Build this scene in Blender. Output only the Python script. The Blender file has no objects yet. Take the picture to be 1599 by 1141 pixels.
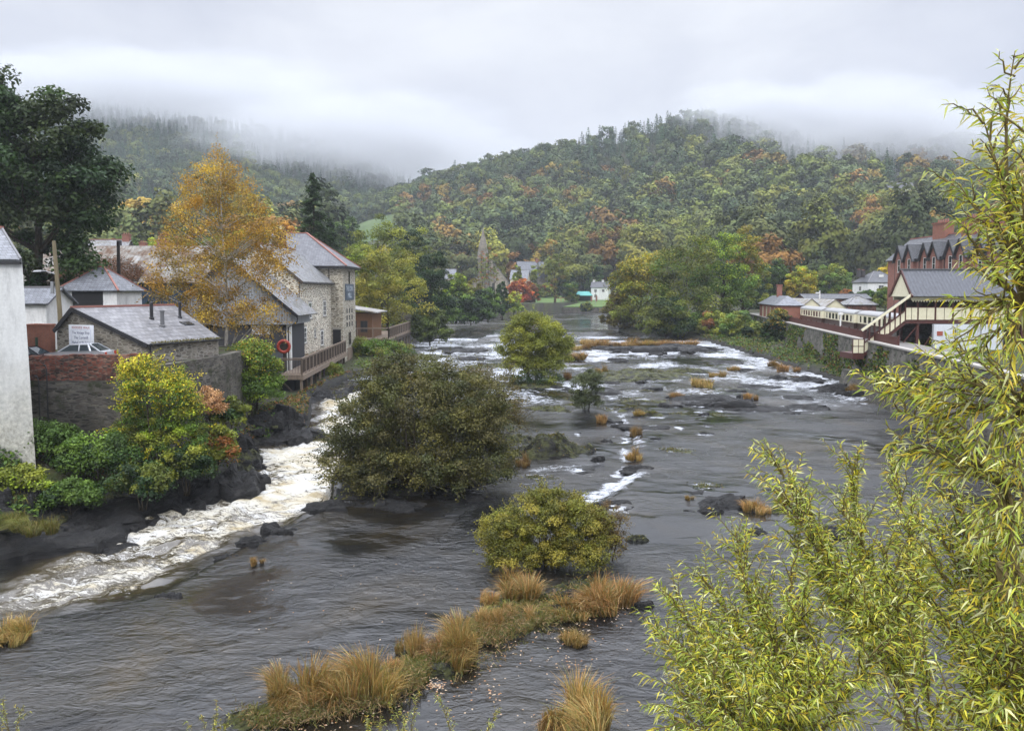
import bpy, math, random
import numpy as np
from mathutils import Vector, Matrix

# ------------------------------------------------------------------ camera, sky, sun, exposure
C = bpy.context.scene.collection
scene = bpy.context.scene
R = math.radians
ZC = 12.0                       # eye height over the near pool, standing on a bridge
F_PX, CX, CY, PITCH = 1185.0, 799.5, 517.0, R(3.0)

cam_d = bpy.data.cameras.new('camera')
cam = bpy.data.objects.new('camera', cam_d)
C.objects.link(cam)
cam.location = (0, 0, ZC)
cam.rotation_euler = (R(90) - PITCH, 0, 0)
cam_d.sensor_fit = 'HORIZONTAL'
cam_d.sensor_width = 36.0
cam_d.lens = 36.0 * F_PX / 1599.0
cam_d.shift_y = -53.5 / 1599.0
cam_d.clip_start = 0.1
cam_d.clip_end = 8000
scene.camera = cam

SUN_EL, SUN_AZ = R(48), R(200)
world = bpy.data.worlds.new("World")
scene.world = world
world.use_nodes = True
wn = world.node_tree
wn.nodes.clear()
def N(nt, typ, **kw):
    n = nt.nodes.new(typ)
    for k, v in kw.items():
        if k == 'inp':
            for a, b in v.items():
                n.inputs[a].default_value = b
        else:
            setattr(n, k, v)
    return n
def L(nt, a, b):
    nt.links.new(a, b)
sky = N(wn, 'ShaderNodeTexSky', sky_type='NISHITA')
sky.sun_disc = False
sky.sun_elevation = SUN_EL
sky.sun_rotation = SUN_AZ
sky.altitude = 100
wtc = N(wn, 'ShaderNodeTexCoord')
wmap = N(wn, 'ShaderNodeMapping')
wmap.inputs['Scale'].default_value = (1.0, 1.0, 2.2)
L(wn, wtc.outputs['Generated'], wmap.inputs['Vector'])
wno = N(wn, 'ShaderNodeTexNoise', inp={'Scale': 2.3, 'Detail': 6.0, 'Roughness': 0.52, 'Distortion': 0.25})
L(wn, wmap.outputs['Vector'], wno.inputs['Vector'])
wr = N(wn, 'ShaderNodeValToRGB')
wr.color_ramp.elements[0].position = 0.30
wr.color_ramp.elements[0].color = (4.75, 5.0, 5.9, 1)
wr.color_ramp.elements[1].position = 0.66
wr.color_ramp.elements[1].color = (7.3, 7.5, 8.0, 1)
L(wn, wno.outputs['Fac'], wr.inputs['Fac'])
wmix = N(wn, 'ShaderNodeMixRGB', inp={'Fac': 0.93})
L(wn, sky.outputs['Color'], wmix.inputs['Color1'])
L(wn, wr.outputs['Color'], wmix.inputs['Color2'])
wbg = N(wn, 'ShaderNodeBackground', inp={'Strength': 0.1})
# an overcast sky is far brighter overhead than along the horizon
wsx = N(wn, 'ShaderNodeSeparateXYZ'); L(wn, wtc.outputs['Generated'], wsx.inputs[0])
wel = N(wn, 'ShaderNodeMapRange', interpolation_type='SMOOTHSTEP', inp={1: 0.34, 2: 0.92, 3: 1.0, 4: 5.4}); L(wn, wsx.outputs[2], wel.inputs[0])
wmu = N(wn, 'ShaderNodeVectorMath', operation='SCALE'); L(wn, wmix.outputs['Color'], wmu.inputs[0]); L(wn, wel.outputs[0], wmu.inputs['Scale'])
L(wn, wmu.outputs[0], wbg.inputs['Color'])
wout = N(wn, 'ShaderNodeOutputWorld')
L(wn, wbg.outputs['Background'], wout.inputs['Surface'])

sun_d = bpy.data.lights.new('sun', 'SUN')
sun_d.energy = 1.1
sun_d.angle = R(25)
sun_d.color = (1.0, 0.96, 0.9)
sun = bpy.data.objects.new('sun', sun_d)
C.objects.link(sun)
sun.rotation_euler = (R(90) - SUN_EL, 0, R(180) - SUN_AZ)

scene.view_settings.view_transform = 'Standard'
scene.view_settings.look = 'None'
scene.view_settings.exposure = 0.30
scene.view_settings.gamma = 1.0
cy = scene.cycles
cy.max_bounces = 6
cy.diffuse_bounces = 2
cy.glossy_bounces = 3
cy.transmission_bounces = 3
cy.transparent_max_bounces = 6
cy.volume_bounces = 1
cy.use_denoising = True
cy.denoiser = 'OPENIMAGEDENOISE'
cy.denoising_prefilter = 'ACCURATE'
cy.caustics_reflective = False
cy.caustics_refractive = False

# ------------------------------------------------------------------ survey helpers: photo pixel -> point in the place
_cp, _sp = math.cos(PITCH), math.sin(PITCH)
def ray(px, py):
    u, v = (px - CX) / F_PX, (CY - py) / F_PX
    return Vector((u, _cp + v * _sp, -_sp + v * _cp))
def P(px, py, Y):
    d = ray(px, py)
    k = Y / d.y
    return Vector((d.x * k, Y, ZC + d.z * k))
def G(px, py, z=0.0):
    d = ray(px, py)
    k = (z - ZC) / d.z
    return Vector((d.x * k, d.y * k, z))
def XA(px, Y):
    return (px - CX) / F_PX * Y * 1.0
def ZA(py, Y):
    return P(799.5, py, Y).z

# ------------------------------------------------------------------ numpy noise
def _hash(ix, iy, seed):
    h = (ix.astype(np.int64) * 374761393 + iy.astype(np.int64) * 668265263 + seed * 982451653) & 0x7fffffff
    h = ((h ^ (h >> 13)) * 1274126177) & 0x7fffffff
    return ((h ^ (h >> 16)) & 0xffff) / 65535.0
def vnoise(x, y, seed=0):
    x = np.asarray(x, float); y = np.asarray(y, float)
    ix, iy = np.floor(x), np.floor(y)
    fx, fy = x - ix, y - iy
    fx = fx * fx * fx * (fx * (fx * 6 - 15) + 10); fy = fy * fy * fy * (fy * (fy * 6 - 15) + 10)
    a = _hash(ix, iy, seed); b = _hash(ix + 1, iy, seed); c = _hash(ix, iy + 1, seed); d = _hash(ix + 1, iy + 1, seed)
    return (a + (b - a) * fx) * (1 - fy) + (c + (d - c) * fx) * fy
def fbm(x, y, seed=0, octv=4, rough=0.5):
    x = np.asarray(x, float); y = np.asarray(y, float)
    s = 0; a = 1.0; t = 0
    for o in range(octv):
        s = s + a * (vnoise(x * 2 ** o + 17.3 * o, y * 2 ** o - 9.1 * o, seed + o) - 0.5)
        t += a; a *= rough
    return s / t * 2
def sstep(a, b, x):
    t = np.clip((x - a) / (b - a), 0, 1)
    return t * t * (3 - 2 * t)

# ------------------------------------------------------------------ naming
def tag(o, label=None, cat=None, group=None, kind=None):
    if label: o['label'] = label
    if cat: o['category'] = cat
    if group: o['group'] = group
    if kind: o['kind'] = kind
    return o
def thing(name, label, cat, loc=(0, 0, 0), rotz=0.0, group=None):
    o = bpy.data.objects.new(name, None)
    o.empty_display_size = 0.3
    C.objects.link(o)
    o.location = loc
    o.rotation_euler = (0, 0, rotz)
    return tag(o, label, cat, group)
def dup(root, loc=None, rotz=None, scale=None, label=None, color=None):
    r = root.copy(); C.objects.link(r)
    if loc is not None: r.location = loc
    if rotz is not None: r.rotation_euler = (0, 0, rotz)
    if scale is not None: r.scale = scale
    if label: r['label'] = label
    if color: r.color = color
    for ch in list(root.children):
        c = ch.copy(); C.objects.link(c); c.parent = r
        if color: c.color = color
        for g in list(ch.children):
            d = g.copy(); C.objects.link(d); d.parent = c
            if color: d.color = color
    return r

# ------------------------------------------------------------------ mesh builders
def link_mesh(name, me, mats, parent=None, smooth=False):
    o = bpy.data.objects.new(name, me)
    C.objects.link(o)
    for m in (mats if isinstance(mats, (list, tuple)) else [mats]):
        me.materials.append(m)
    if parent: o.parent = parent
    if smooth:
        me.polygons.foreach_set('use_smooth', np.ones(len(me.polygons), bool))
    return o
class MB:
    """collects simple solids, then links them as one mesh object"""
    def __init__(s):
        s.v = []; s.f = []; s.m = []; s.mi = 0
    def mat(s, i):
        s.mi = i; return s
    def face(s, pts):
        b = len(s.v); s.v.extend([tuple(p) for p in pts]); s.f.append(tuple(range(b, b + len(pts)))); s.m.append(s.mi); return s
    def hexa(s, p):
        """8 points: bottom 4 (ccw), top 4"""
        b = len(s.v); s.v.extend([tuple(q) for q in p])
        for f in ((0, 3, 2, 1), (4, 5, 6, 7), (0, 1, 5, 4), (1, 2, 6, 5), (2, 3, 7, 6), (3, 0, 4, 7)):
            s.f.append(tuple(b + i for i in f)); s.m.append(s.mi)
        return s
    def box(s, x0, x1, y0, y1, z0, z1):
        return s.hexa([(x0, y0, z0), (x1, y0, z0), (x1, y1, z0), (x0, y1, z0), (x0, y0, z1), (x1, y0, z1), (x1, y1, z1), (x0, y1, z1)])
    def bar(s, a, b, w, h=None, up=(0, 0, 1)):
        """square bar from a to b"""
        a, b = Vector(a), Vector(b); h = h or w
        d = (b - a).normalized(); u = Vector(up)
        if abs(d.dot(u)) > 0.98: u = Vector((0, 1, 0))
        r = d.cross(u).normalized() * (w / 2); t = r.cross(d).normalized() * (h / 2)
        return s.hexa([a - r - t, a + r - t, b + r - t, b - r - t, a - r + t, a + r + t, b + r + t, b - r + t])
    def prism(s, poly, axis, a, b):
        """extrude a closed 2D outline along axis ('x','y','z') from a to b"""
        def at(p, k):
            return {'x': (k, p[0], p[1]), 'y': (p[0], k, p[1]), 'z': (p[0], p[1], k)}[axis]
        n = len(poly); b0 = len(s.v)
        s.v.extend([at(p, a) for p in poly]); s.v.extend([at(p, b) for p in poly])
        s.f.append(tuple(range(b0, b0 + n))[::-1]); s.m.append(s.mi)
        s.f.append(tuple(range(b0 + n, b0 + 2 * n))); s.m.append(s.mi)
        for i in range(n):
            j = (i + 1) % n
            s.f.append((b0 + i, b0 + j, b0 + n + j, b0 + n + i)); s.m.append(s.mi)
        return s
    def slab(s, pts, t):
        """thick sheet: outline pts (top), thickness t straight down along the sheet's normal"""
        pts = [Vector(p) for p in pts]
        n = (pts[1] - pts[0]).cross(pts[2] - pts[0]).normalized()
        if n.z < 0: n = -n
        lo = [p - n * t for p in pts]; k = len(pts); b = len(s.v)
        s.v.extend([tuple(p) for p in pts + lo])
        s.f.append(tuple(range(b, b + k))); s.m.append(s.mi)
        s.f.append(tuple(range(b + k, b + 2 * k))[::-1]); s.m.append(s.mi)
        for i in range(k):
            j = (i + 1) % k
            s.f.append((b + i, b + k + i, b + k + j, b + j)); s.m.append(s.mi)
        return s
    def tube(s, path, rad, n=6, cap=True):
        path = [Vector(p) for p in path]
        if not isinstance(rad, (list, tuple)): rad = [rad] * len(path)
        b0 = len(s.v)
        prev = None
        for i, p in enumerate(path):
            d = (path[min(i + 1, len(path) - 1)] - path[max(i - 1, 0)])
            d = d.normalized() if d.length > 1e-9 else Vector((0, 0, 1))
            if prev is None:
                prev = d.orthogonal().normalized()
            prev = (prev - d * prev.dot(d))
            prev = prev.normalized() if prev.length > 1e-6 else d.orthogonal().normalized()
            q = d.cross(prev)
            for k in range(n):
                a = 2 * math.pi * k / n
                s.v.append(tuple(p + (prev * math.cos(a) + q * math.sin(a)) * rad[i]))
        for i in range(len(path) - 1):
            for k in range(n):
                k2 = (k + 1) % n
                s.f.append((b0 + i * n + k, b0 + i * n + k2, b0 + (i + 1) * n + k2, b0 + (i + 1) * n + k)); s.m.append(s.mi)
        if cap:
            s.f.append(tuple(b0 + k for k in range(n))[::-1]); s.m.append(s.mi)
            s.f.append(tuple(b0 + (len(path) - 1) * n + k for k in range(n))); s.m.append(s.mi)
        return s
    def lathe(s, prof, cx=0, cy=0, n=12):
        b0 = len(s.v)
        for r, z in prof:
            for k in range(n):
                a = 2 * math.pi * k / n
                s.v.append((cx + r * math.cos(a), cy + r * math.sin(a), z))
        for i in range(len(prof) - 1):
            for k in range(n):
                k2 = (k + 1) % n
                s.f.append((b0 + i * n + k, b0 + i * n + k2, b0 + (i + 1) * n + k2, b0 + (i + 1) * n + k)); s.m.append(s.mi)
        s.f.append(tuple(b0 + k for k in range(n))[::-1]); s.m.append(s.mi)
        s.f.append(tuple(b0 + (len(prof) - 1) * n + k for k in range(n))); s.m.append(s.mi)
        return s
    def build(s, name, mats, parent=None, smooth=False):
        me = bpy.data.meshes.new(name)
        me.from_pydata(s.v, [], s.f)
        if any(s.m):
            me.polygons.foreach_set('material_index', s.m)
        me.update()
        return link_mesh(name, me, mats, parent, smooth)
def quad_mesh(name, V, Q, col=None):
    """fast mesh from numpy: V (n,3), Q (m,4) and a colour per vertex"""
    me = bpy.data.meshes.new(name)
    me.vertices.add(len(V)); me.vertices.foreach_set('co', np.ascontiguousarray(V, dtype=np.float32).ravel())
    k = Q.shape[1]
    me.loops.add(Q.size); me.loops.foreach_set('vertex_index', np.ascontiguousarray(Q, dtype=np.int32).ravel())
    me.polygons.add(len(Q)); me.polygons.foreach_set('loop_start', np.arange(0, Q.size, k, dtype=np.int32))
    if col is not None:
        a = me.color_attributes.new('col', 'FLOAT_COLOR', 'POINT')
        c4 = np.ones((len(V), 4), np.float32); c4[:, :3] = col
        a.data.foreach_set('color', c4.ravel())
    me.update(calc_edges=True)
    return me
def grid_mesh(name, X, Y, Z, attrs={}):
    r, c = X.shape
    V = np.stack([X, Y, Z], -1).reshape(-1, 3)
    i = np.arange(r * c).reshape(r, c)
    Q = np.stack([i[:-1, :-1], i[:-1, 1:], i[1:, 1:], i[1:, :-1]], -1).reshape(-1, 4)
    me = quad_mesh(name, V, Q)
    for k, a in attrs.items():
        at = me.attributes.new(k, 'FLOAT', 'POINT')
        at.data.foreach_set('value', np.ascontiguousarray(a, dtype=np.float32).ravel())
    me.polygons.foreach_set('use_smooth', np.ones(len(me.polygons), bool))
    return me

# ------------------------------------------------------------------ materials
def new_mat(name):
    m = bpy.data.materials.new(name); m.use_nodes = True
    nt = m.node_tree; nt.nodes.clear()
    out = N(nt, 'ShaderNodeOutputMaterial')
    return m, nt, out
def ramp(nt, fac, stops, interp='LINEAR'):
    r = N(nt, 'ShaderNodeValToRGB'); cr = r.color_ramp; cr.interpolation = interp
    while len(cr.elements) < len(stops): cr.elements.new(0.5)
    for e, (p, c) in zip(cr.elements, stops):
        e.position = p; e.color = (*c, 1) if len(c) == 3 else c
    L(nt, fac, r.inputs['Fac'])
    return r.outputs['Color']
def noise(nt, vec, scale, detail=4.0, rough=0.55, dist=0.0):
    n = N(nt, 'ShaderNodeTexNoise', inp={'Scale': scale, 'Detail': detail, 'Roughness': rough, 'Distortion': dist})
    if vec is not None: L(nt, vec, n.inputs['Vector'])
    return n.outputs['Fac']
def mapping(nt, vec, scale=(1, 1, 1), rot=(0, 0, 0), loc=(0, 0, 0)):
    m = N(nt, 'ShaderNodeMapping'); m.inputs['Scale'].default_value = scale; m.inputs['Rotation'].default_value = rot; m.inputs['Location'].default_value = loc
    L(nt, vec, m.inputs['Vector']); return m.outputs['Vector']
def math_(nt, op, a, b=None, c=None, clamp=False):
    n = N(nt, 'ShaderNodeMath', operation=op); n.use_clamp = clamp
    for i, x in enumerate((a, b, c)):
        if x is None: continue
        if isinstance(x, (int, float)): n.inputs[i].default_value = x
        else: L(nt, x, n.inputs[i])
    return n.outputs[0]
def mixc(nt, fac, a, b, mode='MIX'):
    n = N(nt, 'ShaderNodeMixRGB', blend_type=mode)
    for i, x in zip(('Fac', 'Color1', 'Color2'), (fac, a, b)):
        if isinstance(x, (int, float)): n.inputs[i].default_value = x
        elif isinstance(x, tuple): n.inputs[i].default_value = (*x, 1) if len(x) == 3 else x
        else: L(nt, x, n.inputs[i])
    return n.outputs['Color']
def bump(nt, height, strength=0.4, dist=0.02):
    b = N(nt, 'ShaderNodeBump', inp={'Strength': strength, 'Distance': dist}); L(nt, height, b.inputs['Height']); return b.outputs['Normal']
def principled(nt, out, color, rough=0.7, metal=0.0, normal=None, spec=0.5):
    p = N(nt, 'ShaderNodeBsdfPrincipled')
    for k, x in (('Base Color', color), ('Roughness', rough), ('Metallic', metal), ('Specular IOR Level', spec)):
        if isinstance(x, (int, float)): p.inputs[k].default_value = x
        elif isinstance(x, tuple): p.inputs[k].default_value = (*x, 1)
        else: L(nt, x, p.inputs[k])
    if normal is not None: L(nt, normal, p.inputs['Normal'])
    L(nt, p.outputs[0], out.inputs['Surface'])
    return p
def objco(nt):
    return N(nt, 'ShaderNodeTexCoord').outputs['Object']
def wallco(nt, sx=1.0, sz=1.0):
    """(x+y, z) of a wall in its own axes, for courses of brick or slate"""
    s = N(nt, 'ShaderNodeSeparateXYZ'); L(nt, objco(nt), s.inputs[0])
    a = math_(nt, 'ADD', s.outputs[0], s.outputs[1])
    c = N(nt, 'ShaderNodeCombineXYZ'); L(nt, math_(nt, 'MULTIPLY', a, sx), c.inputs[0]); L(nt, math_(nt, 'MULTIPLY', s.outputs[2], sz), c.inputs[1])
    return c.outputs[0]
def paint(name, col, rough=0.6, var=0.25, scale=3.0, metal=0.0, dirt=(0.5, 0.48, 0.42)):
    m, nt, out = new_mat(name)
    v = objco(nt)
    a = noise(nt, v, scale, 6, 0.65)
    c = ramp(nt, a, [(0.25, tuple(x * (1 - var) * (0.5 + d) for x, d in zip(col, dirt))), (0.62, col)])
    principled(nt, out, c, rough, metal, bump(nt, noise(nt, v, scale * 12, 3), 0.12, 0.01))
    return m
def rubble(name, stones, mortar, scale=(3.2, 3.2, 6.5), gap=0.10, dark=0.5, moss=None):
    """rubble stone laid in flat courses: cells of differing colour in pale joints"""
    m, nt, out = new_mat(name)
    v = objco(nt)
    nz = N(nt, 'ShaderNodeTexNoise', inp={'Scale': 2.5, 'Detail': 3.0}); L(nt, v, nz.inputs['Vector'])
    vv = mixc(nt, 0.10, v, nz.outputs['Color'], 'ADD')
    vm = mapping(nt, vv, scale)
    ve = N(nt, 'ShaderNodeTexVoronoi', feature='DISTANCE_TO_EDGE', inp={'Scale': 1.0}); L(nt, vm, ve.inputs['Vector'])
    vc = N(nt, 'ShaderNodeTexVoronoi', feature='F1', inp={'Scale': 1.0}); L(nt, vm, vc.inputs['Vector'])
    sep = N(nt, 'ShaderNodeSeparateColor'); L(nt, vc.outputs['Color'], sep.inputs[0])
    n = len(stones)
    sc = ramp(nt, sep.outputs[0], [(i / n, s) for i, s in enumerate(stones)], 'CONSTANT')
    sc = mixc(nt, 0.55, sc, ramp(nt, noise(nt, v, 9, 5, 0.7), [(0.2, (0.35, 0.35, 0.35)), (0.75, (1.25, 1.2, 1.15))]), 'MULTIPLY')
    j = ramp(nt, ve.outputs['Distance'], [(gap * 0.35, (0, 0, 0)), (gap, (1, 1, 1))])
    c = mixc(nt, j, mortar, sc)
    big = ramp(nt, noise(nt, v, 0.5, 4, 0.6), [(0.3, (dark, dark, dark * 0.96)), (0.65, (1, 1, 1))])
    c = mixc(nt, 1.0, c, big, 'MULTIPLY')
    if moss:
        mk = ramp(nt, noise(nt, v, 0.9, 5, 0.7), [(0.5, (0, 0, 0)), (0.68, (1, 1, 1))])
        c = mixc(nt, mk, c, moss)
    principled(nt, out, c, 0.85, 0, bump(nt, ve.outputs['Distance'], 0.7, 0.06), 0.3)
    return m
def brick(name, c1, c2, mortar, scale=1.0, worn=0.5, row=0.075, wid=0.225):
    m, nt, out = new_mat(name)
    v = wallco(nt)
    b = N(nt, 'ShaderNodeTexBrick', offset=0.5, inp={'Scale': scale, 'Mortar Size': 0.012, 'Brick Width': wid, 'Row Height': row, 'Bias': 0.0, 'Color1': (*c1, 1), 'Color2': (*c2, 1), 'Mortar': (*mortar, 1)})
    L(nt, v, b.inputs['Vector'])
    o = objco(nt)
    c = mixc(nt, worn, b.outputs['Color'], ramp(nt, noise(nt, o, 1.6, 6, 0.7), [(0.25, (0.3, 0.29, 0.28)), (0.5, (0.9, 0.88, 0.86)), (0.8, (1.25, 1.2, 1.15))]), 'MULTIPLY')
    c = mixc(nt, worn * 0.8, c, ramp(nt, noise(nt, o, 11, 4, 0.7), [(0.3, (0.4, 0.4, 0.4)), (0.7, (1.2, 1.2, 1.2))]), 'MULTIPLY')
    principled(nt, out, c, 0.85, 0, bump(nt, b.outputs['Fac'], -0.3, 0.01), 0.25)
    return m
def slate(name, col, row=0.28, wid=0.4, moss=None, rough=0.42, streak=True):
    m, nt, out = new_mat(name)
    v = wallco(nt, 1.0, 1.45)
    k = lambda f: tuple(x * f for x in col)
    b = N(nt, 'ShaderNodeTexBrick', offset=0.5, inp={'Scale': 1.0, 'Mortar Size': 0.02, 'Mortar Smooth': 0.4, 'Brick Width': wid, 'Row Height': row, 'Color1': (*k(0.75), 1), 'Color2': (*k(1.25), 1), 'Mortar': (*k(0.32), 1)})
    L(nt, v, b.inputs['Vector'])
    o = objco(nt)
    c = mixc(nt, 0.7, b.outputs['Color'], ramp(nt, noise(nt, o, 0.9, 7, 0.7), [(0.25, (0.55, 0.55, 0.58)), (0.7, (1.3, 1.28, 1.25))]), 'MULTIPLY')
    if moss:
        c = mixc(nt, ramp(nt, noise(nt, o, 1.1, 6, 0.75), [(0.48, (0, 0, 0)), (0.66, (0.9, 0.9, 0.9))]), c, moss)
    rg = ramp(nt, noise(nt, o, 2.0, 4), [(0.3, (rough - 0.12,) * 3), (0.7, (rough + 0.15,) * 3)])
    principled(nt, out, c, rg, 0, bump(nt, b.outputs['Fac'], -0.5, 0.02), 0.5)
    return m
def corrugated(name, col, pitch=0.18, axis=0, rust=None, rough=0.5):
    m, nt, out = new_mat(name)
    o = objco(nt)
    s = N(nt, 'ShaderNodeSeparateXYZ'); L(nt, o, s.inputs[0])
    x = s.outputs[axis] if axis < 2 else math_(nt, 'ADD', s.outputs[0], s.outputs[1])
    w = math_(nt, 'SINE', math_(nt, 'MULTIPLY', x, 2 * math.pi / pitch))
    st = noise(nt, mapping(nt, o, (2.5, 2.5, 0.25)), 1.5, 6, 0.7)
    c = ramp(nt, st, [(0.28, tuple(i * 0.55 for i in col)), (0.6, col)])
    if rust:
        c = mixc(nt, ramp(nt, noise(nt, o, 0.55, 6, 0.7), [(0.44, (0, 0, 0)), (0.60, (1, 1, 1))]), c, rust)
    c = mixc(nt, 0.5, c, ramp(nt, math_(nt, 'MULTIPLY_ADD', w, 0.5, 0.5), [(0.0, (0.55, 0.55, 0.55)), (0.4, (1, 1, 1))]), 'MULTIPLY')
    principled(nt, out, c, rough, 0.0, bump(nt, w, 0.6, 0.03), 0.4)
    return m
def wood(name, col, rough=0.75, plank=0.14):
    m, nt, out = new_mat(name)
    o = objco(nt)
    g = noise(nt, mapping(nt, o, (14, 14, 1.2)), 1.0, 5, 0.65)
    c = ramp(nt, g, [(0.25, tuple(x * 0.5 for x in col)), (0.6, col), (0.85, tuple(min(1, x * 1.3) for x in col))])
    principled(nt, out, c, rough, 0, bump(nt, g, 0.3, 0.01), 0.3)
    return m
def plain(name, col, rough=0.5, metal=0.0, spec=0.5):
    m, nt, out = new_mat(name)
    c = mixc(nt, 0.35, col, ramp(nt, noise(nt, objco(nt), 4.0, 4, 0.6), [(0.3, (0.6, 0.6, 0.6)), (0.7, (1.15, 1.15, 1.15))]), 'MULTIPLY')
    principled(nt, out, c, rough, metal, None, spec); return m
def foliage(name, trans=0.28, rough=0.55, spec=0.25):
    """leaf colour from the plant's own 'col' attribute times the plant's object colour"""
    m, nt, out = new_mat(name)
    a = N(nt, 'ShaderNodeAttribute', attribute_name='col')
    oi = N(nt, 'ShaderNodeObjectInfo')
    c = mixc(nt, 1.0, a.outputs['Color'], oi.outputs['Color'], 'MULTIPLY')
    p = N(nt, 'ShaderNodeBsdfPrincipled', inp={'Roughness': rough, 'Specular IOR Level': spec}); L(nt, c, p.inputs['Base Color'])
    if trans > 0:
        t = N(nt, 'ShaderNodeBsdfTranslucent'); L(nt, mixc(nt, 1.0, c, (1.15, 1.2, 0.6), 'MULTIPLY'), t.inputs['Color'])
        mx = N(nt, 'ShaderNodeMixShader', inp={0: trans}); L(nt, p.outputs[0], mx.inputs[1]); L(nt, t.outputs[0], mx.inputs[2])
        L(nt, mx.outputs[0], out.inputs['Surface'])
    else:
        L(nt, p.outputs[0], out.inputs['Surface'])
    return m

M_LEAF = foliage('leaf')
M_FAR = foliage('leaf_far', trans=0.0, rough=0.8, spec=0.1)
def bark_mat(name, c1, c2):
    m, nt, out = new_mat(name)
    g = noise(nt, mapping(nt, objco(nt), (5, 5, 1.2)), 2.0, 6, 0.7)
    principled(nt, out, ramp(nt, g, [(0.3, c1), (0.65, c2)]), 0.9, 0, bump(nt, g, 0.6, 0.03), 0.2); return m
M_BARK = bark_mat('bark', (0.022, 0.018, 0.013), (0.085, 0.07, 0.05))
M_BIRCH = bark_mat('birch_bark', (0.10, 0.085, 0.07), (0.55, 0.52, 0.47))
M_TWIG = bark_mat('willow_bark', (0.05, 0.042, 0.015), (0.17, 0.13, 0.05))
# ------------------------------------------------------------------ the lie of the land: river outline, levels, banks, hills
def poly_world(pts):
    return np.array([tuple(G(*p))[:2] if len(p) == 3 else p for p in pts])
LEFT_EDGE = poly_world([(-420, 980, -2), (-200, 910, -2), (0, 868, -1.9), (110, 828, -1.8), (240, 788, -1.7), (330, 763, -1.6), (385, 744, -1.4), (396, 705, -1.2), (440, 690, -1.0), (486, 680, -0.7),
                        (492, 622, 0.6), (520, 603, 0.8), (548, 590, 0.9), (600, 582, 0.9), (632, 566, 1.1), (612, 548, 1.2), (640, 532, 1.6), (690, 523, 1.9), (702, 516, 2.3), (640, 508, 2.4), (600, 500, 2.4), (560, 493, 2.4)])
RIGHT_EDGE = poly_world([(2100, 930, 0), (1800, 800, 0.2), (1560, 725, 0.4), (1445, 690, 0.5), (1425, 662, 0.5), (1405, 634, 0.6), (1340, 606, 0.7), (1270, 586, 0.8), (1200, 564, 1.0), (1150, 549, 1.2),
                         (1090, 531, 1.6), (1010, 526, 1.7), (962, 520, 2.0), (950, 500, 2.4), (952, 487, 2.5)])
FAR_EDGE = poly_world([(945, 484.5, 2.5), (880, 488, 2.5), (800, 491, 2.5), (740, 493, 2.5), (650, 491, 2.5)])
RIVER = np.concatenate([[(-60, -20)], LEFT_EDGE, FAR_EDGE[::-1], RIGHT_EDGE[::-1], [(70, -20)]])

def seg_dist(X, Y, pl, closed=False):
    """distance to a polyline, and which side (+ = right of travel)"""
    best = np.full(X.shape, 1e9); side = np.zeros(X.shape)
    n = len(pl)
    for i in range(n if closed else n - 1):
        a = pl[i]; b = pl[(i + 1) % n]
        ex, ey = b[0] - a[0], b[1] - a[1]
        l2 = ex * ex + ey * ey + 1e-12
        t = np.clip(((X - a[0]) * ex + (Y - a[1]) * ey) / l2, 0, 1)
        dx, dy = X - a[0] - t * ex, Y - a[1] - t * ey
        d = dx * dx + dy * dy
        cr = -(ex * (Y - a[1]) - ey * (X - a[0]))
        m = d < best
        best = np.where(m, d, best); side = np.where(m, np.sign(cr), side)
    return np.sqrt(best), side
def inside(X, Y, pl):
    r = np.zeros(X.shape, bool)
    n = len(pl)
    for i in range(n):
        x1, y1 = pl[i]; x2, y2 = pl[(i + 1) % n]
        c = ((y1 > Y) != (y2 > Y)) & (X < (x2 - x1) * (Y - y1) / (y2 - y1 + 1e-12) + x1)
        r ^= c
    return r

SHELF = poly_world([(-500, 1060, 0), (-200, 1010, 0), (0, 978, 0), (130, 955, 0), (245, 932, 0), (330, 882, 0), (440, 824, 0), (490, 804, 0), (518, 790, 0), (522, 745, 0), (556, 680, 0.2), (578, 632, 0.5), (600, 606, 0.7), (640, 585, 0.9)])
CREST = poly_world([(1010, 655, 0.4), (992, 690, 0.35), (1003, 715, 0.3), (985, 748, 0.25), (950, 775, 0.2), (938, 795, 0.15), (968, 808, 0.1)])
ISLAND = poly_world([(522, 782, 0), (600, 778, 0), (700, 768, 0), (765, 756, 0), (800, 735, 0.1), (812, 700, 0.2), (800, 665, 0.3), (770, 640, 0.4), (700, 620, 0.5), (640, 612, 0.6), (600, 640, 0.5), (560, 700, 0.2), (528, 750, 0)])
def level(X, Y):
    z = np.interp(Y, [0, 45, 60, 75, 95, 125, 160, 178, 184, 420], [0, 0.0, 0.25, 0.5, 0.85, 1.2, 1.75, 1.95, 2.4, 2.5])
    dc, sc = seg_dist(X, Y, CREST)
    sc = -sc                                   # + on the right-hand pool
    win = sstep(40.5, 44.0, Y) * sstep(70, 62, Y)
    z = z + win * (0.22 * sstep(-0.5, 0.5, dc * sc) * np.exp(-dc / 9.0) - 0.16 * sstep(-0.3, 0.9, -dc * sc) * np.exp(-dc / 7.0))
    ds, ss = seg_dist(X, Y, SHELF)
    low = np.interp(Y, [20, 32, 42, 52, 57, 59.5, 65, 68, 75, 78.5, 84, 87, 93, 110], [-2.1, -1.9, -1.7, -1.45, -1.35, -0.95, -0.8, -0.3, -0.15, 0.35, 0.5, 0.8, 0.9, 1.0])
    wdt = np.interp(Y, [25, 35, 45], [1.6, 1.3, 0.9])
    k = sstep(0.0, 1.0, (ds * (-ss)) / wdt)     # left of the shelf: the lower channel
    return z * (1 - k) + np.minimum(z, low) * k, k, ds * (-ss), dc * sc

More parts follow.
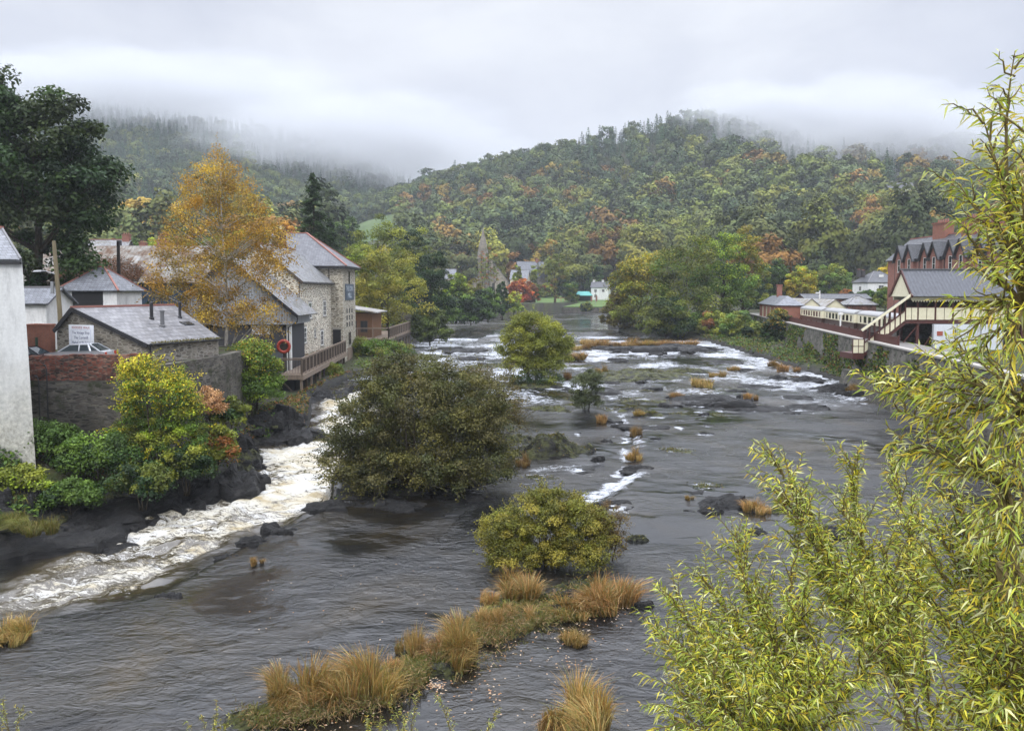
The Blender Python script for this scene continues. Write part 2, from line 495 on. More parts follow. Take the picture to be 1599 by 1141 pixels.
WALL_LINE = [(31.0, 36.0), (36.9, 66.5), (41.6, 92.0), (50.1, 138.0), (59.0, 186.0), (66.0, 224.0)]      # top of the station's river wall
YARD_EDGE = [(-70.0, 51.2), (-31.0, 51.2), (-24.6, 51.8), (-23.2, 61.0), (-23.4, 69.6), (-31.0, 70.6), (-31.5, 82.0), (-26.3, 84.0), (-26.3, 120.0), (-40.0, 150.0), (-75.0, 230.0), (-110.0, 330.0)]
def ridge_c(X):       # skyline of the wooded hill across the valley
    return np.interp(X, [-330, -190, -126, -95, -63, -25, 0, 32, 63, 95, 127, 158, 190, 222, 253, 320, 380, 440, 506, 700, 1200],
                     [55, 72, 98, 107, 118, 128, 133, 141, 146, 156, 166, 171, 172, 166, 158, 150, 148, 146, 140, 120, 90])
def ridge_l(X):       # the farther hill behind the left bank
    return np.interp(X, [-1500, -900, -675, -540, -420, -330, -236, -160, -110, -60, 20, 200],
                     [190, 240, 262, 242, 228, 214, 190, 160, 130, 105, 95, 90])
def hills(X, Y):
    yb = np.interp(X, [-400, -120, 0, 120, 260, 500], [480, 440, 405, 380, 300, 250])
    yr = 750.0
    t = np.clip((Y - yb) / (yr - yb), 0, 1)
    rc = ridge_c(X)
    wc = sstep(-330, -120, X)
    hc = 7 + (rc - 7) * t ** 1.25 - np.clip(Y - yr, 0, 900) * 0.35
    hc = np.where(wc > 0, 4 + (hc - 4) * wc, 0)
    tl = np.clip((Y - 210) / (1000 - 210), 0, 1)
    hl = 5 + (ridge_l(X) - 5) * (0.35 * tl + 0.65 * tl ** 2.1) - np.clip(Y - 1000, 0, 900) * 0.2
    hl = hl * sstep(60, -60, X)
    h = np.maximum(hc, hl)
    return h + fbm(X / 60, Y / 60, 5, 4) * np.clip((Y - 330) / 200, 0, 1) * 7
def land(X, Y):
    """ground height everywhere; far below the water inside the river"""
    X = np.asarray(X, float); Y = np.asarray(Y, float)
    lv = np.interp(Y, [0, 45, 60, 75, 95, 125, 160, 178, 184, 420], [0, 0.0, 0.25, 0.5, 0.85, 1.2, 1.75, 1.95, 2.4, 2.5])
    ins = inside(X, Y, RIVER)
    d, _ = seg_dist(X, Y, RIVER, True)
    dl, sl = seg_dist(X, Y, np.array(YARD_EDGE))
    dw, sw = seg_dist(X, Y, np.array(WALL_LINE))
    left = X < np.interp(Y, [0, 60, 100, 180, 260, 420], [5, 5, 0, 10, 10, 10])
    yard = dl * (-sl)                        # + inside the yards and gardens of the left bank
    rough = fbm(X / 3.0, Y / 3.0, 11, 4) * 0.35
    edge_l = np.interp(Y, [20, 40, 55, 66, 80, 93, 120], [-2.0, -1.8, -1.4, -0.8, 0.2, 0.8, 1.1])
    bank_l = np.where(Y > 93, lv, edge_l) + np.minimum(0.9 * sstep(0, 0.8, d) + 0.42 * d, 3.9 - np.where(Y > 93, 0, edge_l) * 0.6) + rough
    plat_l = np.interp(Y, [0, 81, 83.5, 120, 150, 220], [6.9, 6.9, 1.2, 2.0, 4.0, 5.0])
    zl = np.where(yard > 0, np.maximum(np.minimum(bank_l, plat_l), plat_l * sstep(0.0, 0.25, yard)), np.minimum(bank_l, np.interp(Y, [0, 60, 72, 112, 130], [2.9, 3.0, 1.3, 1.7, 3.5])))
    plat = 5.4 + np.clip(-dw * -sw - 14, 0, 200) * 0.07
    behind = dw * sw
    bank_r = lv + np.minimum(0.35 * sstep(0, 1, d) + 0.14 * d, 1.3) + rough
    zr = np.where(behind > 0.3, plat, np.where(Y > 190, np.minimum(lv + 0.4 + 0.25 * d, 6.0), bank_r))
    far = sstep(318, 330, Y) * (1 - sstep(10, 60, np.abs(X - 30) - 60))
    z = np.where(left, zl, zr)
    z = np.where(Y > 326, np.where((X > -45) & (X < 75), 4.9 + 0.02 * (Y - 326), z), z)
    isl = inside(X, Y, ISLAND)
    di, _ = seg_dist(X, Y, ISLAND, True)
    zi = lv + np.minimum(0.02 + 0.16 * di, 0.5) + fbm(X / 1.6, Y / 1.6, 21, 4) * 0.3
    z = np.where(ins, np.where(isl, zi, lv - 3.5), z)
    z = np.where(ins, z, np.maximum(z, np.where(Y > 205, hills(X, Y), -50)))
    return z
def land1(x, y):
    return float(land(np.array([x]), np.array([y]))[0])
def hit(px, py, y0=200.0, y1=1100.0):
    """where the sight line of a photo pixel meets the hillside"""
    for Y in np.arange(y0, y1, 2.0):
        p = P(px, py, float(Y))
        if p.z <= land1(p.x, p.y): return p
    return P(px, py, y1)

# ground sheet
def polar_grid(y0, y1, step, a0, a1, na, apex=6.0):
    ny = int(math.log(y1 / y0) / step)
    ys = y0 * np.exp(np.arange(ny + 1) * (math.log(y1 / y0) / ny))
    us = np.linspace(a0, a1, na)
    YY = np.repeat(ys[:, None], na, 1)
    XX = us[None, :] * (YY + apex)
    return XX, YY
def ground_mat():
    m, nt, out = new_mat('ground')
    o = objco(nt)
    g = N(nt, 'ShaderNodeNewGeometry')
    s = N(nt, 'ShaderNodeSeparateXYZ'); L(nt, g.outputs['Normal'], s.inputs[0])
    a = noise(nt, o, 0.35, 8, 0.7); b = noise(nt, o, 2.2, 6, 0.7)
    grass = ramp(nt, b, [(0.25, (0.016, 0.022, 0.006)), (0.5, (0.04, 0.055, 0.013)), (0.8, (0.085, 0.085, 0.028))])
    soil = ramp(nt, b, [(0.25, (0.010, 0.009, 0.007)), (0.55, (0.035, 0.027, 0.017)), (0.8, (0.075, 0.055, 0.03))])
    c = mixc(nt, ramp(nt, a, [(0.42, (0, 0, 0)), (0.58, (1, 1, 1))]), soil, grass)
    rockc = ramp(nt, noise(nt, mapping(nt, o, (1, 1, 7)), 0.9, 7, 0.7), [(0.3, (0.008, 0.008, 0.009)), (0.6, (0.035, 0.033, 0.03)), (0.8, (0.07, 0.065, 0.055))])
    steep = math_(nt, 'MAXIMUM', ramp(nt, s.outputs[2], [(0.6, (1, 1, 1)), (0.82, (0, 0, 0))]), N(nt, 'ShaderNodeAttribute', attribute_name='rocky').outputs['Fac'])
    c = mixc(nt, steep, c, mixc(nt, math_(nt, 'MULTIPLY', ramp(nt, b, [(.5, (0, 0, 0)), (.7, (1, 1, 1))]), .6), rockc, (0.03, 0.034, 0.01)))
    principled(nt, out, c, 0.85, 0, bump(nt, b, 0.7, 0.25), 0.3)
    return m
GX, GY = polar_grid(2.0, 2200.0, 0.0115, -1.25, 1.25, 430)
dr_, _ = seg_dist(GX, GY, RIVER, True)
rocky = np.maximum(sstep(3.2, 0.8, dr_ + fbm(GX / 2, GY / 2, 51) * 1.5), inside(GX, GY, RIVER) * 1.0) * (GY < 300)
ground = link_mesh('ground', grid_mesh('ground', GX, GY, land(GX, GY), {'rocky': rocky}), ground_mat())
tag(ground, 'river banks and wooded valley slopes rising to the hills', None, None, 'structure')

# ------------------------------------------------------------------ the river
CHUTE = poly_world([(0, 912, -1.9), (90, 864, -1.9), (205, 814, -1.8), (300, 782, -1.6), (382, 748, -1.4), (396, 706, -1.2), (484, 684, -0.8), (490, 622, 0.5), (520, 606, 0.8), (574, 600, 0.9), (600, 640, 0.5), (560, 720, -0.8), (520, 782, -1.3), (430, 822, -1.6), (330, 868, -1.8), (245, 925, -1.9), (130, 950, -1.9), (-100, 985, -1.9)])
FOAM_LINES = [  # photo polyline at water level, half width (m), strength
    ([(1072, 536, 1.5), (1100, 541, 1.4), (1150, 553, 1.3)], 2.2, 1.0),
    ([(690, 524, 1.9), (770, 524, 1.9)], 1.6, 0.9), ([(888, 516, 2.3), (930, 515, 2.3), (985, 516, 2.2)], 2.0, 0.75),
    ([(700, 548, 1.3), (760, 552, 1.3)], 2.5, 0.7), ([(880, 560, 1.2), (940, 566, 1.1)], 2.0, 0.6),
    ([(990, 578, 1.0), (1040, 588, 0.9), (1100, 586, 0.9)], 1.5, 0.7), ([(925, 596, 0.9), (960, 622, 0.7)], 1.6, 0.85),
    ([(965, 640, 0.6), (985, 665, 0.5), (1000, 695, 0.4)], 0.9, 0.9), ([(770, 742, 0), (830, 732, 0.1), (905, 722, 0.2)], 1.1, 0.75),
    ([(925, 768, 0.1), (960, 760, 0.15), (998, 738, 0.2)], 1.1, 1.0), ([(948, 790, 0), (985, 800, 0)], 0.7, 0.9),
    ([(1005, 660, 0.5), (1060, 655, 0.5), (1115, 652, 0.5)], 0.35, 0.8), ([(1210, 640, 0.6), (1290, 634, 0.6)], 0.9, 0.55),
    ([(1160, 586, 0.9), (1180, 590, 0.9)], 0.8, 0.8), ([(1240, 592, 0.8), (1275, 598, 0.8)], 0.7, 0.8), ([(905, 745, 0.1), (1000, 715, 0.3)], 1.6, 0.4),
    ([(1050, 770, 0.1), (1170, 785, 0.1), (1300, 800, 0.1)], 0.5, 0.4), ([(1000, 770, 0.1), (1060, 772, 0.1)], 0.35, 0.55), ([(870, 545, 1.3), (1000, 556, 1.2)], 1.2, 0.5), ([(1000, 612, .8), (1150, 622, .7)], .9, .5)]
WX, WY = polar_grid(9.0, 430.0, 0.0040, -0.95, 0.95, 560)
lvl, kk, dsh, dcr = level(WX, WY)
ch = inside(WX, WY, CHUTE); dch, _ = seg_dist(WX, WY, CHUTE, True)
ch_in = sstep(-0.9, 1.6, np.where(ch, dch, -dch))
foam = ch_in * np.interp(WY, [30, 38, 44, 52, 90, 96], [0.50, 0.56, 0.64, 0.72, 0.80, 0.6]) * (1 + .42 * fbm((WX * -.62 + WY * -.78) / 5, (WX * .78 - WY * .62) / 1.3, 63, 3))
foam = np.maximum(foam, 0.85 * np.exp(-((dsh - 1.6) / 0.8) ** 2) * sstep(52, 30, WY) * sstep(-0.3, 0.4, fbm(WX / 3, WY / 3, 3)))
foam = np.maximum(foam, 0.75 * np.exp(-((dcr + 1.0) / 0.8) ** 2) * sstep(40.5, 43, WY) * sstep(70, 64, WY) * sstep(-0.5, 0.3, fbm(WX / 2, WY / 2, 4)))
for pl, wd, st in FOAM_LINES:
    d, _ = seg_dist(WX, WY, poly_world(pl))
    foam = np.maximum(foam, (st - .12) * np.exp(-(d / (wd * (.75 + .8 * np.clip(fbm(WX / 1.4, WY / 1.4, 61) + .35, 0, 1)))) ** 2) * (.8 + .35 * fbm(WX / .9, WY / .9, 62)))
rap = sstep(58, 90, WY) * sstep(192, 172, WY)
foam = np.maximum(foam, rap * (0.57 + 0.50 * fbm(WX / 7, WY / 7, 8)) * sstep(-34, -16, WX))
edge, _ = seg_dist(WX, WY, RIVER, True)
foam = np.maximum(foam, 0.3 * np.exp(-(edge / 0.6) ** 2) * (WY > 50))
lane = np.abs(fbm(WX / 5.5 + WY / 16, WY / 30, 64, 3))
foam = np.maximum(foam, .40 * sstep(.05, .0, lane) * sstep(26, 38, WY) * (1 - ch_in) * (fbm(WX / 6, WY / 6, 65) > 0))
turb = np.clip(foam, 0, 1)
wav = 0.034 * (.04 + 1.35 * sstep(-.22, .30, fbm(WX / 9 + WY / 30, WY / 11, 30, 3))) * fbm(WX / 1.3 + .5 * fbm(WX / 4, WY / 4, 66), WY / .95, 31, 3) * .9 + 0.085 * sstep(36, 60, WY) * np.clip(.6 + 1.8 * fbm(WX / 12, WY / 14, 67, 3), .1, 1.5) * fbm(WX / 1.9, WY / 1.7, 32, 3) + turb * (0.10 * fbm(WX / 2.2, WY / 1.8, 33, 3) + 0.10 * fbm(WX / 0.8, WY / 0.6, 35, 3))
u_ch = (WX * -0.62 + WY * -0.78); v_ch = (WX * 0.78 - WY * 0.62)
wav += ch_in * (0.14 * (.5 - np.abs(fbm(u_ch / 2.2, v_ch / 1.5, 36, 3)) * 2.2) + 0.30 * fbm(u_ch / 2.6, v_ch / 1.3, 37, 4) + 0.07 * fbm(u_ch / 0.8, v_ch / 0.5, 39, 3)) * sstep(0, .3, ch_in)
wav += rap * 0.09 * fbm(WX / 3.5, WY / 1.6, 41, 4)
lvl = lvl + wav * np.clip(WY / 30, 0.5, 1.3)
def water_mat():
    m, nt, out = new_mat('river_water')
    o = objco(nt)
    fa = N(nt, 'ShaderNodeAttribute', attribute_name='foam').outputs['Fac']
    ca = N(nt, 'ShaderNodeAttribute', attribute_name='chute').outputs['Fac']
    rp = noise(nt, mapping(nt, o, (1.0, 1.6, 1), (0, 0, R(-18))), 2.4, 5, 0.6, 0.9)
    rp2 = noise(nt, mapping(nt, o, (0.7, 1.3, 1), (0, 0, R(14))), 0.6, 4, 0.55, 0.9)
    calm = ramp(nt, noise(nt, mapping(nt, o, (.7, 1, 1), (0, 0, R(-25))), 0.11, 4, 0.55, 0.9), [(0.40, (0.04, 0.04, 0.04)), (0.62, (1, 1, 1))])
    h = math_(nt, 'ADD', math_(nt, 'MULTIPLY', rp, 0.55), math_(nt, 'MULTIPLY', rp2, 1.0))
    nb = N(nt, 'ShaderNodeBump', inp={'Distance': 0.24}); L(nt, h, nb.inputs['Height']); L(nt, math_(nt, 'MULTIPLY', calm, 0.9), nb.inputs['Strength'])
    # bed showing through the shallows
    bed = ramp(nt, noise(nt, o, 0.14, 6, 0.65, 0.6), [(0.45, (0.007, 0.0072, 0.0078)), (0.58, (0.013, 0.0105, 0.007)), (0.72, (0.038, 0.026, 0.010))])
    # foam: lace of bubbles drawn out along the flow
    vec_r = mapping(nt, o, (0.55, 0.9, 1), (0, 0, R(-14)))
    vec_c = mapping(nt, o, (0.45, 1.5, 1), (0, 0, R(-38)))
    f1 = noise(nt, vec_r, 1.7, 8, 0.72, 1.1)
    f2 = noise(nt, vec_c, 2.1, 8, 0.68, 1.9)
    f3 = noise(nt, o, 4.2, 6, 0.75, 1.6)
    fn = math_(nt, 'ADD', math_(nt, 'MULTIPLY', f1, math_(nt, 'SUBTRACT', 1.0, ca)), math_(nt, 'MULTIPLY', f2, ca))
    fn = math_(nt, 'ADD', math_(nt, 'MULTIPLY', fn, 0.62), math_(nt, 'MULTIPLY', f3, 0.38))
    mk = math_(nt, 'SUBTRACT', math_(nt, 'MULTIPLY_ADD', fa, 0.46, fn), 0.755)
    mk = math_(nt, 'MULTIPLY', mk, 9.5, clamp=True)
    tea = ramp(nt, noise(nt, vec_c, 0.55, 4, 0.6, 0.5), [(0.35, (0.50, 0.51, 0.51)), (0.52, (0.47, 0.445, 0.37)), (0.68, (0.30, 0.24, 0.13))])
    fc = mixc(nt, ca, (0.40, 0.42, 0.45), tea)
    bedc = mixc(nt, math_(nt, 'MULTIPLY', ca, 0.8), bed, (0.055, 0.042, 0.021))
    w = N(nt, 'ShaderNodeBsdfPrincipled', inp={'IOR': 1.5, 'Roughness': 0.09, 'Specular IOR Level': 0.85}); L(nt, bedc, w.inputs['Base Color']); L(nt, math_(nt, 'ADD', math_(nt, 'MULTIPLY', calm, .26), .07), w.inputs['Roughness']); L(nt, nb.outputs[0], w.inputs['Normal'])
    f = N(nt, 'ShaderNodeBsdfPrincipled', inp={'Roughness': 0.75, 'Specular IOR Level': 0.3}); L(nt, fc, f.inputs['Base Color']); L(nt, bump(nt, fn, 0.6, 0.15), f.inputs['Normal'])
    mx = N(nt, 'ShaderNodeMixShader'); L(nt, mk, mx.inputs[0]); L(nt, w.outputs[0], mx.inputs[1]); L(nt, f.outputs[0], mx.inputs[2])
    L(nt, mx.outputs[0], out.inputs['Surface'])
    return m
water = link_mesh('water', grid_mesh('water', WX, WY, lvl, {'foam': foam, 'chute': ch_in}), water_mat())
tag(water, 'dark peaty river with rapids and a white cascade', None, None, 'structure')
def wz(x, y):
    return float(level(np.array([[float(x)]]), np.array([[float(y)]]))[0][0, 0])
# ------------------------------------------------------------------ plants
def unit(v):
    return v / (np.linalg.norm(v, axis=-1, keepdims=True) + 1e-9)
def leaf_quads(pts, nrm, axis, ln, wd):
    """one diamond-shaped leaf (or small spray) per point"""
    a = unit(axis - nrm * (axis * nrm).sum(-1, keepdims=True))
    b = np.cross(nrm, a)
    ln = np.broadcast_to(np.asarray(ln, float), (len(pts),))[:, None]; wd = np.broadcast_to(np.asarray(wd, float), (len(pts),))[:, None]
    V = np.stack([pts - a * ln / 2, pts + b * wd / 2 + nrm * wd * 0.12, pts + a * ln / 2, pts - b * wd / 2 + nrm * wd * 0.12], 1).reshape(-1, 3)
    Q = np.arange(len(pts) * 4).reshape(-1, 4)
    return V, Q
def leaves_mesh(name, pts, nrm, axis, ln, wd, col):
    V, Q = leaf_quads(pts, nrm, axis, ln, wd)
    return quad_mesh(name, V, Q, np.repeat(np.clip(col, 0, 1), 4, 0))
def clump_leaves(rng, cen, rad, n, up=0.45, fill=0.35, flat=0.75, droop=0.0):
    """n leaves round each clump centre; returns points, normals, axes, clump index"""
    k = len(cen)
    idx = np.repeat(np.arange(k), n)
    d = unit(rng.normal(size=(k * n, 3)))
    d[:, 2] = np.where((d[:, 2] < -0.25) & (rng.random(k * n) < 0.55), -d[:, 2], d[:, 2])
    r = rng.random(k * n) ** fill
    lump = 0.75 + 0.5 * rng.random(k * n)
    p = cen[idx] + d * (rad[idx][:, None] if rad.ndim == 1 else rad[idx]) * (r * lump)[:, None] * np.array([1, 1, flat])
    nn = unit(d * 0.8 + rng.normal(size=d.shape) * 0.55 + np.array([0, 0, up]))
    ax = unit(rng.normal(size=d.shape) + np.array([0, 0, -droop]))
    return p, nn, ax, idx, d
def pick_cols(rng, pal, n):
    pal = np.array(pal, float)
    w = np.ones(len(pal)) / len(pal)
    return pal[rng.choice(len(pal), n, p=w)]
def crown_cloud(rng, lobes, nclump, surf=0.78):
    """clump centres spread over the shells of a few overlapping lobes (cx,cy,cz,rx,ry,rz)"""
    lobes = np.array(lobes, float)
    wt = lobes[:, 3] * lobes[:, 5]; wt = wt / wt.sum()
    out = []
    while len(out) < nclump:
        l = lobes[rng.choice(len(lobes), p=wt)]
        d = unit(rng.normal(size=3))
        if d[2] < -0.55: continue
        r = surf + (1 - surf) * rng.random() if rng.random() < 0.72 else rng.random() ** 0.5 * surf
        c = l[:3] + d * l[3:] * r
        if out and rng.random() < 0.8:
            dd = np.min(np.linalg.norm((np.array(out) - c) / l[3:].mean(), axis=1))
            if dd < 0.17: continue
        out.append(c)
    return np.array(out)
def limb(mb, a, b, r0, r1, rng, sag=0.12, n=5, sides=5):
    a, b = np.array(a, float), np.array(b, float)
    ln = np.linalg.norm(b - a)
    mid = (a + b) / 2 + rng.normal(size=3) * ln * 0.06 + np.array([0, 0, sag * ln])
    path = []; rr = []
    for i in range(n + 1):
        t = i / n
        path.append(tuple((1 - t) ** 2 * a + 2 * t * (1 - t) * mid + t * t * b)); rr.append(r0 + (r1 - r0) * t)
    mb.tube(path, rr, sides, cap=False)
def tree_parts(seed, H, lobes, nclump, crad, nleaf, ln, wd, pal, trunk_r=0.3, trunk_h=0.75, lean=(0, 0), limbs=26, up=0.45, fill=0.35, mottle=0.35, droop=0.0, under=0.0, flat=0.75, stems=1, spread=0.0, pal_top=None, sprigs=0, sprig_len=1.0):
    rng = np.random.default_rng(seed)
    cen = crown_cloud(rng, lobes, nclump)
    rad = crad * (0.65 + 0.7 * rng.random(nclump))
    p, nn, ax, idx, d = clump_leaves(rng, cen, rad, nleaf, up, fill, flat, droop)
    base = pick_cols(rng, pal, nclump)[idx]
    if pal_top is not None:
        zt = (p[:, 2] - p[:, 2].min()) / (np.ptp(p[:, 2]) + 1e-6)
        sel = rng.random(len(p)) < np.clip((zt - 0.35) * 1.1, 0, 0.9)
        base = np.where(sel[:, None], pick_cols(rng, pal_top, len(p)), base)
    lv = (1 - mottle) + 2 * mottle * rng.random(nclump)
    c = base * lv[idx][:, None] * (0.7 + 0.6 * rng.random(len(p)))[:, None]
    l = ln * (0.7 + 0.6 * rng.random(len(p))); w = wd * (0.7 + 0.6 * rng.random(len(p)))
    mb = MB()
    if sprigs:                                  # loose shoots breaking the outline
        ctr = cen.mean(0); far_ = np.linalg.norm((cen - ctr) / np.ptp(cen, axis=0), axis=1); far_ = far_ / far_.sum()
        for q in rng.choice(nclump, sprigs, p=far_):
            dr = unit(unit(cen[q] - ctr) * .8 + rng.normal(size=3) * .45 + np.array([0, 0, .45])); sl = sprig_len * (.5 + rng.random())
            a0 = cen[q] + dr * rad[q] * .3; k_ = int(12 + 8 * rng.random()); tt_ = np.linspace(.1, 1, k_)[:, None]
            pts = a0 + dr * sl * tt_ + np.array([0, 0, -.12 * sl]) * tt_ ** 2
            mb.tube([tuple(a0), tuple(pts[k_ // 2]), tuple(pts[-1])], [.014, .010, .004], 4, False)
            pp_ = pts + rng.normal(size=(k_, 3)) * ln * .35
            p = np.concatenate([p, pp_]); nn = np.concatenate([nn, unit(rng.normal(size=(k_, 3)) + [0, 0, .6])]); ax = np.concatenate([ax, dr + rng.normal(size=(k_, 3)) * .6])
            l = np.concatenate([l, np.full(k_, ln)]); w = np.concatenate([w, np.full(k_, wd)]); c = np.concatenate([c, pick_cols(rng, pal if pal_top is None else pal_top, k_) * (.8 + .5 * rng.random((k_, 1)))])
    crown = leaves_mesh('crown', p, nn, ax, l, w, c)
    tops = []
    for s in range(stems):
        a = 2 * math.pi * s / max(stems, 1) + rng.random()
        foot = np.array([math.cos(a) * spread * 0.25, math.sin(a) * spread * 0.25, -0.6]) if stems > 1 else np.array([0, 0, -0.6])
        top = np.array([lean[0] + math.cos(a) * spread, lean[1] + math.sin(a) * spread, H * trunk_h])
        path = []; rr = []
        for i in range(8):
            t = i / 7
            q = foot + (top - foot) * t + np.array([math.sin(t * 5 + seed), math.cos(t * 4 + seed), 0]) * 0.012 * H * math.sin(t * math.pi)
            path.append(tuple(q)); rr.append(trunk_r * (1.25 if i == 0 else 1.0) * (1 - 0.86 * t))
        mb.tube(path, rr, 7, cap=True)
        tops.append((np.array(path), rr))
    for i in rng.permutation(nclump)[:limbs]:
        c0 = cen[i]
        path, rr = tops[rng.integers(len(tops))]
        hd = np.linalg.norm(c0[:2] - path[-1][:2])
        za = np.clip(c0[2] - hd * 0.7, path[1][2], path[-1][2])
        k = int(np.argmin(np.abs(path[:, 2] - za)))
        limb(mb, path[k], c0, max(rr[k] * 0.5, trunk_r * 0.12), trunk_r * 0.05, rng, 0.05)
    me = bpy.data.meshes.new('trunk'); me.from_pydata(mb.v, [], mb.f); me.update()
    return me, crown
def make_tree(name, label, cat, loc, seed, H, W, pal, lobes=None, nclump=60, crad=None, nleaf=160, ln=0.3, wd=0.2, bark=None, group=None, rotz=0.0, tname='trunk', cname='crown', **kw):
    if lobes is None:
        rng = np.random.default_rng(seed + 999)
        lobes = [(0, 0, H * 0.60, W * 0.40, W * 0.40, H * 0.38)]
        for i in range(5):
            a = i * 1.26 + rng.random()
            lobes.append((math.cos(a) * W * 0.24, math.sin(a) * W * 0.24, H * (0.42 + 0.28 * rng.random()), W * 0.27, W * 0.27, H * 0.22))
    me, crown = tree_parts(seed, H, lobes, nclump, crad or W * 0.13, nleaf, ln, wd, pal, **kw)
    t = thing(name, label, cat, loc, rotz, group)
    link_mesh(tname, me, bark or M_BARK, t, True)
    co = link_mesh(cname, crown, M_LEAF, t)
    if name == 'willow_bush' or ('dark' not in label.split()[:3] and 'birch' not in name): co.color = (1.28, 1.24, 1.05, 1)
    return t

GREEN_D = [(0.017, 0.0385, 0.0112), (0.0254, 0.0539, 0.0128), (0.0371, 0.0682, 0.0152)]
GREEN_M = [(0.0721, 0.1287, 0.0216), (0.1039, 0.1716, 0.028), (0.0583, 0.1078, 0.0184)]
GREEN_Y = [(0.194, 0.2618, 0.0264), (0.2714, 0.3223, 0.0296), (0.1452, 0.2211, 0.0232)]
OLIVE = [(0.124, 0.1507, 0.0216), (0.176, 0.1936, 0.028), (0.0933, 0.1177, 0.0184)]
GOLD = [(0.432, 0.228, 0.024), (0.36, 0.18, 0.022), (0.504, 0.3, 0.03), (0.264, 0.132, 0.019)]
RUST = [(0.208, 0.081, 0.023), (0.26, 0.104, 0.023), (0.156, 0.065, 0.023)]
YELLOW = [(0.375, 0.288, 0.027), (0.3, 0.237, 0.025), (0.213, 0.188, 0.025)]

# ---- the woods on the hills: eight broadleaf and five conifer shapes, copied
def wood_broad(seed, W=13.0, H=15.0, n=44, k=80):
    rng = np.random.default_rng(seed)
    lobes = [(0, 0, H * 0.55, W * 0.38, W * 0.38, H * 0.40), (0, 0, H * .28, W * .34, W * .34, H * .24)]
    for i in range(4):
        a = i * 1.6 + rng.random() * 0.9
        lobes.append((math.cos(a) * W * 0.24, math.sin(a) * W * 0.24, H * (0.45 + 0.32 * rng.random()), W * 0.22, W * 0.22, H * 0.17))
    cen = crown_cloud(rng, lobes, n, .9)
    p, nn, ax, idx, d = clump_leaves(rng, cen, 1.35 + 0.9 * rng.random(n), k, 0.35, 0.25, 0.85)
    out = unit(p - np.array([0, 0, H * .45])); nn = unit(nn + out * .9)
    lv = 0.80 + 0.40 * rng.random(n)
    c = np.ones((len(p), 3)) * (lv[idx] * (0.78 + 0.44 * rng.random(len(p))))[:, None]
    warm = rng.random(n)[idx]
    c *= np.stack([0.92 + 0.22 * warm, 0.97 + 0.05 * warm, np.ones(len(p))], -1)
    sc = 1.0 if k > 50 else 1.45
    V, Q = leaf_quads(p, nn, ax, sc * 0.80 * (0.7 + 0.6 * rng.random(len(p))), sc * 0.66 * (0.7 + 0.6 * rng.random(len(p))))
    mb = MB(); mb.tube([(0, 0, -2), (0, 0, H * 0.3), (0.3, 0, H * 0.6)], [0.42, 0.3, 0.1], 5, False)
    tv = np.array(mb.v); tq = np.array([f for f in mb.f if len(f) == 4])
    return quad_mesh('broadleaf_tree', np.concatenate([V, tv]), np.concatenate([Q, tq + len(V)]), np.concatenate([np.repeat(c, 4, 0), np.full((len(tv), 3), 0.7)]))
def wood_conifer(seed, H=20.0, W=8.4, n=15, k=56):
    rng = np.random.default_rng(seed)
    pts = []; nr = []; ax = []; lv = []
    for i in range(n):
        t = (i + 0.3) / n
        z = H * (0.14 + 0.86 * t); r = W / 2 * (1 - t) ** 0.85 + 0.12
        m = max(7, int(k * (1 - t) + 9))
        a = rng.random(m) * 2 * math.pi; q = r * (0.25 + 0.8 * rng.random(m) ** 0.7)
        pts.append(np.stack([np.cos(a) * q, np.sin(a) * q, z - q * 0.42 + rng.normal(size=m) * 0.25], -1))
        o = np.stack([np.cos(a), np.sin(a), np.zeros(m)], -1)
        nr.append(unit(o * 0.55 + np.array([0, 0, 0.9]) + rng.normal(size=(m, 3)) * 0.3)); ax.append(o + np.array([0, 0, -0.6]))
        lv.append(np.full(m, 0.7 + 0.6 * rng.random()) * (0.75 + 0.5 * rng.random(m)))
    p = np.concatenate(pts); nn = np.concatenate(nr); a = np.concatenate(ax); c = np.concatenate(lv)[:, None] * np.ones((1, 3))
    V, Q = leaf_quads(p, nn, a, 1.35 * (0.7 + 0.5 * rng.random(len(p))), 0.62 * (0.7 + 0.5 * rng.random(len(p))))
    mb = MB(); mb.tube([(0, 0, -2), (0, 0, H * 0.5), (0, 0, H)], [0.28, 0.18, 0.03], 5, False)
    tv = np.array(mb.v); tq = np.array(mb.f)
    return quad_mesh('conifer_tree', np.concatenate([V, tv]), np.concatenate([Q, tq + len(V)]), np.concatenate([np.repeat(c, 4, 0), np.full((len(tv), 3), 0.7)]))
BROAD = [wood_broad(100 + i, 12 + (i % 3) * 1.6, 13 + (i % 4) * 1.7) for i in range(8)]
CONIF = [wood_conifer(200 + i, 18 + i * 1.3, 7.6 + (i % 2)) for i in range(5)]
for me in BROAD + CONIF: me.materials.append(M_FAR)
HILL_COL = [((0.032, 0.048, 0.022), 20, 'dark green'), ((0.050, 0.066, 0.026), 20, 'mid green'), ((0.070, 0.088, 0.022), 13, 'olive green'), ((0.110, 0.120, 0.026), 6, 'yellow green'),
            ((0.130, 0.086, 0.020), 4, 'orange brown'), ((0.100, 0.062, 0.020), 3, 'rust brown'), ((0.150, 0.115, 0.026), 4, 'golden'), ((0.078, 0.066, 0.028), 5, 'dull brown')]
def in_frame(x, y, z, m=0.06):
    u = x / y
    return abs(u) < 0.675 + m
rngw = np.random.default_rng(77)
cands = []
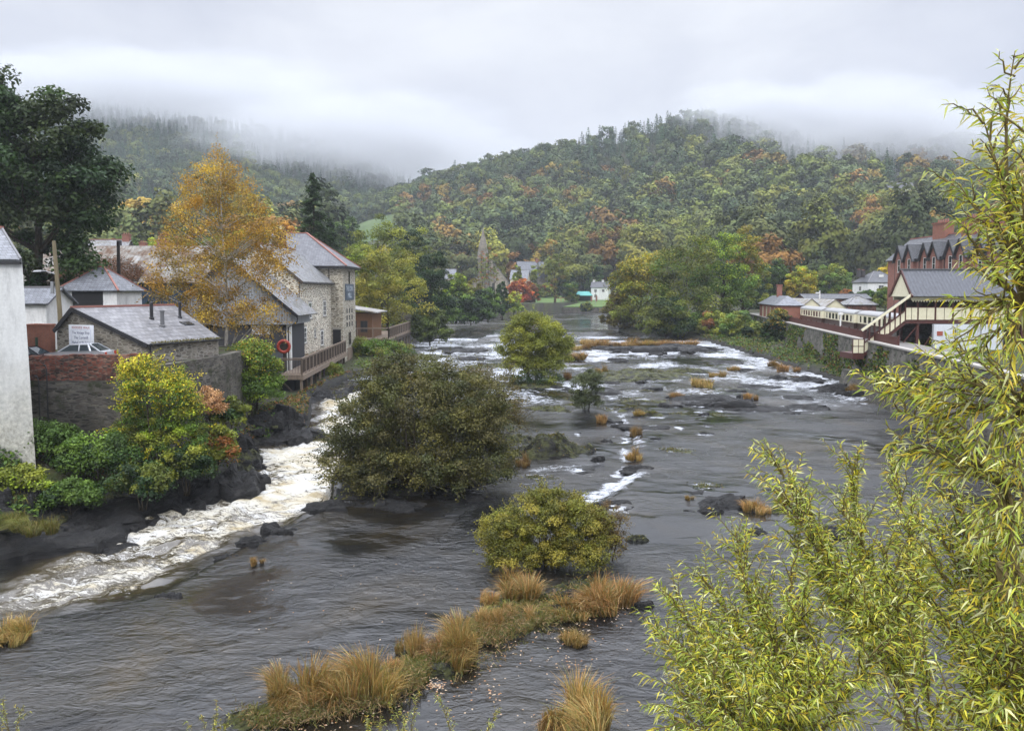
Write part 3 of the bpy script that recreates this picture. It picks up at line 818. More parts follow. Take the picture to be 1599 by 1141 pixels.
def scatter(x0, x1, y0, y1, step, kind):
    nx = int((x1 - x0) / step); ny = int((y1 - y0) / step)
    xs = x0 + (np.arange(nx)[None, :] + 0.5 + (rngw.random((ny, nx)) - 0.5) * 0.9) * step
    ys = y0 + (np.arange(ny)[:, None] + 0.5 + (rngw.random((ny, nx)) - 0.5) * 0.9) * step
    xs, ys = xs.ravel(), ys.ravel()
    m = np.abs(xs / ys) < 0.74
    xs, ys = xs[m], ys[m]
    return xs, ys, land(xs, ys)
# field: a gap in the woods
FIELD_C = hit(585, 340, 250); CHAPEL_Y = 395
xs, ys, zs = scatter(-330, 620, 240, 690, 15.5, 'b')
dec = fbm(xs / 80, ys / 80, 55, 3); colr = fbm(xs / 45, ys / 45, 56, 3)
wrs = np.cumsum([c[1] for c in HILL_COL]) / sum(c[1] for c in HILL_COL)
HOUSES = [(hx, hy, hit(hx, hy, 200)) for hx, hy in ((1270, 402), (1332, 420), (1402, 314), (1297, 410))]
def clear_of(x, y):
    pxx = x / y * F_PX + CX
    for hx, hy, hp in HOUSES:
        if abs(pxx - hx) < 27 and hp.y - 75 < y < hp.y + 9: return False
    if (x - FIELD_C.x) ** 2 / 26 ** 2 + (y - FIELD_C.y) ** 2 / 50 ** 2 < 1: return False
    if -75 < x < 80 and y < 402: return False
    if abs(x / y * F_PX + CX - 580) < 44 and y < FIELD_C.y + 30: return False
    if abs(x + 8) < 20 and y < 440: return False
    if 2 < x < 24 and y < 418: return False
    if x > 60 and y < 285: return False
    if x < -40 and y < 250: return False
    if abs(x) < 60 and y < 402: return False
    return True
for x, y, z, d, c in zip(xs, ys, zs, dec, colr):
    if not clear_of(x, y): continue
    up = np.clip((y - 560) / 160, 0, 1)
    cross = ridge_c(x) >= ridge_l(x) * 0.9 or x > -150
    conif = rngw.random() < (0.05 + 0.80 * up ** 1.4 if x > 70 else 0.06 + 0.10 * up) + (0.45 if x < -190 and y > 470 else 0)
    cands.append((x, y, z, conif, int(np.searchsorted(wrs, np.clip(rngw.random() * 0.75 + (c + 0.5) * 0.25, 0, 0.999)))))
xs, ys, zs = scatter(-330, 620, 690, 800, 8.5, 'b')
for x, y, z in zip(xs, ys, zs):
    cands.append((x, y, z, rngw.random() < (0.75 if x > 60 else 0.18), int(np.searchsorted(wrs, rngw.random() * .7))))
xs, ys, zs = scatter(-760, -60, 440, 1020, 8.6, 'c')
for x, y, z in zip(xs, ys, zs):
    if x > -330 and y < 800: continue
    up = (y - 440) / 560
    cands.append((x, y, z, rngw.random() < 0.35 + 0.6 * up, int(np.searchsorted(wrs, rngw.random() * 0.75))))
cands.sort(key=lambda t: t[1])
# only slopes that face the eye: skip trees beyond the crest
ca_ = np.array([(c[0], c[1]) for c in cands])
h1, h2, h3 = (hills(ca_[:, 0], ca_[:, 1] + dy) for dy in (6, -6, -25))
FACE = h1 > h2 - 0.5; FACE2 = FACE | (h1 >= h3)
def up_of(y): return float(np.clip((y - 400) / 350, 0, 1))
small = []
nb = nc = 0
rngv = np.random.default_rng(5)
for ki, (x, y, z, conif, ci) in enumerate(cands):
    a = rngv.random() * 6.28
    col, _, word = HILL_COL[ci]
    jit = 1.3 + 1.05 * rngv.random()
    if conif:
        f = (0.022 + 0.018 * rngv.random())
        col = (f, f * 1.7, f * 0.95); s = 0.75 + 0.45 * rngv.random()
        me = CONIF[rngv.integers(len(CONIF))]
    else:
        s = (1.15 + 0.75 * rngv.random()) * (1.22 - .42 * up_of(y))
        me = BROAD[rngv.integers(len(BROAD))]
    if conif and nc < 290 and abs(x / y) < 0.70 and FACE[ki]:
        nc += 1; nm, lb, ct, gr = 'conifer_tree', 'dark pointed conifer in the plantation on the misty hillside', 'conifer', 'conifers on the hillsides'
    elif not conif and nb < 290 and abs(x / y) < 0.70 and FACE[ki]:
        nb += 1; nm, lb, ct, gr = 'broadleaf_tree', '%s broadleaf tree in the autumn wood on the hillside' % word, 'tree', 'broadleaf trees on the hillsides, %s' % word
    else:
        
        if FACE2[ki]: small.append((x, y, z, conif, col, jit, s, a))
        continue
    o = bpy.data.objects.new(nm, me); C.objects.link(o)
    o.location = (x, y, z - 0.3); o.rotation_euler = (0, 0, a); o.scale = (s, s, s * (0.9 + 0.25 * rngv.random()))
    o.color = (col[0] * jit * (1.14 if not conif else 1), col[1] * jit * 1.05, col[2] * jit * .88, 1)
    tag(o, lb, ct, gr)
# everything farther: one wood
def wood_mass(items):
    VV = []; CC = []
    lowb = [wood_broad(300 + i, 12.5, 14, 30, 30) for i in range(4)]; lowc = [wood_conifer(320 + i, 19, 8.2, 11, 26) for i in range(3)]
    def arr(me):
        v = np.empty(len(me.vertices) * 3, np.float32); me.vertices.foreach_get('co', v)
        c = np.empty(len(me.vertices) * 4, np.float32); me.color_attributes['col'].data.foreach_get('color', c)
        q = np.empty(len(me.loops), np.int32); me.loops.foreach_get('vertex_index', q)
        return v.reshape(-1, 3), c.reshape(-1, 4)[:, :3], q.reshape(-1, 4)
    ab = [arr(m) for m in lowb]; ac = [arr(m) for m in lowc]
    QQ = []; off = 0
    for (x, y, z, conif, col, jit, s, a) in items:
        v, c, q = (ac if conif else ab)[rngv.integers(3)]
        ca, sa = math.cos(a) * s, math.sin(a) * s
        VV.append(np.stack([v[:, 0] * ca - v[:, 1] * sa + x, v[:, 0] * sa + v[:, 1] * ca + y, v[:, 2] * s + z - 0.3], -1))
        CC.append(c * np.array(col) * jit); QQ.append(q + off); off += len(v)
    for m in lowb + lowc: bpy.data.meshes.remove(m)
    me = quad_mesh('distant_wood', np.concatenate(VV), np.concatenate(QQ), np.concatenate(CC))
    return me
wood_o = link_mesh('distant_wood', wood_mass(small), M_FAR)
tag(wood_o, 'far woodland on the upper slopes reading as one mass', 'woodland', None, 'stuff')
# ------------------------------------------------------------------ building materials
M_RENDER = None
def render_mat(name, col, low=None, z0=0, z1=4):
    m, nt, out = new_mat(name)
    o = objco(nt)
    st = noise(nt, mapping(nt, o, (1.4, 1.4, 0.35)), 0.9, 8, 0.72)
    c = ramp(nt, st, [(0.28, tuple(x * 0.62 for x in col)), (0.5, tuple(x * 0.92 for x in col)), (0.7, col)])
    c = mixc(nt, 0.6, c, ramp(nt, noise(nt, o, 5.5, 6, 0.7), [(0.3, (0.72, 0.72, 0.71)), (0.6, (1, 1, 1))]), 'MULTIPLY')
    if low:
        s = N(nt, 'ShaderNodeSeparateXYZ'); L(nt, o, s.inputs[0])
        zz = math_(nt, 'ADD', s.outputs[2], math_(nt, 'MULTIPLY', noise(nt, o, 0.8, 6, 0.7), -4.2))
        k = N(nt, 'ShaderNodeMapRange', inp={1: z0 - 2.2, 2: z1 - 2.2, 3: 1.0, 4: 0.0}); L(nt, zz, k.inputs[0])
        c = mixc(nt, k.outputs[0], c, mixc(nt, 1.0, low, ramp(nt, noise(nt, o, 3, 6, 0.75), [(0.3, (0.35, 0.35, 0.33)), (0.7, (1.5, 1.5, 1.5))]), 'MULTIPLY'))
    principled(nt, out, c, 0.85, 0, bump(nt, noise(nt, o, 26, 4, 0.7), 0.5, 0.02), 0.25)
    return m
M_WHITE_OLD = render_mat('old_white_render', (0.66, 0.67, 0.66), (0.42, 0.41, 0.36), 3.0, 8.5)
M_WHITE = render_mat('white_render', (0.80, 0.80, 0.79))
M_CREAM_R = render_mat('cream_render', (0.70, 0.62, 0.45))
M_SLATE = slate('slate', (0.155, 0.165, 0.185), 0.26, 0.36)
M_SLATE_W = slate('wet_slate', (0.115, 0.12, 0.135), 0.28, 0.38)
M_SLATE_OLD = slate('old_slate', (0.21, 0.215, 0.225), 0.26, 0.36, (0.085, 0.075, 0.035))
M_SLATE_D = slate('dark_slate', (0.055, 0.058, 0.065), 0.3, 0.4)
M_STONE_MILL = rubble('mill_stone', [(0.24, 0.20, 0.15), (0.34, 0.29, 0.22), (0.15, 0.125, 0.10), (0.40, 0.36, 0.29), (0.20, 0.18, 0.155), (0.28, 0.22, 0.16)], (0.74, 0.69, 0.58), (2.0, 2.0, 4.2), 0.20, 0.85)
M_STONE_TOWER = rubble('tower_stone', [(0.26, 0.23, 0.18), (0.34, 0.31, 0.25), (0.19, 0.165, 0.13), (0.38, 0.34, 0.27)], (0.56, 0.52, 0.43), (1.7, 1.7, 4.4), 0.14, 0.8)
M_STONE = rubble('grey_rubble', [(0.15, 0.135, 0.115), (0.21, 0.19, 0.16), (0.10, 0.09, 0.08), (0.26, 0.235, 0.20), (0.17, 0.15, 0.13)], (0.26, 0.24, 0.21), (2.2, 2.2, 6.5), 0.13, 0.55)
M_STONE_SHED = rubble('shed_stone', [(0.22, 0.20, 0.165), (0.31, 0.28, 0.23), (0.14, 0.125, 0.105), (0.36, 0.33, 0.275), (0.25, 0.22, 0.18)], (0.36, 0.335, 0.29), (2.0, 2.0, 6.0), 0.13, 0.7)
M_STONE_DARK = rubble('river_wall_stone', [(0.085, 0.078, 0.068), (0.13, 0.118, 0.10), (0.055, 0.05, 0.045), (0.165, 0.15, 0.125), (0.10, 0.088, 0.075)], (0.14, 0.13, 0.115), (1.8, 1.8, 6.5), 0.12, 0.45, (0.028, 0.034, 0.012))
M_STONE_STATION = rubble('station_wall_stone', [(0.125, 0.12, 0.105), (0.17, 0.16, 0.14), (0.085, 0.08, 0.07), (0.20, 0.19, 0.165)], (0.17, 0.16, 0.14), (1.1, 1.1, 2.4), 0.10, 0.45, (0.055, 0.060, 0.035))
M_BRICK = brick('red_brick', (0.30, 0.075, 0.045), (0.24, 0.055, 0.035), (0.28, 0.24, 0.20), 1.0, 0.35)
M_BRICK_OLD = rubble('weathered_brick', [(0.27, 0.085, 0.055), (0.20, 0.055, 0.038), (0.10, 0.04, 0.03), (0.33, 0.12, 0.08), (0.07, 0.05, 0.042), (0.24, 0.07, 0.045), (0.36, 0.2, 0.15)], (0.15, 0.11, 0.09), (3.2, 3.2, 9.0), 0.12, 0.35)
M_BRICK_ORANGE = brick('orange_brick', (0.34, 0.10, 0.05), (0.28, 0.075, 0.04), (0.22, 0.18, 0.15), 1.0, 0.4)
M_TILE = plain('ridge_tile', (0.30, 0.13, 0.10), 0.7)
M_RIDGE_G = plain('slate_ridge', (0.17, 0.165, 0.17), 0.6)
M_BLACK = plain('black_paint', (0.016, 0.016, 0.018), 0.5)
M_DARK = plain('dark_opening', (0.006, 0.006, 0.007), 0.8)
M_GLASS = plain('window_glass', (0.02, 0.024, 0.028), 0.06, 0, 0.6)
M_WPAINT = paint('white_paint', (0.76, 0.76, 0.74), 0.5, 0.15)
M_CREAM = paint('cream_paint', (0.76, 0.72, 0.53), 0.5, 0.15)
M_MAROON = paint('maroon_paint', (0.085, 0.028, 0.022), 0.5, 0.3)
M_LEAD = plain('lead_grey', (0.12, 0.12, 0.125), 0.5)
M_METAL = plain('galvanised', (0.30, 0.31, 0.32), 0.45, 0.4)
M_DECK = wood('deck_timber', (0.27, 0.21, 0.16))
M_DECK_D = wood('dark_timber', (0.085, 0.065, 0.05))
M_POLE = wood('pole_timber', (0.20, 0.165, 0.10))
M_POLE_D = wood('tarred_pole', (0.045, 0.036, 0.03))
M_CORR = corrugated('grey_sheet', (0.36, 0.38, 0.40), 0.30, 2, None, 0.45)
M_CORR_ROOF = corrugated('mossy_sheet_roof', (0.26, 0.25, 0.225), 0.5, 0, (0.10, 0.055, 0.03), 0.8)
M_CORR_BLUE = corrugated('blue_sheet', (0.055, 0.10, 0.155), 0.3, 2, (0.035, 0.05, 0.07), 0.6)
M_CORR_DARK = corrugated('dark_sheet_roof', (0.085, 0.09, 0.105), 0.42, 0, None, 0.4)
M_CORR_PALE = corrugated('pale_sheet_roof', (0.34, 0.34, 0.335), 0.4, 0, (0.20, 0.17, 0.13), 0.6)
M_RED = plain('lifebuoy_red', (0.50, 0.055, 0.025), 0.45)

def wall_window(parent, p, u, n, w, h, frame=None, bars=(1, 1), sill=None, name='window', lintel=None, glass=None):
    """window set on a wall: p = centre of its foot, u = unit along the wall, n = unit outward (all in the parent's axes)"""
    p, u, n = Vector(p), Vector(u), Vector(n); up = Vector((0, 0, 1))
    def blk(mb, u0, u1, z0, z1, d0, d1):
        q = [p + u * a + n * d + up * z for (a, d, z) in ((u0, d0, z0), (u1, d0, z0), (u1, d1, z0), (u0, d1, z0), (u0, d0, z1), (u1, d0, z1), (u1, d1, z1), (u0, d1, z1))]
        mb.hexa(q)
    f = MB(); t = 0.07 if w < 1.4 else 0.12
    blk(f, -w / 2, -w / 2 + t, 0, h, -0.03, 0.05); blk(f, w / 2 - t, w / 2, 0, h, -0.03, 0.05)
    blk(f, -w / 2 + t, w / 2 - t, 0, t, -0.03, 0.05); blk(f, -w / 2 + t, w / 2 - t, h - t, h, -0.03, 0.05)
    for i in range(1, bars[0] + 1):
        x = -w / 2 + w * i / (bars[0] + 1); blk(f, x - 0.025, x + 0.025, t, h - t, -0.02, 0.04)
    for i in range(1, bars[1] + 1):
        z = h * i / (bars[1] + 1); blk(f, -w / 2 + t, w / 2 - t, z - 0.03, z + 0.03, -0.018, 0.042)
    fo = f.build(name, frame or M_WPAINT, parent)
    g = MB(); blk(g, -w / 2 + t * 0.8, w / 2 - t * 0.8, t * 0.8, h - t * 0.8, -0.04, 0.012); g.build('pane', glass or M_GLASS, fo)
    if sill:
        s = MB(); blk(s, -w / 2 - 0.12, w / 2 + 0.12, -0.16, -0.003, -0.04, 0.13); s.build('sill', sill, fo)
    if lintel:
        s = MB(); blk(s, -w / 2 - 0.14, w / 2 + 0.14, h + 0.003, h + 0.24, -0.04, 0.03); s.build('lintel', lintel, fo)
    return fo
def house(name, label, cat, loc, rotz, w, d, h, rh, mw, mr, hip=False, base=-3.0, chims=(), wins=(), over=0.35, mch=None, group=None, ridge=None, frame=None, gable_x=True, sill=None):
    """plain house, ridge along its own x; front faces its own -y"""
    t = thing(name, label, cat, loc, rotz, group)
    mb = MB()
    if hip:
        mb.box(-w / 2, w / 2, -d / 2, d / 2, base, h)
    else:
        mb.prism([(-d / 2, base), (d / 2, base), (d / 2, h), (0, h + rh - 0.02), (-d / 2, h)], 'x', -w / 2, w / 2)
    mb.build('wall', mw, t)
    r = MB(); th = 0.14; o = over; k = rh / (d / 2)
    ze = h - o * k + 0.16
    zr = h + rh + 0.16
    if hip:
        q = min(d / 2, w / 2 - 0.3)
        a, b = (-w / 2 + q, 0, zr), (w / 2 - q, 0, zr)
        c = [(-w / 2 - o, -d / 2 - o, ze), (w / 2 + o, -d / 2 - o, ze), (w / 2 + o, d / 2 + o, ze), (-w / 2 - o, d / 2 + o, ze)]
        r.slab([c[0], c[1], b, a], th).slab([c[2], c[3], a, b], th).slab([c[1], c[2], b], th).slab([c[3], c[0], a], th)
    else:
        a, b = (-w / 2 - o, 0, zr), (w / 2 + o, 0, zr)
        r.slab([(-w / 2 - o, -d / 2 - o, ze), (w / 2 + o, -d / 2 - o, ze), b, a], th)
        r.slab([(w / 2 + o, d / 2 + o, ze), (-w / 2 - o, d / 2 + o, ze), a, b], th)
    ro = r.build('roof', mr, t)
    rt = MB(); rt.bar((a[0], 0, zr + 0.03), (b[0], 0, zr + 0.03), 0.22, 0.14)
    if hip:
        for e, f_ in ((c[0], a), (c[1], b), (c[2], b), (c[3], a)): rt.bar((e[0], e[1], e[2] + 0.04), (f_[0], f_[1], f_[2] + 0.02), 0.16, 0.1)
    rt.build('ridge_tile', ridge or M_RIDGE_G, ro)
    for (cx, cy_, cw, cd, ch_) in chims:
        m = MB(); zb = h + rh - abs(cy_) * k - 0.5
        m.box(cx - cw / 2, cx + cw / 2, cy_ - cd / 2, cy_ + cd / 2, zb, h + rh + ch_)
        m.box(cx - cw / 2 - 0.08, cx + cw / 2 + 0.08, cy_ - cd / 2 - 0.08, cy_ + cd / 2 + 0.08, h + rh + ch_ + 0.003, h + rh + ch_ + 0.16)
        co = m.build('chimney', mch or M_BRICK, t)
        pm = MB(); npt = max(1, int(cw / 0.4))
        for i in range(npt):
            pm.lathe([(0.12, h + rh + ch_ + 0.165), (0.11, h + rh + ch_ + 0.45), (0.14, h + rh + ch_ + 0.5)], cx - cw / 2 + cw * (i + 0.5) / npt, cy_, 8)
        pm.build('chimney_pots', M_TILE, co)
    for (face, u, z, ww, hh) in wins:
        pu, nn, pp = {'f': ((1, 0, 0), (0, -1, 0), (u, -d / 2, z)), 'r': ((0, 1, 0), (1, 0, 0), (w / 2, u, z)), 'l': ((0, -1, 0), (-1, 0, 0), (-w / 2, u, z))}[face]
        wall_window(t, pp, pu, nn, ww, hh, frame, (1, 1), sill)
    return t
def text_mesh(s, size, mat, parent, loc, rot, name='lettering', depth=0.006, align='CENTER', sx=1.0):
    cu = bpy.data.curves.new('txt', 'FONT'); cu.body = s; cu.size = size; cu.extrude = depth; cu.align_x = align; cu.align_y = 'CENTER'; cu.resolution_u = 2
    o = bpy.data.objects.new('txt', cu); C.objects.link(o)
    dg = bpy.context.evaluated_depsgraph_get()
    me = bpy.data.meshes.new_from_object(o.evaluated_get(dg)); me.name = name
    bpy.data.objects.remove(o); bpy.data.curves.remove(cu)
    me.materials.clear()
    ob = link_mesh(name, me, mat, parent)
    ob.location = loc; ob.rotation_euler = rot; ob.scale = (sx, 1, 1)
    return ob

# ------------------------------------------------------------------ left bank: the tall white building at the edge
t = thing('white_building', 'tall white rendered building at the river edge with a slate hip roof', 'building', (-38, 50, 0))
mb = MB(); mb.hexa([(-14, -4, -1), (8.9, -4, -1), (1.2, 6, -1), (-14, 6, -1), (-14, -4, 14.0), (8.4, -4, 14.0), (0.9, 6, 14.0), (-14, 6, 14.0)])
mb.build('wall', M_WHITE_OLD, t)
r = MB(); e = 0.22
c0, c1, c2, rg, r2 = (-14, -4 - e, 13.93), (8.4 + e * 0.3, -4 - e, 13.93), (0.9 + e, 6 + e, 13.93), (4.45, 0.2, 16.15), (-14, 0.2, 16.15)
r.slab([c0, c1, rg, r2], 0.13).slab([c1, c2, rg], 0.13).slab([c2, (-14, 6 + e, 13.93), r2, rg], 0.13)
ro = r.build('roof', M_SLATE, t)
q = MB(); q.bar(r2, (4.5, 0.2, 16.2), 0.26, 0.16); q.build('ridge_tile', M_TILE, ro)
q = MB(); q.bar((4.45, 0.2, 16.17), (8.45, -4.2, 13.97), 0.12, 0.07); q.build('hip_flashing', M_LEAD, ro)
q = MB(); q.box(-14, 8.38, -4.19, -4.02, 13.62, 13.78); q.build('fascia', M_BLACK, t)

# brick parapet on the stone retaining wall
brk = MB(); rngb = random.Random(4)
x = -32.4
while x < -24.3:
    x2 = min(x + 0.45, -24.25)
    top = 7.72 + 0.1 * (x + 32.4) / 8 + rngb.uniform(-0.05, 0.05)
    brk.box(x, x2, 50.72, 51.12, 6.02, top); x = x2 + 0.0005
tag(brk.build('brick_wall', M_BRICK_OLD), 'long weathered red brick wall in front of the parked cars', 'wall')
rw = MB()
def wall_run(mb, pts, z0, z1, th, batter=0.0):
    for (a, b) in zip(pts[:-1], pts[1:]):
        a2, b2 = Vector((*a, 0)), Vector((*b, 0)); d = (b2 - a2).normalized(); n = Vector((d.y, -d.x, 0)) * th
        o_ = n.normalized() * batter
        mb.hexa([a2 + o_ + Vector((0, 0, z0)), b2 + o_ + Vector((0, 0, z0)), b2 - n + Vector((0, 0, z0)), a2 - n + Vector((0, 0, z0)),
                 a2 + Vector((0, 0, z1)), b2 + Vector((0, 0, z1)), b2 - n + Vector((0, 0, z1)), a2 - n + Vector((0, 0, z1))])
wall_run(rw, [(-33.5, 50.62), (-24.1, 50.62)], -0.5, 6.0, 0.7, 0.25)
wall_run(rw, [(-24.05, 50.63), (-22.8, 60.0), (-23.0, 70.0)], -0.5, 6.95, 0.7, 0.1)
wall_run(rw, [(-23.0, 70.02), (-31.5, 71.0)], -0.5, 6.95, 0.7, 0.1)
tag(rw.build('retaining_wall', M_STONE_DARK), 'dark stone retaining wall under the red brick wall, ivy at its foot', 'wall')
pr = thing('downpipes', 'thin black iron pipes running down the stone wall beside the white building', 'pipe', (-31.6, 50.4, 0))
for (x0, zt) in ((0.0, 6.4), (0.55, 7.2)):
    q = MB(); q.tube([(x0, 0.02, 0.5), (x0, 0.02, zt - 0.4), (x0 - 0.1, 0.04, zt - 0.1), (x0 - 0.3, 0.08, zt)], 0.035, 6); q.build('pipe', M_BLACK, pr)

# brick pier and the white outhouse behind
t = thing('brick_pier', 'square red brick pier with a green pipe beside the white building', 'pier', (-35.0, 56.5, 6.9))
mb = MB(); mb.box(-1.0, 0.75, -0.3, 0.3, -0.5, 2.55).box(-1.06, 0.8, -0.36, 0.36, 2.553, 2.68); mb.build('wall', M_BRICK_ORANGE, t)
mb = MB(); mb.tube([(-0.25, -0.36, -0.2), (-0.25, -0.36, 1.7)], 0.09, 8); mb.build('pipe', plain('green_pipe', (0.03, 0.06, 0.035), 0.5), t)
house('white_outhouse', 'low white outhouse under the dark tree, half hidden by its leaves', 'outhouse', (-42.8, 67.5, 6.9), 0, 5.2, 4.0, 4.1, 1.2, M_WHITE, M_SLATE, wins=(('f', 1.9, 1.2, 0.9, 1.2),))
t = house('white_garage', 'small white garage with slate hip roof and open black front', 'garage', (-41.3, 76.5, 6.9), 0, 5.6, 5.0, 5.3, 2.1, M_WHITE, M_SLATE, hip=True, ridge=M_TILE)
mb = MB(); mb.box(-1.55, 1.45, -2.53, -2.4, 3.35, 5.1); dr = mb.build('doorway', M_DARK, t)
mb = MB(); mb.box(-1.62, 1.52, -2.58, -2.54, 5.1, 5.2).box(-1.6, 1.5, -2.56, -2.5, 4.1, 4.14).box(-1.6, 1.5, -2.58, -2.5, 3.25, 3.35); mb.build('frame', M_BLACK, dr)

# ------------------------------------------------------------------ stone shed with the slate roof
SA1, SR2, SE2, SE1 = Vector((-32.0, 55.5, 10.83)), Vector((-28.9, 64.9, 10.83)), Vector((-23.3, 60.1, 8.35)), Vector((-25.7, 53.3, 8.4))
SE3 = Vector((-33.7, 56.1, 9.17)); SE4 = Vector((-30.6, 65.5, 9.2))
t = thing('stone_shed', 'low stone shed with wet slate roof above the river bank', 'shed', (-28, 58, 6))
O = Vector((-28, 58, 6))
mb = MB()
def V0(v, z=None): return (v.x - O.x, v.y - O.y, (v.z if z is None else z) - O.z)
for (a, b) in ((SE1, SE2),):
    d = (b - a).normalized(); nrm = Vector((d.y, -d.x, 0)).normalized() * -0.35
    a2, b2 = a - nrm * 0.0 - d * 0, b
    mb.hexa([V0(a2, 4.5), V0(b2, 4.5), V0(b2 + nrm, 4.5), V0(a2 + nrm, 4.5), V0(a2, a.z - 0.12), V0(b2, b.z - 0.12), V0(b2 + nrm, b.z - 0.1), V0(a2 + nrm, a.z - 0.1)])
g = [SE3, SE1, Vector((SE1.x, SE1.y, 8.28)), Vector((SA1.x, SA1.y, 10.66)), Vector((SE3.x, SE3.y, 9.0))]
gd = (SE1 - SE3); gd.z = 0; gd.normalize(); gn = Vector((gd.y, -gd.x, 0)).normalized() * -0.4
pts = [V0(SE3, 5.0), V0(SE1, 5.0), V0(SE1, 8.28), V0(SA1, 10.66), V0(SE3, 9.0)]
b0 = len(mb.v); mb.v.extend(pts); mb.v.extend([tuple(Vector(p) + gn) for p in pts])
mb.f += [tuple(b0 + i for i in range(5)), tuple(b0 + 5 + i for i in range(5))[::-1]] + [(b0 + i, b0 + 5 + i, b0 + 5 + (i + 1) % 5, b0 + (i + 1) % 5) for i in range(5)]; mb.m += [0] * 7
mb.build('wall', M_STONE_SHED, t)
r = MB(); ov = -gn.normalized() * 0.25
dn = (SE1 - SA1).normalized() * 0.3
r.slab([V0(SA1 + ov), V0(SR2), V0(SE2 + dn), V0(SE1 + dn + ov)], 0.12); r.slab([V0(SE3 + ov), V0(SE4), V0(SR2), V0(SA1 + ov)], 0.12); r.slab([V0(SR2), V0(SE4), V0(SE2 + dn)], 0.1)
ro = r.build('roof', slate('shed_slate', (0.17, 0.17, 0.178), 0.32, 0.5, None, 0.4), t)
q = MB(); q.bar(V0(SA1 + ov + Vector((0, 0, .04))), V0(SR2 + Vector((0, 0, .04))), 0.26, 0.14); q.build('ridge_tile', M_TILE, ro)
q = MB(); q.bar(V0(SA1 + ov * 1.05 - Vector((0, 0, .12))), V0(SE1 + dn + ov * 1.05 - Vector((0, 0, .12))), 0.07, 0.3); q.bar(V0(SA1 + ov * 1.05 - Vector((0, 0, .12))), V0(SE3 + ov * 1.05 - Vector((0, 0, .12))), 0.07, 0.3); q.build('bargeboard', M_BLACK, t)
q = MB(); q.tube([V0(SE1 + dn * 1.3), V0(SE2 + dn * 1.3)], 0.09, 8); go = q.build('gutter', M_BLACK, t)
q = MB(); q.tube([V0(SE1 + dn * 1.2), V0(SE1 + dn - Vector((0, 0, .4))), V0(SE1 + dn * 0.6 - Vector((0, 0, 1.4)))], 0.055, 6); q.build('downpipe', M_BLACK, t)
rs = np.random.default_rng(9); n = 900
tt = rs.random(n) ** 0.8; base = np.array(V0(SE1 + dn))[None] * (1 - tt[:, None]) + np.array(V0(SE2 + dn))[None] * tt[:, None]
p = base + rs.normal(size=(n, 3)) * [0.09, 0.09, 0.05] + [0, 0, 0.06]
link_mesh('gutter_moss', leaves_mesh('gutter_moss', p, unit(rs.normal(size=(n, 3)) + [0, 0, 1]), rs.normal(size=(n, 3)), 0.12, 0.07, pick_cols(rs, [(0.13, 0.12, 0.03), (0.09, 0.09, 0.025), (0.18, 0.13, 0.04)], n)), M_LEAF, t)
def roof_pt(a, b):       # a along the ridge, b down the slope
    p_ = SA1.lerp(SR2, a); q_ = SE1.lerp(SE2, a); return p_.lerp(q_, b)
for (a, b, hgt, rad, mt) in ((0.52, 0.40, 1.15, 0.13, M_BLACK), (0.50, 0.62, 1.1, 0.15, M_LEAD), (0.86, 0.40, 1.15, 0.11, M_BLACK)):
    c = roof_pt(a, b); q = MB(); x_, y_, z_ = V0(c)
    q.lathe([(rad * 1.5, z_ - 0.15), (rad * 1.5, z_ + 0.1), (rad, z_ + 0.14), (rad, z_ + hgt), (rad * 1.25, z_ + hgt + 0.02), (rad * 1.2, z_ + hgt + 0.14), (0.02, z_ + hgt + 0.2)], x_, y_, 10); q.build('flue', mt, t)
c = roof_pt(0.84, 0.58); d_ = (SR2 - SA1).normalized(); s_ = (SE1 - SA1).normalized()
q = MB(); q.slab([V0(c - d_ * .5 - s_ * .35 + Vector((0, 0, .08))), V0(c + d_ * .5 - s_ * .35 + Vector((0, 0, .08))), V0(c + d_ * .5 + s_ * .35 + Vector((0, 0, .08))), V0(c - d_ * .5 + s_ * .35 + Vector((0, 0, .08)))], 0.1); q.build('skylight', M_GLASS, ro)
# sign board on its gable
sc = P(133, 523.5, 54.4); ang = math.atan2(gd.y, gd.x)
sg = thing('sign_board', 'white sign board with red heading on the gable of the stone shed', 'sign', (sc.x - gn.normalized().x * 0.32, sc.y - gn.normalized().y * 0.32, sc.z), ang)
mb = MB(); mb.box(-1.15, 1.15, -0.03, 0.03, -0.76, 0.76); mb.build('panel', plain('sign_white', (0.80, 0.82, 0.86), 0.4), sg)
M_SRED = plain('sign_red', (0.34, 0.09, 0.08), 0.5); M_SBLUE = plain('sign_blue', (0.06, 0.07, 0.16), 0.5)
for (s_, z_, sz, mt, sx) in (('RIVERSIDE WALK', 0.56, 0.26, M_SRED, 0.86), ('The Vintage Shop', 0.20, 0.29, M_SBLUE, 0.80), ('The Cornmill', -0.15, 0.29, M_SBLUE, 0.85), ('Market on the Fringe', -0.50, 0.27, M_SBLUE, 0.74)):
    text_mesh(s_, sz, mt, sg, (0, -0.034, z_), (R(90), 0, 0), 'lettering', 0.003, 'CENTER', sx)
mb = MB()
for (a, b) in (((-0.92, 0.40), (0.92, 0.40)), ((0.92, 0.40), (0.92, -0.7)), ((-0.92, -0.7), (-0.92, 0.40))): mb.bar((a[0], -0.033, a[1]), (b[0], -0.033, b[1]), 0.012, 0.012)
mb.build('border', plain('sign_border', (0.35, 0.38, 0.55), 0.5), sg)

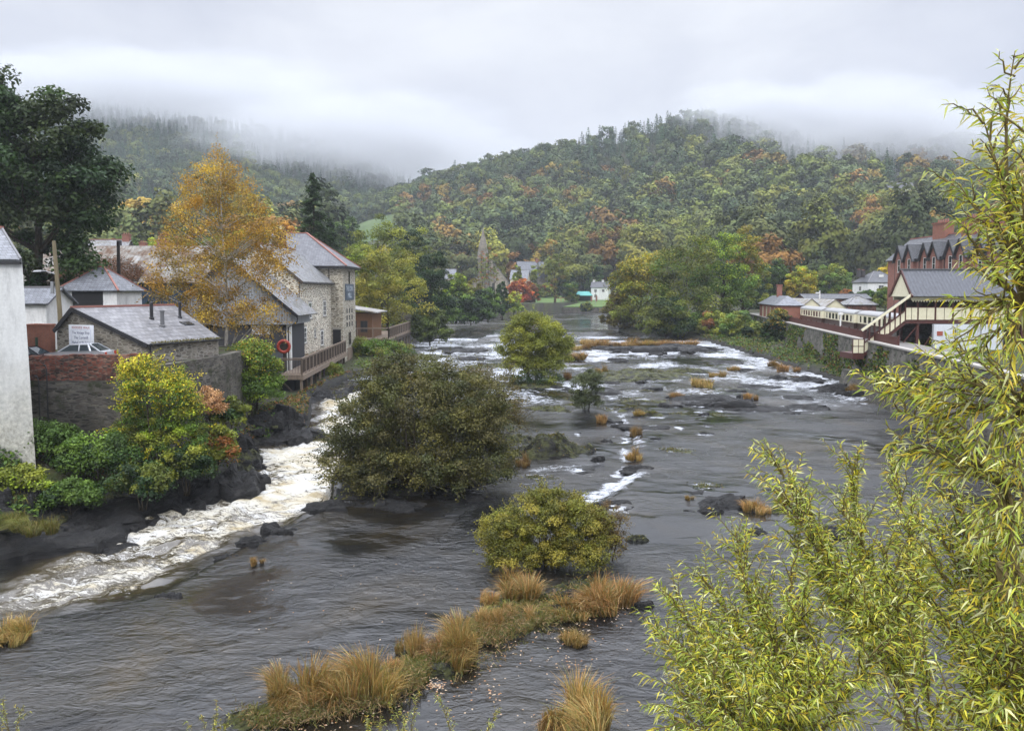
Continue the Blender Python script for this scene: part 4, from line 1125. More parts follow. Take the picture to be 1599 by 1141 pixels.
# ------------------------------------------------------------------ parked cars
def make_car(name, label, loc, rotz, body_m, glass_m):
    t = thing(name, label, 'car', loc, rotz)
    W = 0.86
    prof = [(-2.05, 0.35), (-2.08, 0.62), (-1.95, 0.86), (-1.1, 0.98), (1.5, 1.02), (1.95, 0.92), (2.02, 0.6), (1.98, 0.35)]
    mb = MB(); n = len(prof); b0 = 0
    for (y, ins) in ((-W, 0.08), (-W - 0.02, 0.0), (W + 0.02, 0.0), (W, 0.08)):
        for (x, z) in prof: mb.v.append((x * (1 - ins * 0.5), y if ins == 0 else y * 1.0, z - (ins if z > 0.8 else 0)))
    for k in range(3):
        for i in range(n):
            j = (i + 1) % n; mb.f.append((k * n + i, k * n + j, (k + 1) * n + j, (k + 1) * n + i)); mb.m.append(0)
    mb.f.append(tuple(range(n))[::-1]); mb.f.append(tuple(range(3 * n, 4 * n))); mb.m += [0, 0]
    mb.build('body', body_m, t)
    r = [(-1.15, 0.97, 0.82), (-0.45, 1.42, 0.62), (0.9, 1.44, 0.62), (1.62, 1.0, 0.80)]
    cb = MB(); cb.mat(0)
    top = [(-0.45, 1.42), (0.2, 1.475), (0.9, 1.44)]
    cb.v = []; 
    roofp = [[(x, y, z) for y in (-0.62, -0.3, 0.3, 0.62)] for (x, z) in top]
    for row in roofp:
        row[1] = (row[1][0], row[1][1], row[1][2] + 0.03); row[2] = (row[2][0], row[2][1], row[2][2] + 0.03)
    for a, b in zip(roofp[:-1], roofp[1:]):
        for i in range(3): cb.face([a[i], b[i], b[i + 1], a[i + 1]])
    for sx in (-1, 1):
        for (a, b) in (((-1.15, 0.82 * sx, 0.96), (-0.45, 0.62 * sx, 1.42)), ((0.25, 0.83 * sx, 0.99), (0.22, 0.63 * sx, 1.46)), ((1.62, 0.80 * sx, 0.98), (0.9, 0.62 * sx, 1.44)), ((-0.45, 0.63 * sx, 1.425), (0.9, 0.63 * sx, 1.445))): cb.bar(a, b, 0.07, 0.07)
        cb.bar((1.0, 0.82 * sx, 0.98), (0.78, 0.63 * sx, 1.45), 0.1, 0.08)
    cb.build('roof', body_m, t)
    wn_ = MB(); wn_.face([(-1.13, -0.80, 0.97), (-1.13, 0.80, 0.97), (-0.46, 0.6, 1.41), (-0.46, -0.6, 1.41)]); wn_.build('windscreen', glass_m, t)
    wn_ = MB(); wn_.face([(1.60, 0.78, 0.99), (1.60, -0.78, 0.99), (0.91, -0.6, 1.43), (0.91, 0.6, 1.43)]); wn_.build('rear_window', glass_m, t)
    for sx in (-1, 1):
        for (a, b, c, d) in (((-1.1, 0.97), (0.22, 1.0), (0.2, 1.45), (-0.44, 1.41)), ((0.28, 1.0), (0.98, 1.0), (0.78, 1.44), (0.25, 1.45)), ((1.05, 1.0), (1.58, 1.0), (0.92, 1.42), (0.84, 1.43))):
            q = MB(); q.face([(x, sx * (0.815 - (z - 0.97) * 0.40), z) for (x, z) in (a, b, c, d)]); q.build('side_window', glass_m, t)
        for x in (-1.3, 1.28):
            q = MB(); q.prism([(x + 0.31 * math.cos(i * 0.524), 0.31 + 0.31 * math.sin(i * 0.524)) for i in range(12)], 'y', sx * 0.70, sx * 0.89); wh = q.build('wheel', M_BLACK, t)
            q = MB(); q.prism([(x + 0.2 * math.cos(i * 0.524), 0.31 + 0.2 * math.sin(i * 0.524)) for i in range(12)], 'y', sx * 0.892, sx * 0.905); q.build('rim', M_METAL, wh)
        q = MB(); q.box(-2.06, -1.86, min(sx * 0.5, sx * 0.78), max(sx * 0.5, sx * 0.78), 0.68, 0.82); q.build('headlight', M_METAL, t)
        q = MB(); q.box(1.90, 2.02, min(sx * 0.6, sx * 0.82), max(sx * 0.6, sx * 0.82), 0.68, 0.92); q.build('tail_light', M_RED, t)
    return t
M_CAR_S = plain('silver_paint', (0.52, 0.54, 0.56), 0.25, 0.3); M_CAR_D = plain('dark_blue_paint', (0.014, 0.018, 0.026), 0.2)
M_CARGLASS = plain('car_glass', (0.03, 0.04, 0.045), 0.05)
make_car('parked_car', 'silver hatchback parked behind the brick wall under the sign', (-29.9, 52.5, 6.92), R(4), M_CAR_S, M_CARGLASS)
make_car('parked_car', 'dark car parked between the white building and the silver car', (-34.0, 52.2, 6.72), R(8), M_CAR_D, M_CARGLASS)

# ------------------------------------------------------------------ poles
t = thing('utility_pole', 'mossy leaning wooden utility pole with a street lamp arm', 'pole', (-37.2, 62, 6.5))
q = MB(); q.tube([(0.35, 0, -0.5), (0.25, 0, 4), (-0.05, 0, 9.6)], [0.20, 0.18, 0.14], 9); q.build('post', M_POLE, t)
q = MB(); q.box(-0.28, -0.06, -0.28, -0.12, 5.3, 6.3); q.build('junction_box', M_METAL, t)
q = MB(); q.tube([(0.05, -0.1, 6.9), (-0.7, -0.15, 7.15), (-1.1, -0.15, 7.15)], 0.035, 6); ar = q.build('lamp_arm', M_METAL, t)
q = MB(); q.hexa([(-1.7, -0.27, 7.08), (-1.0, -0.27, 7.1), (-1.0, -0.03, 7.1), (-1.7, -0.03, 7.08), (-1.6, -0.22, 7.2), (-1.05, -0.22, 7.24), (-1.05, -0.08, 7.24), (-1.6, -0.08, 7.2)]); q.build('lantern', M_METAL, ar)
t = thing('utility_pole', 'straight dark tarred pole behind the white garage', 'pole', (-43.9, 85, 6.9))
q = MB(); q.tube([(0, 0, -0.5), (0, 0, 10.6)], [0.21, 0.17], 9); q.build('post', M_POLE_D, t)
q = MB(); q.box(-0.12, 0.35, -0.12, 0.12, 10.2, 10.75); q.build('cap', M_LEAD, t)

# ------------------------------------------------------------------ sheet-roofed works and the houses behind
t = thing('industrial_shed', 'big shed with mossy rust-stained sheet roof behind the birch', 'shed', (-52, 104, 6))
mb = MB(); mb.box(-11, 12, -6, 6, -1, 7.2); mb.build('wall', M_CORR_BLUE, t)
r = MB(); r.slab([(-11.5, -6.6, 7.1), (12.5, -6.6, 7.1), (12.5, 0, 12.2), (-11.5, 0, 12.2)], 0.15).slab([(12.5, 6.6, 7.1), (-11.5, 6.6, 7.1), (-11.5, 0, 12.2), (12.5, 0, 12.2)], 0.15); ro = r.build('roof', M_CORR_ROOF, t)
for x0 in (-8.5, -4.0, 1.5, 6.5):
    q = MB(); q.slab([(x0, -4.6, 8.72), (x0 + 0.9, -4.6, 8.72), (x0 + 0.9, -2.0, 10.72), (x0, -2.0, 10.72)], 0.05); q.build('rooflight', M_CORR_PALE, ro)
rs = np.random.default_rng(19); n = 5200
u = rs.random(n); v = rs.random(n) ** 0.7
sx = -7 + 11 * u; sy = -6.5 + 4.2 * (1 - v) * (0.35 + 0.65 * np.sin(u * 3.0))
p = np.stack([sx, sy, 7.15 + (sy + 6.6) * 0.773 + rs.random(n) * 0.45], -1)
o = link_mesh('dead_creeper', leaves_mesh('dead_creeper', p, unit(rs.normal(size=(n, 3)) + [0, -0.5, 1]), rs.normal(size=(n, 3)), 0.28, 0.12, pick_cols(rs, [(0.13, 0.06, 0.03), (0.09, 0.045, 0.025), (0.17, 0.08, 0.04)], n)), M_LEAF, t)
house('slate_roofed_house', 'grey slate roofed house with a small gable beyond the big shed', 'house', (-79, 150, 8), R(0), 7.5, 8, 9.4, 4.6, M_STONE, M_SLATE_OLD, ridge=M_TILE, chims=((3.2, 0, 1.4, 0.8, 1.0),))
house('brick_house', 'house with two stout red brick chimneys peeping over the big shed roof', 'house', (-71.5, 152, 8), R(0), 11, 8, 9.0, 3.6, M_BRICK_OLD, M_SLATE_OLD, chims=((-2.0, 0, 1.3, 0.9, 1.0), (2.0, 0, 2.1, 1.0, 1.6)))
# ------------------------------------------------------------------ the corn mill
t = thing('stone_mill', 'old stone corn mill with a tower and slate roofs beside the cascade', 'mill', (-26.1, 93, 0))
MO = Vector((-26.1, 93, 0))
mb = MB()
mb.prism([(-10.2, -1), (0, -1), (0, 13.5), (-5.1, 17.75), (-10.2, 13.5)], 'y', 0, 16.6)
mb.build('wall', M_STONE_MILL, t)
mb = MB(); mb.box(-9.0, 1.7, 16.6, 25.3, -1, 15.8); tw = mb.build('tower', M_STONE_TOWER, t)
r = MB(); k = 4.25 / 5.1
r.slab([(0.55, -0.35, 13.2), (0.55, 16.6, 13.2), (-5.1, 16.6, 17.95), (-5.1, -0.35, 17.95)], 0.16).slab([(-10.75, 16.6, 13.2), (-10.75, -0.35, 13.2), (-5.1, -0.35, 17.95), (-5.1, 16.6, 17.95)], 0.16)
ro = r.build('roof', M_SLATE_OLD, t)
q = MB(); q.bar((-5.1, -0.4, 18.0), (-5.1, 16.6, 18.0), 0.25, 0.14); q.build('ridge_tile', M_TILE, ro)
q = MB(); q.box(-1.9, -0.7, 4.4, 5.3, 0, 0.1); sk = q.build('skylight', M_GLASS, ro); sk.rotation_euler = (0, math.atan(k), 0); sk.location = (-0.55, 0, 13.75)
r = MB(); e = 0.75
c = [(1.7 + e, 16.6 - e, 15.65), (1.7 + e, 25.3 + e, 15.65), (-9.0 - e, 25.3 + e, 15.65), (-9.0 - e, 16.6 - e, 15.65)]
a, b = (-4.6, 20.95, 20.7), (-9.0 - e, 20.95, 20.7)
r.slab([c[0], c[1], a], 0.18).slab([c[3], c[0], a, b], 0.18).slab([c[1], c[2], b, a], 0.18)
ro = r.build('tower_roof', M_SLATE_W, t)
q = MB(); q.bar(a, b, 0.24, 0.14).bar((c[0][0], c[0][1], c[0][2] + 0.05), (a[0], a[1], a[2] + 0.04), 0.26, 0.13).bar((c[1][0], c[1][1], c[1][2] + 0.05), (a[0], a[1], a[2] + 0.04), 0.26, 0.13); q.build('ridge_tile', M_TILE, ro)
q = MB(); q.box(-9.0 - e + .2, 1.7 + e - 0.1, 16.6 - e + 0.05, 16.6 - e + 0.15, 15.25, 15.45).box(1.7 + e - 0.15, 1.7 + e - 0.05, 16.6 - e + 0.16, 25.3 + e - .1, 15.25, 15.45); q.build('gutter', M_BLACK, t)
q = MB(); q.tube([(0.62, -0.3, 13.02), (0.62, 16.4, 13.02)], 0.08, 6); q.build('gutter', M_BLACK, t)
q = MB(); q.bar((-10.8, -0.42, 13.05), (-5.1, -0.42, 17.8), 0.08, 0.3).bar((0.6, -0.42, 13.05), (-5.1, -0.42, 17.8), 0.08, 0.3); q.build('bargeboard', M_DECK_D, t)
q = MB(); q.box(-8.6, -7.5, 17.4, 18.6, 15.5, 19.6).box(-8.7, -7.4, 17.3, 18.7, 19.603, 19.8); q.build('chimney', M_BRICK_OLD, t)
q = MB(); q.box(-6.4, -5.2, 11.6, 12.8, 16.5, 20.3).box(-6.5, -5.1, 11.5, 12.9, 20.303, 20.5); co = q.build('chimney', M_BRICK_OLD, t)
q = MB(); q.lathe([(0.14, 20.51), (0.12, 20.95), (0.15, 21.0)], -5.8, 12.2, 8); q.build('chimney_pots', M_CREAM, co)
M_LINTEL = plain('stone_lintel', (0.30, 0.28, 0.24), 0.8)
for (y, z, w, h, br) in ((5.0, 8.5, 1.6, 2.1, (1, 2)), (12.6, 8.6, 1.6, 2.1, (1, 2)), (2.4, 5.5, 1.6, 2.0, (1, 2)), (7.3, 5.9, 0.75, 1.1, (0, 1)), (11.0, 4.6, 1.5, 2.05, (1, 2))):
    wall_window(t, (0, y, z), (0, 1, 0), (1, 0, 0), w, h, M_WPAINT, br, M_LINTEL, 'window', M_LINTEL)
# tower openings
mb = MB(); mb.box(0.2, 1.35, 16.55, 16.7, 3.2, 6.5); dr = mb.build('doorway', M_DARK, t)
mb = MB(); mb.box(0.12, 1.43, 16.53, 16.58, 6.5, 6.8); mb.build('lintel', M_LINTEL, dr)
wall_window(t, (1.7, 20.9, 12.9), (0, 1, 0), (1, 0, 0), 0.9, 2.1, M_DECK_D, (0, 1), None, 'window')
for i in range(3):
    for j in range(3):
        mb = MB(); mb.box(1.66, 1.72, 18.9 + i * 1.75, 19.55 + i * 1.75, 8.0 - j * 1.0 + 0.75, 8.0 - j * 1.0 + 1.45); mb.build('vent_slit', M_DARK, tw)
wall_window(t, (1.7, 20.9, 4.0), (0, 1, 0), (1, 0, 0), 1.6, 1.9, M_DECK_D, (1, 1), M_LINTEL, 'window')
mb = MB()
for i in range(7): mb.box(1.71, 1.83, 19.2 + i * 0.52, 19.2 + i * 0.52 + 0.49, 0.6, 3.6)
mb.build('timber_boarding', M_DECK, t)
mb = MB(); mb.tube([(0.08, -0.06, 2.4), (0.08, -0.06, 13.2)], 0.06, 6); mb.build('downpipe', M_BLACK, t)
mb = MB(); mb.tube([(-0.25, 16.5, 15.4), (-0.25, 16.5, 12.0)], 0.06, 6); mb.build('downpipe', M_BLACK, t)
sg = thing('mill_sign', 'blue grey name board high on the stone mill tower facing the river', 'sign', (-26.1 + 1.74, 93 + 20.95, 10.7), R(90))
mb = MB(); mb.box(-3.0, 3.0, -0.04, 0.03, 0, 2.4); mb.build('panel', plain('sign_slate_blue', (0.075, 0.10, 0.135), 0.5), sg)
M_LET = plain('sign_pale', (0.55, 0.60, 0.64), 0.5)
text_mesh('THE CORN', 1.05, M_LET, sg, (0, -0.046, 1.68), (R(90), 0, 0), 'lettering', 0.004, 'CENTER', 0.92)
text_mesh('MILL', 1.05, M_LET, sg, (0, -0.046, 0.68), (R(90), 0, 0), 'lettering', 0.004, 'CENTER', 1.3)

# sheet-clad building in front of the mill's gable
t = thing('sheet_clad_building', 'grey sheet-clad gabled building joined to the front of the stone mill', 'building', (-31.3, 84.5, 0))
mb = MB(); mb.prism([(-4.9, 8.3), (6.6, 8.3), (6.6, 10.0), (0, 15.5), (-4.9, 11.6)], 'y', 0, 8.2); mb.build('cladding', M_CORR, t)
mb = MB(); mb.box(-4.7, 5.9, 0.4, 8.2, 0.5, 8.3); mb.build('wall', plain('dark_lower_wall', (0.045, 0.045, 0.05), 0.7), t)
r = MB(); r.slab([(7.6, -0.5, 9.35), (7.6, 8.2, 9.35), (0, 8.2, 15.75), (0, -0.5, 15.75)], 0.14).slab([(-5.6, 8.2, 11.2), (-5.6, -0.5, 11.2), (0, -0.5, 15.75), (0, 8.2, 15.75)], 0.14); r.build('roof', M_SLATE_OLD, t)
q = MB(); q.bar((7.6, -0.56, 9.2), (0, -0.56, 15.6), 0.09, 0.32).bar((-5.6, -0.56, 11.05), (0, -0.56, 15.6), 0.09, 0.32); q.build('bargeboard', M_BLACK, t)
q = MB(); q.tube([(7.5, -0.4, 9.1), (7.4, -0.2, 8.6), (6.4, -0.1, 8.0), (6.4, -0.1, 2.5)], 0.075, 6); q.build('downpipe', M_BLACK, t)
q = MB(); q.box(6.0, 6.5, 0.5, 0.9, 2.5, 8.29); q.build('corner_post', M_WPAINT, t)
q = MB(); q.box(2.2, 4.2, 0.33, 0.39, 7.2, 8.2); q.build('white_panel', M_WPAINT, t)
wall_window(t, (3.0, 0.4, 3.2), (1, 0, 0), (0, -1, 0), 1.6, 2.4, M_BLACK, (1, 0), None, 'window')
q = MB(); q.box(3.9, 5.6, 0.2, 0.39, 2.6, 5.2); q.build('door', plain('grey_door', (0.10, 0.11, 0.12), 0.5), t)
lb = thing('lifebuoy', 'red ring lifebuoy in its housing at the end of the mill deck', 'lifebuoy', (-24.9, 82.6, 6.0))
q = MB(); n1, n2 = 18, 8
for i in range(n1):
    for j in range(n2):
        a_, b_ = 2 * math.pi * i / n1, 2 * math.pi * j / n2
        q.v.append(((0.62 + 0.17 * math.cos(b_)) * math.cos(a_), 0.15 * math.sin(b_), (0.62 + 0.17 * math.cos(b_)) * math.sin(a_)))
for i in range(n1):
    for j in range(n2): q.f.append((i * n2 + j, ((i + 1) % n1) * n2 + j, ((i + 1) % n1) * n2 + (j + 1) % n2, i * n2 + (j + 1) % n2)); q.m.append(0)
q.build('ring', plain('faded_lifebuoy_red', (.36, .045, .025), .5), lb, True)
q = MB(); q.box(-0.45, 0.45, 0.2, 0.3, -0.6, 0.6).box(-0.06, 0.06, 0.2, 0.3, -2.6, -0.6); q.build('mount', M_DECK_D, lb)

# ------------------------------------------------------------------ timber decks over the water
def railing(parent, pts, zf, h, step=1.9, m=None, mesh_m=None):
    m = m or M_DECK
    for (a, b) in zip(pts[:-1], pts[1:]):
        a_, b_ = Vector(a), Vector(b); L_ = (b_ - a_).length; n_ = max(1, int(round(L_ / step)))
        q = MB(); q.bar(a_ + Vector((0, 0, zf + h)), b_ + Vector((0, 0, zf + h)), 0.16, 0.08).bar(a_ + Vector((0, 0, zf + h * 0.92)), b_ + Vector((0, 0, zf + h * 0.92)), 0.06, 0.12).bar(a_ + Vector((0, 0, zf + 0.14)), b_ + Vector((0, 0, zf + 0.14)), 0.07, 0.1); q.build('rail', m, parent)
        for i in range(n_ + 1):
            p_ = a_.lerp(b_, i / n_); q = MB(); q.box(p_.x - 0.08, p_.x + 0.08, p_.y - 0.08, p_.y + 0.08, zf - 0.5, zf + h + 0.03); q.build('post', m, parent)
        q = MB(); k_ = max(2, int(L_ / 0.16)); 
        for i in range(1, k_):
            p_ = a_.lerp(b_, i / k_); q.box(p_.x - 0.018, p_.x + 0.018, p_.y - 0.018, p_.y + 0.018, zf + 0.18, zf + h * 0.88)
        q.build('balusters', mesh_m or M_DECK_D, parent)
t = thing('mill_deck', 'weathered timber terrace with railing on posts over the water beside the mill', 'deck', (-22.2, 79.8, 0), math.atan2(1.9, 30.0))
mb = MB(); z = 3.2
for i in range(18): mb.box(-2.45 + i * 0.138, -2.45 + i * 0.138 + 0.128, 0, 30, z - 0.06, z)
mb.build('deck_boards', M_DECK, t)
mb = MB(); mb.box(0.03, 0.2, -0.1, 30, z - 0.55, z - 0.03).box(-2.45, 0.03, -0.15, 0, z - 0.5, z + 0.02)
for i in range(15): mb.box(-2.4, 0.03, 0.3 + i * 2.0, 0.45 + i * 2.0, z - 0.36, z - 0.065)
mb.build('frame', M_DECK, t)
for i in range(12):
    mb = MB(); mb.box(-0.22, 0.02, 0.1 + i * 2.6, 0.34 + i * 2.6, -0.8, z - 0.56); mb.build('support_post', M_DECK_D if i % 2 else M_DECK, t)
mb = MB(); mb.bar((-0.1, 0.2, 0.4), (-2.2, 0.2, 2.6), 0.14).bar((-0.1, 5.4, 0.4), (-2.2, 5.4, 2.6), 0.14); mb.build('brace', M_DECK_D, t)
mb = MB(); mb.box(-2.6, -0.9, 1.0, 29, -0.5, z - 0.7); mb.build('undercroft_shade', M_DARK, t)  # solid near-black block stands in for the shade beneath the terrace
railing(t, [(-2.4, 0, 0), (0, 0, 0), (0, 29.8, 0)], z, 1.75, 2.0, M_DECK)
for i in range(5):
    o = thing('planter', 'terracotta planter number on the mill terrace below the ground floor windows', 'planter', (-25.35, 94.5 + i * 1.9, 3.2), 0, 'planters along the mill terrace')
    o['label'] = 'terracotta planter standing on the mill terrace under the windows'
    q = MB(); q.hexa([(-0.3, -0.6, 0), (0.3, -0.6, 0), (0.3, 0.6, 0), (-0.3, 0.6, 0), (-0.38, -0.7, 0.75), (0.38, -0.7, 0.75), (0.38, 0.7, 0.75), (-0.38, 0.7, 0.75)]); q.build('pot', plain('terracotta', (0.34, 0.19, 0.14), 0.8) if i == 0 else bpy.data.materials['terracotta'], o)
    rs = np.random.default_rng(i); n = 120
    p = rs.normal(size=(n, 3)) * [0.2, 0.4, 0.12] + [0, 0, 0.85]
    link_mesh('plant', leaves_mesh('plant', p, unit(rs.normal(size=(n, 3)) + [0, 0, .6]), rs.normal(size=(n, 3)), 0.16, 0.08, pick_cols(rs, GREEN_M + RUST, n)), M_LEAF, o)
t = thing('far_deck', 'second timber deck with railing jutting over the river beyond the mill tower', 'deck', (-24, 128, 0))
z = 4.4
mb = MB(); mb.box(-4, 4.2, -6, 20, z - 0.25, z); mb.build('deck_boards', M_DECK, t)
mb = MB(); mb.box(4.2, 4.35, -6, 20, z - 0.7, z - 0.26).box(-4, 4.2, -6.15, -6.0, z - 0.7, z - 0.26); mb.build('frame', M_DECK_D, t)
for i in range(8):
    mb = MB(); mb.box(3.8, 4.1, -5.8 + i * 3.6, -5.5 + i * 3.6, 0, z - 0.26); mb.build('support_post', M_DECK, t)
mb = MB(); mb.box(-3.9, 2.6, -5.4, 19, 0.5, z - 0.8); mb.build('undercroft_shade', M_DARK, t)  # near-black fill painted in for the shade below these boards
railing(t, [(-3.5, -5.9, 0), (4.1, -5.9, 0), (4.1, 20, 0)], z, 1.75, 2.2)
t = thing('timber_hut', 'brown timber cabin with grey lean-to roof on the far deck', 'hut', (-25.6, 127.5, 4.4))
mb = MB(); mb.box(-3, 2.6, -3, 6, 0, 4.0)
mb.build('wall', wood('cabin_boards', (0.19, 0.095, 0.045)), t)
mb = MB(); mb.slab([(-3.4, -3.8, 5.3), (3.6, -3.8, 4.2), (3.6, 6.6, 4.2), (-3.4, 6.6, 5.3)], 0.2); mb.build('roof', M_CORR_PALE, t)
for x_ in (-0.9, 0.9):
    wall_window(t, (x_ + 0.4, -3, 0.9), (1, 0, 0), (0, -1, 0), 1.2, 1.9, M_DECK_D, (1, 0), None, 'window')

# ------------------------------------------------------------------ station side: river wall, platform, fence
t = MB(); pts = [(a, b) for a, b in WALL_LINE]
for (a, b) in zip(pts[:-1], pts[1:]):
    a2, b2 = Vector((*a, 0)), Vector((*b, 0)); d = (b2 - a2).normalized(); n_ = Vector((d.y, -d.x, 0))
    t.hexa([a2 - n_ * 0.7 + Vector((0, 0, -1)), a2 + n_ * 0.6 + Vector((0, 0, -1)), b2 + n_ * 0.6 + Vector((0, 0, -1)), b2 - n_ * 0.7 + Vector((0, 0, -1)),
            a2 - n_ * 0.0 + Vector((0, 0, 6.25)), a2 + n_ * 0.6 + Vector((0, 0, 6.25)), b2 + n_ * 0.6 + Vector((0, 0, 6.25)), b2 + Vector((0, 0, 6.25))])
sw = thing('river_wall', 'high grey stone river wall holding up the railway platform', 'wall', (0, 0, 0))
t.build('wall', M_STONE_STATION, sw)
q = MB()
for (a, b) in zip(pts[:-1], pts[1:]):
    a2, b2 = Vector((*a, 6.35)), Vector((*b, 6.35)); d = (b2 - a2).normalized(); n_ = Vector((d.y, -d.x, 0))
    q.bar(a2 + n_ * 0.27, b2 + n_ * 0.27, 0.8, 0.18)
q.build('coping', plain('pale_coping', (0.33, 0.31, 0.28), 0.8), sw)
q = MB()
for (a, b, z0_) in ((WALL_LINE[0], WALL_LINE[1], 2.6), (WALL_LINE[1], WALL_LINE[2], 2.6)):
    a2, b2 = Vector((*a, z0_)), Vector((*b, z0_)); d = (b2 - a2).normalized(); n_ = Vector((d.y, -d.x, 0))
    q.hexa([a2 - n_ * 2.0 - Vector((0, 0, 3.5)), a2 - n_ * 0.3 - Vector((0, 0, 3.5)), b2 - n_ * 0.3 - Vector((0, 0, 3.5)), b2 - n_ * 2.0 - Vector((0, 0, 3.5)), a2 - n_ * 1.3, a2 - n_ * 0.3, b2 - n_ * 0.3, b2 - n_ * 1.3])
q.build('plinth', M_STONE_DARK, sw)
def along(s0):
    """point and direction at distance s0 along the wall line from its second vertex"""
    rem = s0
    for (a, b) in zip(WALL_LINE[1:-1], WALL_LINE[2:]):
        a2, b2 = Vector((*a, 0)), Vector((*b, 0)); l_ = (b2 - a2).length
        if rem <= l_: return a2 + (b2 - a2) * (rem / l_), (b2 - a2).normalized()
        rem -= l_
    return b2, (b2 - a2).normalized()
pm = MB(); strip = []
for s0 in range(0, 152, 8):
    p_, d_ = along(s0); n_ = Vector((d_.y, -d_.x, 0)); strip.append((p_ + n_ * 0.65, p_ + n_ * 4.6))
for (a, b), (c_, d_) in zip(strip[:-1], strip[1:]):
    pm.hexa([a + Vector((0, 0, 4.9)), b + Vector((0, 0, 4.9)), d_ + Vector((0, 0, 4.9)), c_ + Vector((0, 0, 4.9)), a + Vector((0, 0, 6.2)), b + Vector((0, 0, 6.2)), d_ + Vector((0, 0, 6.2)), c_ + Vector((0, 0, 6.2))])
tag(pm.build('platform', plain('platform_paving', (0.16, 0.15, 0.14), 0.85)), 'railway platform above the river wall', None, None, 'structure')
fe = thing('platform_fence', 'maroon paling fence along the platform above the river wall', 'fence', (0, 0, 0))
pal = MB(); rl = MB(); po = MB()
s0 = 12.0
while s0 < 88:
    p_, d_ = along(s0); n_ = Vector((d_.y, -d_.x, 0)); c_ = p_ + n_ * 0.75
    pal.box(c_.x - 0.04, c_.x + 0.04, c_.y - 0.06, c_.y + 0.06, 6.2, 7.3); s0 += 0.2
for i in range(12, 88, 4):
    a, _ = along(i); b, d_ = along(i + 4); n_ = Vector((d_.y, -d_.x, 0)) * 0.82
    for z_ in (6.5, 7.05): rl.bar(a + n_ + Vector((0, 0, z_)), b + n_ + Vector((0, 0, z_)), 0.08, 0.12)
    po.box((a + n_).x - 0.08, (a + n_).x + 0.08, (a + n_).y - 0.08, (a + n_).y + 0.08, 6.2, 7.42)
pal.build('palings', M_MAROON, fe); rl.build('rails', M_MAROON, fe); po.build('posts', M_MAROON, fe)
ls = thing('platform_lamp', 'short white lamp post on the platform beside the fence', 'lamp', (*along(37)[0][:2], 6.2))
q = MB(); q.tube([(1.0, 0.1, 0), (1.0, 0.1, 2.6)], 0.1, 7); q.build('post', M_WPAINT, ls)
q = MB(); q.box(0.75, 1.25, -0.1, 0.3, 2.6, 2.95); q.build('lantern', M_WPAINT, ls)

# ---- the train: three cream and brown carriages
def make_carriage(label):
    t = thing('train_carriage', label, 'train carriage', (0, 0, 0), 0, 'carriages of the train at the platform')
    Lc, w = 19.2, 1.38
    mb = MB(); mb.box(-Lc / 2, Lc / 2, -w, w, 0.95, 1.95); mb.build('lower_body', plain('carriage_brown', (0.040, 0.022, 0.016), 0.3) if 'carriage_brown' not in bpy.data.materials else bpy.data.materials['carriage_brown'], t)
    mb = MB(); mb.box(-Lc / 2, Lc / 2, -w - 0.005, w + 0.005, 1.952, 3.2); mb.build('upper_body', M_CREAM, t)
    rp = [(-w - 0.06, 3.202), (w + 0.06, 3.202)] + [((w + 0.06) * math.cos(a_), 3.24 + 0.52 * math.sin(a_)) for a_ in np.linspace(0.05, math.pi - 0.05, 11)]
    mb = MB(); mb.prism(rp, 'x', -Lc / 2 - 0.05, Lc / 2 + 0.05); ro = mb.build('roof', plain('carriage_roof', (0.30, 0.30, 0.30), 0.45) if 'carriage_roof' not in bpy.data.materials else bpy.data.materials['carriage_roof'], t, False)
    for i in range(8):
        for s_ in (-1, 1):
            mb = MB(); x_ = -7.9 + i * 2.26; wd = 1.35 if i not in (0, 3, 7) else 0.7
            mb.box(x_ - wd / 2, x_ + wd / 2, min(s_ * w, s_ * (w + 0.02)), max(s_ * w, s_ * (w + 0.02)), 2.12, 3.0); mb.build('window', M_GLASS, t)
    for i in (0, 3, 7):
        mb = MB(); x_ = -7.9 + i * 2.26 + 0.95; mb.box(x_ - 0.35, x_ + 0.35, -w - 0.025, -w, 1.0, 3.05); mb.build('door', M_CREAM, t)
    mb = MB(); mb.box(-Lc / 2 + 0.2, Lc / 2 - 0.2, -1.0, 1.0, 0.6, 0.945); mb.build('underframe', M_BLACK, t)
    for x_ in (-7.0, 7.0):
        mb = MB(); mb.box(x_ - 1.5, x_ + 1.5, -1.1, 1.1, 0.35, 0.6); bg = mb.build('bogie', M_BLACK, t)
        for dx in (-1.1, 1.1):
            mb = MB(); mb.prism([(x_ + dx + 0.45 * math.cos(i * 0.524), 0.46 + 0.45 * math.sin(i * 0.524)) for i in range(12)], 'y', -0.85, 0.85); mb.build('wheel', M_BLACK, bg)
    return t
tr = make_carriage('nearest cream and brown railway carriage, partly behind the covered stair')
labs = [None, 'middle cream and brown railway carriage of the train behind the maroon fence', 'farthest cream and brown railway carriage, alongside the red brick station house']
for i in range(3):
    o = tr if i == 0 else dup(tr, label=labs[i])
    p_, d_ = along(46 - 10 + i * 19.6); n_ = Vector((d_.y, -d_.x, 0))
    q_ = p_ + n_ * (6.6 - i * 0.4)
    o.location = (q_.x, q_.y, 5.45); o.rotation_euler = (0, 0, math.atan2(d_.y, d_.x))
rb = MB()
for i in range(0, 150, 8):
    a, d_ = along(i); b, d2 = along(i + 8); n_ = Vector((d_.y, -d_.x, 0)); n2 = Vector((d2.y, -d2.x, 0))
    for off in (5.75, 7.25): rb.bar(a + n_ * off + Vector((0, 0, 5.02)), b + n2 * off + Vector((0, 0, 5.02)), 0.08, 0.14)
tag(rb.build('railway_rails', plain('rail_steel', (0.11, 0.08, 0.06), 0.5)), 'pair of railway rails under the carriages', None, None, 'structure')

